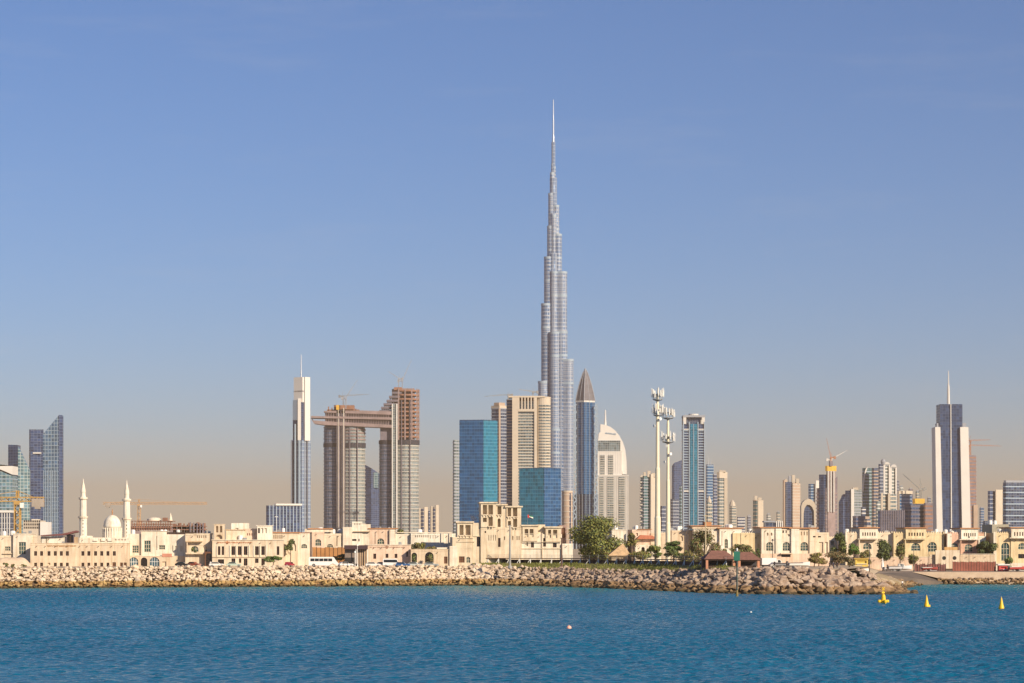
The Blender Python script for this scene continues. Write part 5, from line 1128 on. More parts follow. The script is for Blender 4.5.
H.block(993, 1010.6, 533, None, 0, 12, [('a', 1001, 1009.4, 542.6, 561)], YELLOW); H.merlons(993, 1010, 533, 8, 1.5, 0, YELLOW); H.block(1010.6, 1040, 528, 538, .9, 12, H.slits(1012.6, 1037, 532, 536, 9, 'd', .45), PALE, 'roof_loggia'); H.cornice(1010.6, 1040, 527, 1.0, .5, .9, 12); H.block(1010.6, 1040, 538, None, .3, 12, [('a', 1018, 1026, 543, 549.6), ('d', 1018, 1028, 554, 558.4)], YELLOW); H.slab(1008, 1040, 537.6, .8, 1.7, .2, PALE)
MB().box(H.u(993), H.u(996), -.3, -.003, 0, H.z(532)).build('pilaster', PALE, H.root)
H = House('villa', "grey rendered upper storey behind the yellow villa at the right edge", 1000, 800); H.block(992, 1009, 524.4, None, 0, 12, [('d', 1000, 1004, 529, 531)], plaster("grey_green_plaster", (.40, .37, .28, 1))); H.clutter(1012, 1016, 524, 2, 4); MB().box(H.u(1010), H.u(1024), 2, 10, 0, H.z(528)).build('wall', PALE, H.root)
# behind-the-front filler villas: roofs seen between the front ones
for lab, x0, x1, yt, D, mt in (("plain cream roof seen between the telecom masts and the sandy villa", 655, 672, 533, 800, SANDY), ("low cream roof left of the dark tree beside the crenellated villa", 828, 846, 537, 790, CREAM),
    ("distant cream villa roof over the pink villa's right shoulder", 976, 994, 534, 830, PALE)):
    H = House('villa', lab, (x0 + x1) / 2, D); H.block(x0, x1, yt, None, 0, 14, [('w', x0 + 3, x0 + 6, yt + 4, yt + 8), ('w', x1 - 6, x1 - 3, yt + 4, yt + 8)], mt); H.merlons(x0, x1, yt, 8, .8, 0, mt)

# red-brown site behind the shops
H = House('construction_building', "red brown unfinished building with a white flat dome behind the shops", 150, 1350, 'building', 0.0)
b = MB(); b.box(H.u(131), H.u(172), 0, 18, -.3, H.z(526)); b.build('wall', CONCT, H.root); b = MB()
for k in range(17): b.box(H.u(131.6 + k*2.4), H.u(132.6 + k*2.4), -.6, -.003, H.z(530), H.z(521 + (k*7 % 4)*.6))
for y in (521.4, 524.6, 528): b.box(H.u(132), H.u(172), -1.0, 14, H.z(y), H.z(y - .7))
b.build('frame', RUST, H.root); MB().lathe([(7.2*H.s, H.z(520.6)), (7.0*H.s, H.z(519)), (5*H.s, H.z(517.6)), (.2, H.z(517))], 20, H.u(152), 8).build('dome', PALE, H.root)
MB().lathe([(2.2*H.s, H.z(522)), (1.6*H.s, H.z(518)), (.1, H.z(512.6))], 10, H.u(169), 6).build('pointed_roof', WHITE, H.root); b = MB(); b.box(H.u(162), H.u(166.4), 2, 6, H.z(521), H.z(517.6)); b.build('stair_head', RUST, H.root)
H = House('construction_building', "low row of bare red columns and grey formwork, right of the white flat dome", 188, 1330, 'building', 0.0)
b = MB(); r_ = random.Random(4)
for k in range(20): x = 172.6 + k*1.6; b.box(H.u(x), H.u(x + .7), r_.uniform(0, 6), r_.uniform(7, 9), -.3, H.z(523 + r_.uniform(-1, 3)))
for y in (526.6, 530): b.box(H.u(172.4), H.u(205), -.5, 9.4, H.z(y), H.z(y - .8))
b.build('frame', RUST, H.root); b = MB()
for x in (190, 193.6, 197, 200, 203): b.box(H.u(x), H.u(x + .9), -1.2, -.6, -.3, H.z(521 + (x % 3)))
b.build('formwork_post', MAUVE, H.root)
# ------------------------------------------------------------------ trees
def leafmat(name, c): 
    m, t, b = nodes(name); p = geopos(t); f = noise(t, p, .9, 3); g = noise(t, p, 6, 2)
    t.links.new(mixc(t, ramp(t, mnode(t, 'ADD', mnode(t, 'MULTIPLY', f, .6), mnode(t, 'MULTIPLY', g, .4)), .35, .65), k3(c, .6), k3(c, 1.45)), b.inputs['Base Color'])
    b.inputs['Roughness'].default_value = .7; return m
LEAF = leafmat("green_leaf", (.15, .18, .045, 1)); LEAFY = leafmat("yellow_green_leaf", (.23, .22, .045, 1)); LEAFD = leafmat("dark_leaf", (.075, .095, .04, 1))
LEAFB = leafmat("brown_dry_leaf", (.20, .14, .06, 1)); LEAFG = leafmat("fresh_green_leaf", (.10, .20, .04, 1)); BARK = plain("bark", (.14, .10, .07, 1), .95, 0, .3, 3)
def tree(name, label, x0, x1, yt, yb, D, mats, n=2500, leaf=.42, crown_low=.15, lobes=11, seed=1, group=None, gz=None, flat=False, cat='tree'):
    r = random.Random(seed); s = D / F; gz = GZ if gz is None else gz
    t = thing(name, label, cat, (X((x0 + x1)/2, D), D, gz), 0, group)
    W = (x1 - x0) / 2 * s; zt = Z(yt, D) - gz; zb0 = max(Z(yb, D) - gz, 0); Hh = zt - zb0
    b = MB(); th = zb0 + Hh * .55; tr = max(.12, min(.5, Hh * .035))
    b.tube((0, 0, -.3), (.15, .1, th * .55), tr * 1.3, tr, 8); b.tube((.15, .1, th * .55), (.05, 0, th), tr, tr * .5, 8)
    for k in range(6):
        a = r.uniform(0, 6.28); z = th * r.uniform(.4, .8); b.tube((.1, .05, z), (W*.6*math.cos(a), W*.6*math.sin(a), z + Hh*.35), tr*.5, tr*.12, 5)
    b.build('trunk', BARK, t)
    L = []
    for k in range(lobes):
        a = r.uniform(0, 6.28); q = math.sqrt(r.random()); zz = r.uniform(crown_low, .95)
        w = math.sqrt(max(.05, 1 - ((zz - .42) / .62) ** 2))
        L.append((W*.72*q*w*math.cos(a), W*.72*q*w*math.sin(a), zb0 + Hh*zz*.82 + Hh*.04, W*r.uniform(.28, .46), Hh*r.uniform(.13, .22) if not flat else Hh*.16))
    b = MB()
    for k in range(n):
        lx, ly, lz, lr, lh = r.choice(L)
        d = Vector((r.gauss(0, 1), r.gauss(0, 1), r.gauss(0, 1))).normalized(); q = r.uniform(.55, 1.04) if r.random() < .9 else r.uniform(1.0, 1.22)
        P = Vector((lx + d.x*lr*q, ly + d.y*lr*q, lz + d.z*lh*q))
        if P.z > zt + .3 or P.z < zb0 * .8 + .1: continue
        N = (d + Vector((r.gauss(0, .5), r.gauss(0, .5), r.gauss(0, .5) + .45))).normalized(); U = N.orthogonal().normalized(); V = N.cross(U); an = r.uniform(0, 6.28)
        e1 = (U*math.cos(an) + V*math.sin(an)) * leaf * r.uniform(.5, 1.2); e2 = (V*math.cos(an) - U*math.sin(an)) * leaf * r.uniform(.3, .7)
        b.face([P - e1, P - e2 + N*.05, P + e1, P + e2 + N*.05], r.randrange(len(mats)) if len(mats) > 1 else 0)
    b.build('crown', mats, t); return t
def palm(label, px, yt, yb, D, seed, mats=None, h=None):
    r = random.Random(seed); s = D / F; gz = GZ; t = thing('palm_tree', label, 'palm', (X(px, D), D, gz)); H_ = Z(yt, D) - gz; zt = H_ * .72
    b = MB(); [b.tube((.1*k*.2, 0, zt*k/5), (.1*(k+1)*.2, 0, zt*(k+1)/5), .24 - .01*k, .22 - .01*k, 8) for k in range(5)]; b.build('trunk', BARK, t)
    b = MB()
    for k in range(26):
        a = r.uniform(0, 6.28); el = r.uniform(-.3, 1.3); Ln = r.uniform(2.0, 2.9); p = Vector((.1, 0, zt)); d = Vector((math.cos(a)*math.cos(el), math.sin(a)*math.cos(el), math.sin(el)))
        for j in range(6):
            q = p + d * Ln/6; w = .32*(1 - j/7); sd = d.cross(Vector((0, 0, 1))).normalized()
            b.face([p - sd*w - Vector((0, 0, .12)), p, q, q - sd*w*.85 - Vector((0, 0, .12))], k % len(mats or [1])); b.face([p, p + sd*w - Vector((0, 0, .12)), q + sd*w*.85 - Vector((0, 0, .12)), q], k % len(mats or [1]))
            p = q; d = (d + Vector((0, 0, -.2))).normalized()
    b.build('crown', mats or [LEAFY], t)
tree('round_tree', "big round green tree standing beside the right end of the palace", 561, 626, 514.5, 560, 729, [LEAF, LEAFY, LEAFY, LEAF, LEAFD], 9500, .42, .06, 24, 5)
tree('bushy_tree', "bushy tree behind the wall of planted arches, right of the pink office", 409.5, 426, 538, 551, 728, [LEAFD, LEAFY, LEAFB], 1500, .35, .1, 9, 6)
tree('dry_tree', "thin dry tree trailing over the wall of planted arches", 424, 441, 543.5, 553, 727, [LEAFB, LEAFY], 700, .3, .1, 8, 7)
tree('bush', "green bush filling the left planted arch of the wall", 410.8, 417.5, 553.5, 565, 718, [LEAFD, LEAF], 600, .3, .05, 6, 8, cat='shrub'); tree('bush', "olive bush filling the wider right planted arch of the wall", 424, 434.5, 553, 565.5, 718, [LEAFB, LEAF, LEAFD], 800, .3, .05, 7, 9, cat='shrub')
tree('dark_tree', "small dark tree with an olive top in a niche of the cream villa with vents", 284.5, 296, 539, 551, 744, [LEAFD, LEAFD, LEAF], 900, .35, .1, 8, 10)
tree('bush', "green creeper bush over the porch right of the two-storey cream office", 263, 283, 555.5, 563.5, 725, [LEAFG, LEAF, LEAFD], 1300, .3, .2, 10, 11, cat='shrub')
tree('bush', "ochre shrub in front of the rust hoarding", 329, 350, 553.5, 560, 731, [LEAFB, LEAF], 900, .28, .1, 9, 12, cat='shrub')
tree('tree', "olive treetop behind the pale wall left of the bushy tree", 394, 406, 529, 536, 790, [LEAFB, LEAFY, LEAFD], 500, .4, .1, 7, 13)
tree('small_tree', "slim green tree on the balcony side of the villa with the brown gateway", 191, 199, 544.5, 556, 733, [LEAF, LEAFD], 350, .3, .2, 5, 14); tree('small_tree', "dark little tree just left of the tall brown gateway", 203.4, 207.5, 546, 555, 733.6, [LEAFD, LEAF], 250, .25, .2, 5, 15)
palm("yellowish palm between the white villa wall and the telecom masts", 631.5, 534, 556, 722, 16, [LEAFY, LEAFB])
tree('tree', "dull green tree behind the yellowish palm", 626, 638, 532, 548, 735, [LEAFB, LEAFY, LEAFD], 900, .35, .1, 8, 17)
tree('bush', "bright green bush left of the foot of the telecom masts", 646, 664, 543, 558, 712, [LEAFG, LEAF, LEAFY], 1700, .32, .06, 11, 18, cat='shrub'); tree('bush', "dull olive bush behind the boardwalk, left of the bright green bush", 628, 652, 546, 559, 711, [LEAFB, LEAF, LEAFY], 1600, .32, .06, 11, 19, cat='shrub')
tree('flat_tree', "flat topped green tree right of the telecom masts", 661.5, 686, 540.6, 553, 712, [LEAFG, LEAF, LEAFD], 1600, .34, .35, 12, 20, flat=True); tree('flat_tree', "lower dark green flat tree under the first flat topped tree", 662, 684, 549, 560, 706, [LEAFD, LEAF], 1400, .34, .3, 12, 21, flat=True)
tree('brown_tree', "large brownish tree left of the brown-roofed pavilions", 688, 721, 528.5, 567, 706, [LEAFB, LEAFB, LEAFD, LEAF], 4600, .36, .06, 22, 22); tree('brown_tree', "low brown bushes at the foot of the large brownish tree", 676, 704, 550, 567, 690, [LEAFB, LEAFD, LEAFY], 1800, .32, .04, 14, 23)
tree('tree', "round green tree behind the roof of the left brown pavilion", 729, 756, 543.5, 560, 730, [LEAF, LEAFB, LEAFD], 2200, .34, .1, 13, 24); tree('bush', "dark bush at the right end of the pavilions' tree", 752, 761, 547, 560, 732, [LEAFD, LEAF], 600, .3, .1, 7, 25, cat='shrub')
tree('dark_tree', "dark green tree at the left wall of the cream crenellated villa", 831, 847, 532, 556, 765, [LEAFD, LEAF], 2000, .38, .1, 12, 26); tree('green_tree', "rounded green tree in front of the cream crenellated villa", 847, 860, 543, 556, 762, [LEAF, LEAFG], 1400, .35, .1, 10, 27)
tree('dark_tree', "tall dark tree between the cream crenellated villa and the bright yellow villa", 873, 893, 538.5, 561, 760, [LEAFD, LEAFD, LEAF], 2800, .36, .08, 15, 28); tree('green_tree', "olive green round tree in front of the bright yellow villa", 893, 907, 544, 560, 758, [LEAF, LEAFB], 1500, .34, .08, 10, 29)
tree('dark_tree', "dark tree mass right of the pink villa", 975, 998, 539, 556, 771, [LEAFD, LEAFD, LEAF], 2200, .36, .1, 14, 30); tree('tree', "thin pale-leaved tree above the dark tree mass by the pink villa", 982, 995, 531, 546, 785, [LEAFB, LEAFD, LEAF], 700, .34, .1, 9, 31); tree('bush', "green bush in front of the tall arched window at the right edge", 1003, 1015, 556, 569, 760, [LEAF, LEAFG, LEAFD], 1000, .32, .08, 8, 32, gz=3.8, cat='shrub')
for k, (a, c, y, lab) in enumerate(((2, 9, 564, "low dark bush on the rocks by the sand mound, far left"), (9.5, 15, 565, "low olive bush on the rocks in front of the sand mound"), (19, 27, 565.6, "small dark bush at the right foot of the sand mound"))):
    tree('bush', lab, a, c, y - 1.5, y + 3, 690, [LEAFD, LEAFB, LEAF], 260, .25, .05, 5, 40 + k, cat='shrub')
tree('weed_patch', "dry shrubs sprawling on the shore bank behind the parked boats", 823, 850, 549.5, 563, 700, [LEAFB, LEAFD, PALE and LEAFB], 1500, .32, .04, 14, 44, cat='shrub')

tree('dry_shrub', "straw coloured dry shrub behind the breakwater, right of the white striped boat", 806, 822, 556, 564, 640, [LEAFB, LEAFB, LEAFY], 900, .3, .04, 10, 50, gz=6.05, cat='shrub')
tree('dry_shrub', "low dry shrub between the three dark-clothed people and the yellow stall", 842, 856, 557, 566, 645, [LEAFB, LEAFD], 800, .3, .04, 9, 51, gz=6.05, cat='shrub')
for k, (a_, c_, y0_, D_, lab, mts) in enumerate(((596, 612, 549, 708, "low olive shrub at the right foot of the big round green tree", [LEAFB, LEAFY, LEAF]), (683, 694, 553, 700, "low olive shrub between the flat topped trees and the large brownish tree", [LEAF, LEAFB]),
    (716, 731, 546, 733, "pale olive shrub behind the peak of the left brown pavilion", [LEAF, LEAFY, LEAFB]), (808, 829, 552, 690, "wide straw coloured shrub below the right wing of the three-windowed villa", [LEAFB, LEAFY, LEAFB]),
    (858, 872, 549, 760, "low green shrub in front of the cream crenellated villa's arch", [LEAF, LEAFB]), (906, 921, 552, 762, "low dusty shrub in front of the yellow villa's loggia tower", [LEAFB, LEAF]))):
    tree('shrub', lab, a_, c_, y0_, 564, D_, mts, 1100, .32, .02, 11, 70 + k, cat='shrub')
# sand mound
t = MB(); H = House('sand_mound', "pale sand mound against the corner of the sandy two-storey office", 8, 722, 'mound')
n = 24; b = MB(); V_ = []
for j in range(9):
    for i in range(n + 1):
        f = i / n; g = j / 8; x = H.u(-14) + (H.u(33) - H.u(-14)) * f
        hgt = (H.z(557.2)) * min(1, f * 3) * max(0, min(1, (1 - f) * 5.2)) * math.sin(math.pi * g) ** .8
        V_.append((x, -4 + 7.5 * g, hgt - .1 + .12 * math.sin(i * 1.7 + j * 2.3)))
b.idx(V_, [(j*(n+1)+i, j*(n+1)+i+1, (j+1)*(n+1)+i+1, (j+1)*(n+1)+i) for j in range(8) for i in range(n)]); b.build('heap', plain("heap_sand", (.62, .47, .33, 1), .95, 0, .12, .8), H.root, True)

# ------------------------------------------------------------------ boardwalk, fences, walls on the quay
t = thing('boardwalk', "raised boardwalk on white posts along the grass bank in front of the palace", 'boardwalk', (0, 0, 0))
bw = [(crest_point(px) + Vector((0, 10.5, 0))) for px in range(478, 696, 6)]
deck = MB(); rail = MB(); dk = MB()
for a, c in zip(bw[:-1], bw[1:]):
    for mb, z0, z1, w0, w1 in ((deck, 7.85, 8.12, 0, 3.2), (rail, 8.95, 9.03, .1, .2), (rail, 8.5, 8.55, .1, .18), (dk, 6.2, 7.6, 2.8, 3.1)):
        mb.prism([(a.x, a.y + w0), (c.x, c.y + w0), (c.x, c.y + w1), (a.x, a.y + w1)], z0, z1)
deck.build('deck', plain("deck_timber", (.17, .10, .065, 1)), t); rail.build('railing', STEEL, t); dk.build('underdeck_shade', plain("deck_shade_sheet", (.06, .045, .05, 1)), t)  # dark sheet behind the posts stands in for the shade under the deck
rr2 = random.Random(3)
for k, px in enumerate(range(482, 694, 8)):
    p = crest_point(px) + Vector((0, 10.4, 0)); b = MB(); sw = rr2.uniform(-.35, .35)
    b.tube((p.x + sw * .4, p.y - .25, 6.2), (p.x, p.y + .2, 7.9), .13, n=6); b.tube((p.x - .9 - sw, p.y - .1, 6.3), (p.x, p.y + .2, 7.85), .09, n=5); b.build('post', WHITEP, t)
    MB().box(p.x - .04, p.x + .04, p.y + .12, p.y + .2, 8.1, 9.0).build('baluster', STEEL, t)
def lamp(label, px, yt, yb, D, col, r=.10, head=1, gz=None):
    gz = GZ if gz is None else gz
    t = thing('lamp_post', label, 'lamp post', (X(px, D), D, gz)); h = Z(yt, D) - gz
    MB().tube((0, 0, -.3), (0, 0, h), r * 1.3, r * .8, 8).build('pole', col, t); MB().lathe([(r*2.6, -.3), (r*2.6, .25), (r*1.5, .5)], 8).build('base', col, t)
    b = MB()
    if head == 1: b.tube((0, 0, h - .1), (.9, 0, h + .2), r*.5, n=5); b.box(.7, 1.4, -.15, .15, h + .15, h + .28)
    elif head == 2: b.lathe([(.12, h), (.3, h + .1), (.26, h + .45), (.05, h + .6)], 8)
    else: b.box(-.5, .5, -.1, .1, h, h + .2)
    b.build('lamp_head', col, t); return t
GREYP = plain("grey_painted_steel", (.30, .29, .27, 1), .6); DKP = plain("dark_painted_steel", (.06, .05, .05, 1), .6); TANP = plain("tan_painted_steel", (.52, .42, .26, 1), .6)
lamp("stout grey lamp post in front of the palace's wind towers", 510, 526, 562, 700, GREYP, .26, 3); lamp("tall tan lamp post beside the left brown-roofed pavilion", 705.6, 516, 567, 640, TANP, .17, 3); lamp("thin dark post in front of the sandy villa wall right of the telecom masts", 687.6, 527, 560, 735, DKP, .09, 1)
lamp("dark post between the palace and the round green tree", 561.6, 538.5, 562, 702, plain("brown_post", (.12, .07, .05, 1)), .22, 0); lamp("white pole left of the dark screened shelter's midpoint", 357.4, 546, 567, 708, WHITEP, .09, 2); lamp("second thin white pole at the dark screened shelter", 355, 553, 567, 707, WHITEP, .07, 2)
lamp("thin white mast above the cream villa with vents", 276.5, 517, 533, 770, WHITEP, .08, 0); lamp("thin dark lamp post in front of the wide three-windowed villa", 772.6, 541, 566, 690, DKP, .09, 2)
lamp("dark lamp post above the stone bank right of the dry shrubs", 869.4, 547, 573, 640, DKP, .10, 2, 4.2); lamp("dark lamp post at the rear of the silver boat on the quay", 913.8, 548, 573, 738, DKP, .09, 2, 3.8); lamp("dark lamp post in front of the yellow villa's right window", 928.2, 547, 570, 745, DKP, .09, 2, 3.8); lamp("dark lamp post in front of the pink villa", 969, 538, 566, 766, DKP, .08, 2, 3.8)

# telecom masts
def antenna(parent, x, y, z, h, a, big=True):
    b = MB(); w = .2; R = Matrix.Rotation(a, 4, 'Z')
    mb = MB(); mb.box(-w, w, -.12, .12, 0, h); mb.tube((0, .3, -.2), (0, .3, h + .3), .05, n=5); mb.box(-.03, .03, .1, .3, .2, .28); mb.box(-.03, .03, .1, .3, h - .3, h - .2)
    mb.v = [tuple(R @ Vector(v) + Vector((x, y, z))) for v in mb.v]; return mb.build('panel_antenna', WHITEP, parent)
for lab, px, ytop, r0, D, rings in (("taller cream telecom mast with two stacked clusters of antennas", 657.6, 404, .78, 722, ((393.5, 12, 1.5), (409, 12, 1.3))), ("shorter cream telecom mast with two ringed antenna platforms", 668, 424, .62, 734, ((412, 14, 1.7), (436, 10, 1.75)))):
    t = thing('telecom_mast', lab, 'mast', (X(px, D), D, GZ)); s = D / F; h = Z(ytop, D) - GZ
    MB().lathe([(r0*1.25, -.3), (r0*1.2, h*.3), (r0*.98, h*.31), (r0*.9, h*.6), (r0*.72, h*.61), (r0*.62, h), (.3, h + 1), (.12, h + (4.6 if px < 660 else 2))], 16).build('pole', plain("mast_cream_paint", (.74, .66, .48, 1), .5, 0, .05), t)
    for yy, n, R in rings:
        z = Z(yy, D) - GZ; b = MB()
        for zz in (z - 1.9, z - .3): b.lathe([(R, zz), (R, zz + .14), (R - .18, zz + .14), (R - .18, zz)], 20)
        for k in range(6): a = math.pi*k/3; b.tube((0, 0, z - 2.4), (R*math.cos(a), R*math.sin(a), z - 1.85), .07, n=5)
        for k in range(10): a = 2*math.pi*k/10; b.tube((R*math.cos(a), R*math.sin(a), z - 1.8), (R*math.cos(a), R*math.sin(a), z - .3), .05, n=4)
        b.build('platform', STEEL, t)
        for k in range(n):
            a = 2*math.pi*k/n + rr2.uniform(-.1, .1); antenna(t, (R + .15)*math.cos(a), (R + .15)*math.sin(a), z - 1.2 + rr2.uniform(-.4, .5), rr2.choice((1.3, 1.9, 2.3)), a - math.pi/2)
    for q in range(3):
        z = Z(ytop + 8 + q*7, D) - GZ if px < 660 else Z(446 + q * 8, D) - GZ
        a = (-1.9, -.9, -2.6)[q]; d = MB(); d.lathe([(.06, 0), (.42, .12), (.45, .3), (.02, .32)], 14)
        o = d.build('microwave_dish', WHITEP, t); o.location = (1.05*math.cos(a), 1.05*math.sin(a), z); o.rotation_euler = (0, math.radians(90), a)
t = thing('feeder_bridge', "short lattice arm linking the two cream telecom masts", 'bracket', (X(663, 727), 727, Z(441, 727))); s = 727/F
b = MB()
for z in (0, 1.1): b.tube((-3.9*s, -4, z), (3.6*s, 5, z), .06, n=4)
for k in range(5): f = k/5; b.tube((-3.9*s + 7.5*s*f, -4 + 9*f, 0), (-3.9*s + 7.5*s*(f + .2), -4 + 9*(f + .2), 1.1), .04, n=4)
b.build('lattice', STEEL, t)

# ------------------------------------------------------------------ near tower cranes
def hammer_crane(lab, px, yb, yj, x0, x1, D, mat, r, cw, lat=.14):
    """flat-top crane: lattice mast, long jib to one side, counter-jib with ballast to the other"""
    s = D / F; t = thing('tower_crane', lab, 'crane', (X(px, D), D, GZ)); zj = Z(yj, D) - GZ
    def lattice(A, B, r, m):
        A, B = Vector(A), Vector(B); d = (B - A).normalized(); u = Vector((0, 1, 0)) if abs(d.y) < .9 else Vector((1, 0, 0)); w = d.cross(u)
        b = MB(); cs = [u*r + w*r, u*r - w*r, -u*r - w*r, -u*r + w*r]
        for c in cs: b.tube(A + c, B + c, lat, n=4)
        n = max(2, int((B - A).length / (2.4*r)))
        for k in range(n):
            p, q = A.lerp(B, k/n), A.lerp(B, (k+1)/n)
            for i in range(4): c, e = (cs[i], cs[(i+1) % 4]) if k % 2 else (cs[(i+1) % 4], cs[i]); b.tube(p + c, q + e, lat*.6, n=4)
        return b
    lattice((0, 0, -.3), (0, 0, zj), r, mat).build('mast', mat, t)
    lattice(((x0 - px)*s, 0, zj + r), ((x1 - px)*s, 0, zj + r), r*.75, mat).build('jib', mat, t)
    c = (cw - px) * s; b = MB(); b.box(c - 2.2*r, c + 2.2*r, -r, r, zj - 1.8*r, zj + 1.2*r); b.box(c - 1.0*r, c + 1.0*r, -r*1.2, r*1.2, zj - 2.6*r, zj - 1.8*r - .01); b.build('counterweight', CONC, t)
    b = MB(); b.box(-1.2*r, 1.2*r, -1.4*r, 1.2*r, zj - 1.0*r, zj + r*.2); b.build('slewing_ring', mat, t); b = MB(); b.box(r*1.1, r*2.4, -1.5*r, -.2*r, zj - 2.2*r, zj - .3*r); b.build('cab', WHITEP, t)
    lattice((0, 0, zj + 1.6*r), (0, 0, zj + 4.2*r), r*.4, mat).build('apex', mat, t); b = MB(); top = (0, 0, zj + 4.2*r); b.tube(top, ((x0 - px)*s*.6, 0, zj + 1.8*r), lat*.5, n=4); b.tube(top, ((x1 - px)*s*.6, 0, zj + 1.8*r), lat*.5, n=4); b.build('tie_bar', mat, t)
    return t
hammer_crane("yellow tower crane with a thick mast near the left edge of the photo", 17.6, 533, 502, -40, 44, 1020, YCRANE, 1.15, 38, .30); hammer_crane("faded orange crane with a very long level jib behind the right minaret", 139, 530, 504.6, 103, 207, 1380, plain("faded_orange_crane", (.48, .30, .16, 1)), .75, 108, .2)

# ------------------------------------------------------------------ pavilions
ROOFT = plain("brown_roof_tiles", (.20, .095, .07, 1), .9, 0, .25, 1.4); COLB = plain("terracotta_column", (.46, .22, .13, 1), .9)
for lab, x0, x1, yt, ye in (("left brown hip-roofed pavilion on the breakwater, behind the green daymark", 704.8, 736.2, 550.5, 559.2), ("right brown hip-roofed pavilion on the breakwater, beside the white truck", 737.2, 760.6, 552, 560)):
    H = House('pavilion', lab, (x0 + x1)/2, 622, 'pavilion', math.radians(6), 6.05); a, c = H.u(x0), H.u(x1); ze = H.z(ye); zt = H.z(yt); d = 7.0
    b = MB(); i = (c - a) * .28
    P = [(a - .3, -.4, ze), (c + .3, -.4, ze), (c + .3, d, ze), (a - .3, d, ze), (a + i, d*.5, zt), (c - i, d*.5, zt)]
    b.idx(P, [(0, 1, 5, 4), (1, 2, 5), (2, 3, 4, 5), (3, 0, 4), (3, 2, 1, 0)]); b.build('roof', ROOFT, H.root)
    for x in (a + .25, c - .55 - .25): MB().box(x, x + .62, 0, .6, -.3, ze - .003).build('column', COLB, H.root); MB().box(x, x + .62, d - 1, d - .4, -.3, ze - .003).build('column', COLB, H.root)
    MB().box(a + .2, c - .2, d - 2.6, d - 2.4, -.3, ze - .01).build('shade_sheet', plain("pavilion_shade", (.035, .035, .045, 1)), H.root); MB().box(a + .9, c - .9, 1.2, 1.6, -.3, .55).build('bench', DKWOOD, H.root); MB().box(a + .1, c - .1, .05, .25, ze - .35, ze - .004).build('fascia', DKWOOD, H.root)  # dark sheet at the back stands in for the shade under the roof

# ------------------------------------------------------------------ quay on the right
GZQ = 3.8
H = House('retaining_wall', "pale retaining wall with two round openings below the pink villa", 965, 768.5, 'wall', 0, GZQ)
H.block(930, 995, 554.5, None, 0, 1.2, [], SANDY, 'wall', .3); H.block(935, 959, 550.2, 568.6, 1.0, 1, [], CREAM, 'gate_wall', .3); H.block(944, 957, 547, 550.1, 1.0, 1, [], plaster("orange_plaster", (.62, .38, .16, 1)), 'gate_wall', .3)
for x in (943.6, 954): MB().xz([(H.u(x) + .62*math.cos(2*math.pi*k/16), H.z(558) + .62*math.sin(2*math.pi*k/16)) for k in range(16)], -1.05, -1.004).build('hole_shade_disc', BLACK, H.root)  # black discs on the wall face paint in the dark of two holes
H.cornice(958, 995, 553.8, .6, .2, 0, 1, PALE, 'coping')
H = House('retaining_wall', "long low pale wall below the crenellated and bright yellow villas", 900, 768.6, 'wall', 0, GZQ); H.block(848, 930, 557.4, None, 0, 1.0, [], ROSE, 'wall', .3); H.cornice(848, 930, 556.8, .5, .15, 0, .9, PALE, 'coping')
H = House('retaining_wall', "short pale wall under the yellow villa at the right edge", 1015, 768.4, 'wall', 0, GZQ); H.block(995, 1045, 563, None, 0, 1.0, [], PALE, 'wall', .3)
H = House('hoarding', "long red brown hoarding along the quay below the pink villa", 970, 752, 'fence', 0, GZQ); b = MB()
for k in range(16): b.box(H.u(952.6 + k*2.7), H.u(955.1 + k*2.7), -.03*(k % 2), .06, 0, H.z(561.6 + .25*(k % 3)))
b.build('panel', plain("red_brown_panel", (.28, .09, .06, 1), .8, 0, .3, .4), H.root); b = MB(); [b.box(H.u(952.4 + k*2.7), H.u(952.6 + k*2.7), -.12, -.04, 0, H.z(561)) for k in range(17)]; b.build('post', DKWOOD, H.root)
H = House('hoarding', "short maroon fence at the right of the silver boat on the quay", 930, 748, 'fence', 0, GZQ); b = MB()
for k in range(12): b.box(H.u(914.8 + k*2.6), H.u(917.1 + k*2.6), 0, .06, 0, H.z(563.6 + (k*5 % 3)*.5))
b.build('panel', plain("maroon_panel", (.20, .08, .07, 1), .8, 0, .3, .4), H.root); b = MB(); [b.box(H.u(914.4 + k*2.6), H.u(914.7 + k*2.6), -.1, -.02, 0, H.z(562.8)) for k in range(13)]; b.build('post', DKWOOD, H.root)
H = House('kiosk', "small red kiosk with a pale roof at the right end of the quay", 1003, 744, 'kiosk', 0, GZQ)
H.block(999, 1008.6, 565.4, None, 0, 2.4, [('n', 1001, 1006.6, 567, 569)], plain("red_paint", (.50, .07, .06, 1), .5)); H.cornice(999, 1008.6, 564.2, 1.1, .35, 0, 2.6, WHITEP, 'roof'); MB().box(H.u(1000.4), H.u(1007.2), -.4, -.02, H.z(569.6), H.z(569.2)).build('counter', WHITEP, H.root)
H = House('kiosk', "yellow stall beside the dark lamp post, below the crenellated villa", 862, 735, 'kiosk', 0, 5.2); H.block(855.4, 868, 559, 566.6, 0, 2.2, [('n', 857, 866.6, 560.4, 563.4)], plain("yellow_paint", (.62, .44, .08, 1), .6)); H.cornice(855, 868.4, 558, 1.0, .3, 0, 2.4, plain("ochre_roof", (.45, .30, .07, 1)), 'roof'); MB().box(H.u(856.6), H.u(867), -.35, -.02, H.z(564.2), H.z(563.8)).build('counter', WHITEP, H.root)

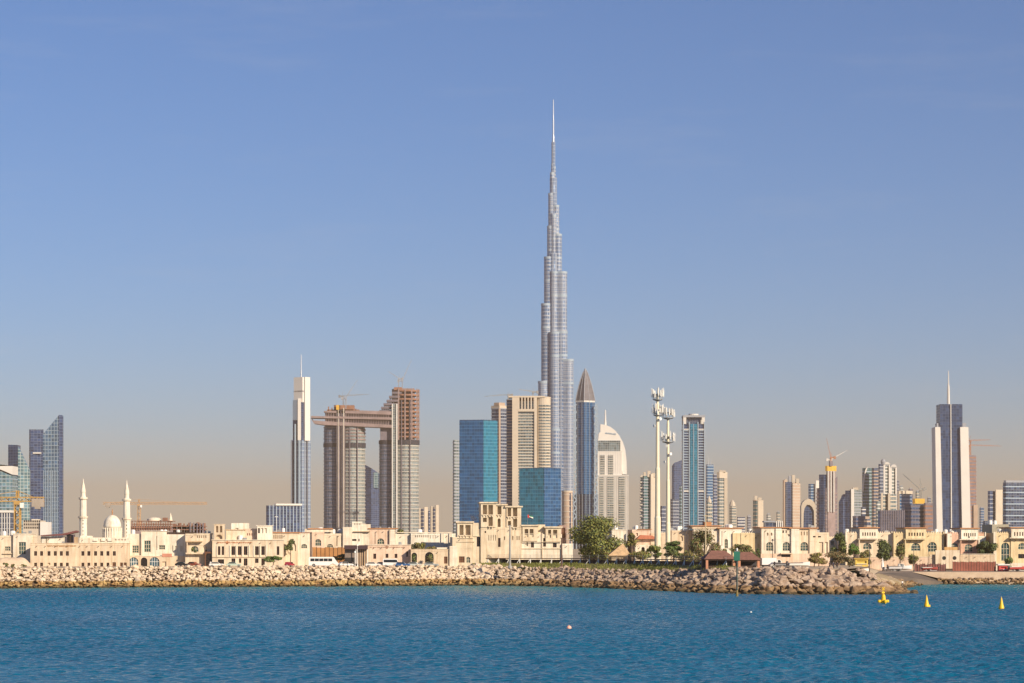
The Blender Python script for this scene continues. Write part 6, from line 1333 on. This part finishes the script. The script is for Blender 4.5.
# ------------------------------------------------------------------ vehicles
GLASSC = plain("car_glass", (.015, .018, .022, 1), .08); TYRE = BLACK
def car(label, px, D, yaw, col, kind='car', gz=None, cat='car', L=4.5):
    gz = GZ if gz is None else gz
    t = thing('parked_' + kind, label, cat, (X(px, D), D, gz), yaw, 'vehicles parked behind the shore'); m = plain("car_paint_" + "_".join(str(int(c*100)) for c in col[:3]), col, .3, 0, .03)
    w = .9
    if kind == 'car': body = [(-L/2, .35), (L/2, .35), (L/2, .75), (L*.44, .9), (L*.2, .95), (L*.08, 1.42), (-L*.30, 1.45), (-L*.44, .98), (-L/2, .9)]; cab = [(L*.17, .98), (L*.075, 1.37), (-L*.29, 1.39), (-L*.40, 1.0)]
    else: body = [(-L/2, .4), (L/2, .4), (L/2, 1.1), (L*.44, 1.25), (L*.36, 2.25), (L*.32, 2.4), (-L*.48, 2.4), (-L/2, 2.2)]; cab = [(L*.42, 1.3), (L*.35, 2.15), (-L*.44, 2.15), (-L*.44, 1.35)]
    b = MB(); b.xz(body, -w, w); o = b.build('body', m, t); bv = o.modifiers.new("bevel", 'BEVEL'); bv.width = .07; bv.segments = 2
    MB().xz(cab, -w - .012, w + .012).build('side_window', GLASSC, t); MB().xz([(cab[0][0] + .04, cab[0][1]), (cab[1][0] + .1, cab[1][1] - .05), (cab[1][0] + .05, cab[1][1] - .05), (cab[0][0] - .02, cab[0][1])], -w*.88, w*.88).build('windscreen', GLASSC, t)
    for x in (-L*.31, L*.31):
        for y in (-w + .02, w - .02):
            b = MB(); b.tube((x, y - .11, .33), (x, y + .11, .33), .33, n=14); q = b.build('wheel', TYRE, t); MB().tube((x, y - .118, .33), (x, y + .118, .33), .19, n=10).build('rim', STEEL, q)
    for y in (-.6, .6): MB().box(L/2 - .05, L/2 + .03, y - .18, y + .18, .66, .8).build('headlight', WHITEP, t); MB().box(-L/2 - .03, -L/2 + .05, y - .16, y + .16, .72, .86).build('tail_light', plain("tail_red", (.35, .02, .02, 1), .4), t)
    return t
car("black car parked under the plain white wall of the arched shops villa", 182.5, 716, .15, (.012, .011, .011, 1)); car("small red brown car parked right of the black car", 194, 718, -.3, (.26, .07, .045, 1), L=3.9)
car("white car half hidden in front of the tall brown gateway", 216.5, 712, .2, (.70, .68, .63, 1)); car("pale green car by the cream office's green doorway", 234, 712, .1, (.42, .50, .42, 1)); car("white car parked at the left end of the pink office", 373, 708, .1, (.72, .70, .66, 1)); car("second white car, nose to tail with the first, at the pink office", 382.6, 711, -.15, (.62, .60, .57, 1), L=4.1)
car("white van between the white cars and the blue car at the pink office", 391, 710, .05, (.78, .76, .72, 1), 'van', cat='van', L=4.9); car("blue car at the right end of the pink office", 402.6, 708, .1, (.03, .10, .26, 1)); car("pale car right of the blue car, below the planted arches", 415, 710, -.1, (.52, .55, .50, 1)); car("silver grey car parked below the wider planted arch", 431, 710, .1, (.30, .32, .31, 1))
car("white car in the shade at the left post of the dark shelter", 345.6, 712, .5, (.72, .70, .66, 1)); car("dark car under the dark screened shelter", 351, 717, -.2, (.03, .025, .025, 1)); car("red parked car right of the green creeper bush", 289.6, 713, 1.2, (.36, .04, .06, 1), L=3.3)
t = thing('bus', "long white bus with a band of dark windows in front of the rust hoarding", 'bus', (X(323, 712), 712, GZ), .04, 'vehicles parked behind the shore')
b = MB(); b.xz([(-4.2, .4), (4.6, .4), (4.6, 1.0), (4.2, 1.5), (3.3, 2.75), (2.9, 2.95), (-3.9, 2.95), (-4.2, 2.7)], -1.15, 1.15); b.build('body', plain("bus_white", (.80, .77, .72, 1), .35, 0, .03), t)
for k in range(5): MB().box(-3.7 + k*1.32, -2.5 + k*1.32, -1.17, 1.17, 1.65, 2.5).build('side_window', GLASSC, t)
MB().xz([(4.22, 1.52), (3.36, 2.7), (3.3, 2.68), (4.15, 1.5)], -1.0, 1.0).build('windscreen', GLASSC, t)
for x in (-2.7, 3.0):
    for y in (-1.08, 1.08): b = MB(); b.tube((x, y - .13, .48), (x, y + .13, .48), .48, n=14); q = b.build('wheel', TYRE, t); MB().tube((x, y - .14, .48), (x, y + .14, .48), .26, n=10).build('rim', STEEL, q)
# box truck and cars behind the breakwater crest
t = thing('truck', "white box truck right of the right brown pavilion", 'truck', (X(768.6, 628), 628, 6.05), .05, 'vehicles parked behind the shore'); b = MB(); b.box(-1.9, 1.9, -1.1, 1.1, .75, 2.55); b.build('cargo_box', plain("truck_white", (.80, .78, .74, 1), .4, 0, .03), t); b = MB(); b.xz([(1.95, .5), (3.4, .5), (3.4, 1.3), (3.0, 2.1), (1.95, 2.15)], -1.05, 1.05); b.build('cab', WHITEP, t)
MB().xz([(2.3, 1.35), (3.2, 1.35), (2.92, 1.98), (2.3, 2.0)], -1.07, 1.07).build('side_window', GLASSC, t); MB().box(-1.9, 3.2, -.5, .5, .45, .75).build('chassis', BLACK, t)
for x in (-1.1, 2.6):
    for y in (-.95, .95): b = MB(); b.tube((x, y - .12, .42), (x, y + .12, .42), .42, n=14); b.build('wheel', TYRE, t)
car("silver car parked left of the grey hauled-out boats", 777.6, 622, .2, (.42, .40, .37, 1), gz=6.05); 
def boat(label, px, D, yaw, L, hullc, gz, deckc=None, canopy=False, cabin=True, group='boats hauled out on the shore'):
    t = thing('motor_boat', label, 'boat', (X(px, D), D, gz), yaw, group); W = L*.17; Hh = L*.15; st = 9; V_ = []; b = MB()
    for k in range(st):
        f = k/(st - 1); x = -L/2 + L*f; w = W*(1 - max(0, (f - .45)/.55)**2.2); sh = .45 + Hh*(1 + .35*f*f)
        V_ += [(x, -w, sh), (x, -w*.8, .45 + Hh*.35), (x + (.12*L*0), 0, .45 + .12*L*max(0, f - .75)), (x, w*.8, .45 + Hh*.35), (x, w, sh)]
    fs = [(k*5+j, (k+1)*5+j, (k+1)*5+j+1, k*5+j+1) for k in range(st-1) for j in range(4)] + [(0, 1, 2, 3, 4)] + [(k*5, k*5+4, (k+1)*5+4, (k+1)*5) for k in range(st-1)]
    b.idx(V_, fs); b.build('hull', plain("hull_" + "_".join(str(int(c*100)) for c in hullc[:3]), hullc, .35, 0, .04), t)
    b = MB(); z = .45 + Hh; b.tube((-L/2, -W - .02, z*1.0), (L*.1, -W - .02, z*1.04), .07, n=5); b.tube((-L/2, W + .02, z), (L*.1, W + .02, z*1.04), .07, n=5); b.build('rub_rail', deckc or DKP, t)
    if cabin:
        b = MB(); b.xz([(-L*.08, z), (L*.2, z), (L*.13, z + L*.1), (-L*.06, z + L*.11)], -W*.6, W*.6); o = b.build('cabin', WHITEP, t); MB().xz([(-L*.05, z + L*.035), (L*.165, z + L*.035), (L*.12, z + L*.085), (-L*.045, z + L*.09)], -W*.61, W*.61).build('window', GLASSC, o)
    if canopy:
        MB().xz([(-L*.35, z + L*.2), (L*.12, z + L*.21), (L*.1, z + L*.225), (-L*.35, z + L*.215)], -W*.8, W*.8).build('canopy', WHITEP, t); b = MB(); [b.tube((x, y, z - .1), (x, y, z + L*.2), .04, n=5) for x in (-L*.33, L*.08) for y in (-W*.7, W*.7)]; b.build('canopy_post', STEEL, t)
    b = MB(); b.box(-L/2 - .45, -L/2 - .02, -.25, .25, .3 + Hh*.5, .45 + Hh*1.5); b.build('outboard_motor', DKP, t)
    b = MB(); b.box(-L*.4, L*.42, -.5, -.4, .2, .34); b.box(-L*.4, L*.42, .4, .5, .2, .34); b.box(-.2, .2, -W*.8, W*.8, .34, .6); b.box(-L*.3, -L*.27, -W*.8, W*.8, .34, .62)
    o = b.build('trailer', STEEL, t)
    for y in (-W*.8, W*.8): MB().tube((-L*.1, y - .1, .28), (-L*.1, y + .1, .28), .28, n=12).build('trailer_wheel', TYRE, o)
    return t
boat("silver white motor boat on a trailer beside the top of the boat ramp", 900, 742, .08, 7.4, (.66, .65, .64, 1), GZQ, DKP); boat("grey covered boat on the crest of the breakwater right of the white truck", 786, 612, -.25, 5.4, (.46, .45, .44, 1), 6.06, cabin=False); boat("white boat with a dark stripe hauled out right of the grey covered boat", 799, 608, .35, 6.2, (.68, .66, .62, 1), 6.06, DKP, cabin=False)
boat("small white boat with a flat canopy among the rocks below the crenellated villa", 860, 640, -.1, 4.6, (.70, .69, .65, 1), 4.4, canopy=True, cabin=False); boat("red and white boat on the quay right of the red kiosk", 1019, 742, .05, 6.2, (.52, .09, .08, 1), GZQ, WHITEP, cabin=False); boat("long dark red dinghy on the quay in front of the maroon fence", 930, 741, .12, 5.0, (.28, .06, .05, 1), GZQ, WHITEP, cabin=False)
boat("small white dinghy with raised bow by the dark tree at the quay's left end", 884.6, 752, 1.3, 4.0, (.75, .73, .70, 1), GZQ, cabin=False)
t = thing('sail', "furled pointed white sail standing by the dark tree at the quay", 'sail', (X(882.6, 755), 755, GZQ)); MB().tube((0, 0, 0), (0, 0, 4.3), .05, .03, 6).build('spar', STEEL, t); b = MB(); b.lathe([(.12, .9), (.5, 1.2), (.42, 2.0), (.2, 3.4), (.04, 4.25)], 9); b.build('furled_cloth', WHITEP, t)
# ------------------------------------------------------------------ people
SKIN = plain("skin", (.36, .20, .13, 1), .6, 0, .05); HAIR = plain("black_hair", (.015, .012, .01, 1), .6)
def skinned(name, pts, edges, rad, mat, parent, root=0):
    me = bpy.data.meshes.new(name); me.from_pydata(pts, edges, []); o = bpy.data.objects.new(name, me); COL.objects.link(o)
    m_ = o.modifiers.new("skin", 'SKIN'); m_.use_smooth_shade = True
    for i, v in enumerate(me.skin_vertices[0].data): v.radius = (rad[i], rad[i] * .85 if rad[i] > .1 else rad[i]); v.use_root = (i == root)
    o.modifiers.new("smooth", 'SUBSURF').levels = 1; o.modifiers["smooth"].render_levels = 1
    me.materials.append(mat); o.parent = parent; return o
def person(label, px, D, gz, rz, top, bottom, stride=.12, robe=False):
    t = thing('person', label, 'person', (X(px, D), D, gz), rz); s = stride
    P = [(0,0,.95),(0,.01,1.12),(0,.01,1.38),(0,0,1.5),(0,-.02,1.60),(0,-.03,1.70), (.1,0,.9),(.11,-s*.6,.5),(.11,-s,.09),(.12,-s-.17,.04), (-.1,0,.9),(-.11,s*.4,.5),(-.11,s,.1),(-.12,s-.17,.04),
         (.19,.01,1.40),(.25,.04,1.13),(.27,-.06,.90),(.27,-.09,.80), (-.19,.01,1.40),(-.25,.0,1.13),(-.26,-.12,.90),(-.26,-.16,.80)]
    E = [(0,1),(1,2),(2,3),(3,4),(4,5),(0,6),(6,7),(7,8),(8,9),(0,10),(10,11),(11,12),(12,13),(2,14),(14,15),(15,16),(16,17),(2,18),(18,19),(19,20),(20,21)]
    Rr = [.15,.13,.16,.06,.085,.095,.095,.065,.045,.04,.095,.065,.045,.04,.065,.048,.036,.03,.065,.048,.036,.03]
    bo = skinned('body', P, E, Rr, SKIN, t)
    skinned('shirt', [P[0],P[1],P[2],(0,0,1.46),P[14],P[15],P[18],P[19]], [(0,1),(1,2),(2,3),(2,4),(4,5),(2,6),(6,7)], [.175,.155,.185,.09,.085,.065,.085,.065], top, t)
    if robe: MB().lathe([(.30, .03), (.26, .5), (.2, .95), (.16, 1.1)], 14).build('robe', bottom, t, True)
    else: skinned('trousers', [P[0],P[6],P[7],(P[8][0],P[8][1],.13),P[10],P[11],(P[12][0],P[12][1],.13)], [(0,1),(1,2),(2,3),(0,4),(4,5),(5,6)], [.17,.115,.085,.065,.115,.085,.065], bottom, t)
    b = MB(); b.lathe([(.02, 1.815), (.08, 1.79), (.105, 1.73), (.11, 1.68), (.09, 1.62)][::-1], 12, 0, .012); b.build('hair', HAIR, t, True)
    b = MB(); b.tube((0, -.125, 1.69), (0, -.145, 1.665), .016, .02, 6); b.build('nose', SKIN, bo)
    b = MB(); [b.box(x - .014, x + .014, -.126, -.118, 1.70, 1.712) for x in (-.035, .035)]; b.build('eye', HAIR, bo)
    return t
DKCLOTH = plain("dark_cloth", (.02, .02, .03, 1)); NAVYC = plain("navy_cloth", (.03, .04, .07, 1)); WHITEC = plain("white_cloth", (.78, .76, .72, 1)); GREYC = plain("grey_cloth", (.25, .24, .24, 1))
person("person in a white shirt and dark trousers on the stony beach by the boat ramp", 902.4, 640, .78, .5, WHITEC, DKCLOTH, .2)
person("person in dark clothes standing in front of the maroon fence on the quay", 938.6, 743, GZQ, .2, DKCLOTH, DKCLOTH); person("person in a dark robe at the right end of the red brown hoarding", 995, 746, GZQ, -.3, DKCLOTH, DKCLOTH, .05, True)
for k, (px, lab, cl, rb) in enumerate(((829.6, "leftmost of three dark-clothed people standing behind the breakwater rocks", DKCLOTH, False), (833.2, "middle one of three dark-clothed people standing behind the breakwater rocks", NAVYC, True), (837.2, "rightmost of three dark-clothed people standing behind the breakwater rocks", DKCLOTH, False))):
    person(lab, px, 612 + k*.7, 6.05, .6 - .5*k, cl, DKCLOTH, .06, rb)
person("person in a white shirt standing by the tall brown gateway", 210.6, 712, GZ, .1, WHITEC, GREYC, .1)

# ------------------------------------------------------------------ on the water
YB = plain("buoy_yellow", (.80, .50, .01, 1), .45, 0, .06, 2); WEED = plain("buoy_weed_stain", (.12, .12, .03, 1))
D = 487; t = thing('buoy', "large yellow buoy with outspread fenders and a cross on top, nearest the breakwater tip", 'buoy', (X(883.3, D), D, 0), .3)
b = MB(); b.lathe([(.55, -.7), (.62, -.1), (.62, .5), (.5, .75), (.42, 1.6), (.3, 1.9), (.1, 2.0)], 20); b.build('body', YB, t)
for a in (0, math.pi/2, math.pi, -math.pi/2): MB().lathe([(.05, .25), (.32, .32), (.36, .55), (.32, .8), (.05, .87)], 12, .92*math.cos(a), .92*math.sin(a)).build('fender', YB, t)
MB().lathe([(.63, -.3), (.64, -.02), (.63, .08)], 20).build('weed_line', WEED, t)
b = MB(); b.tube((0, 0, 1.95), (0, 0, 3.1), .05, n=6); b.build('staff', YB, t); b = MB(); b.tube((-.32, 0, 2.75), (.32, 0, 3.4), .07, n=5); b.tube((-.32, .0, 3.4), (.32, .0, 2.75), .069, n=5); b.build('topmark', YB, t); MB().box(-.3, .3, -.02, .02, 2.15, 2.5).build('reflector', YB, t)
for px, yb, lab in ((926.6, 607.4, "yellow pointed buoy left of the other pointed one, out from the boat ramp"), (1001.4, 609.6, "yellow pointed buoy farthest right on the water")):
    D = CAMZ * F / (yb - HOR); t = thing('buoy', lab, 'buoy', (X(px, D), D, 0), .2 if px < 950 else 1.0)
    b = MB(); b.lathe([(.42, -.5), (.5, 0), (.52, .35), (.46, .6), (.36, .9), (.14, 2.0), (.05, 2.35)], 18); b.build('body', YB, t); MB().lathe([(.51, -.2), (.52, .02), (.52, .1)], 18).build('weed_line', WEED, t)
    MB().lathe([(.42, .66), (.42, .74), (.39, .78)], 18).build('band', plain("buoy_dark_band", (.55, .34, .01, 1)), t); MB().tube((0, 0, 2.3), (0, 0, 2.55), .04, n=6).build('lifting_eye', STEEL, t); MB().box(.05, .75, -.03, .03, .1, .5).build('mooring_bracket', YB, t)  # band is a ring of darker yellow
D = CAMZ * F / (629 - HOR); t = thing('mooring_float', "small pale pink round float alone on the open water", 'float', (X(569, D), D, 0)); b = MB(); b.lathe([(.02, -.3), (.25, -.2), (.36, .08), (.33, .3), (.2, .45), (.04, .5)], 14); b.build('ball', plain("pink_float", (.85, .42, .30, 1), .5), t, True); MB().tube((0, 0, .48), (0, 0, .62), .04, n=6).build('eye', STEEL, t)
D = CAMZ * F / (612.4 - HOR); t = thing('mooring_float', "tiny white float near the green daymark, far off on the water", 'float', (X(751, D), D, 0)); b = MB(); b.lathe([(.02, -.15), (.14, -.08), (.17, .07), (.1, .18), (.02, .2)], 12); b.build('ball', WHITEP, t, True); MB().tube((0, 0, .18), (0, 0, .26), .02, n=6).build('eye', STEEL, t)
D = 556; t = thing('navigation_beacon', "green square daymark with a lantern on a dark pole in the water off the breakwater", 'beacon', (X(737, D), D, 0)); k = D/F; zz = lambda y: Z(y, D)
GRN = plain("daymark_green", (.01, .14, .09, 1), .5); MB().tube((0, 0, -1.5), (0, 0, zz(552)), .17, .13, 8).build('pole', plain("pole_dark_green", (.035, .06, .045, 1), .6), t); MB().lathe([(.32, -1.2), (.32, zz(594)), (.22, zz(590))], 10).build('collar', plain("weedy_pile", (.20, .15, .05, 1)), t)
MB().box(-3.3*k, 2.9*k, -.2, -.14, zz(560.6), zz(551.6)).build('daymark', GRN, t); MB().box(-.5, .5, -.1, .5, zz(551.4), zz(550.9)).build('platform', STEEL, t); MB().lathe([(.18, zz(550.9)), (.22, zz(549)), (.1, zz(548))], 10).build('lantern', WHITEP, t); b = MB(); b.box(-3.3*k, 2.9*k, -.139, -.08, zz(556.4), zz(555.9)); b.build('brace', STEEL, t)
b = MB(); [b.tube((x, .15, 1), (x, .15, zz(553)), .025, n=4) for x in (-.18, .18)]; [b.tube((-.18, .15, 1 + q*.4), (.18, .15, 1 + q*.4), .018, n=4) for q in range(22)]; b.build('ladder', STEEL, t)
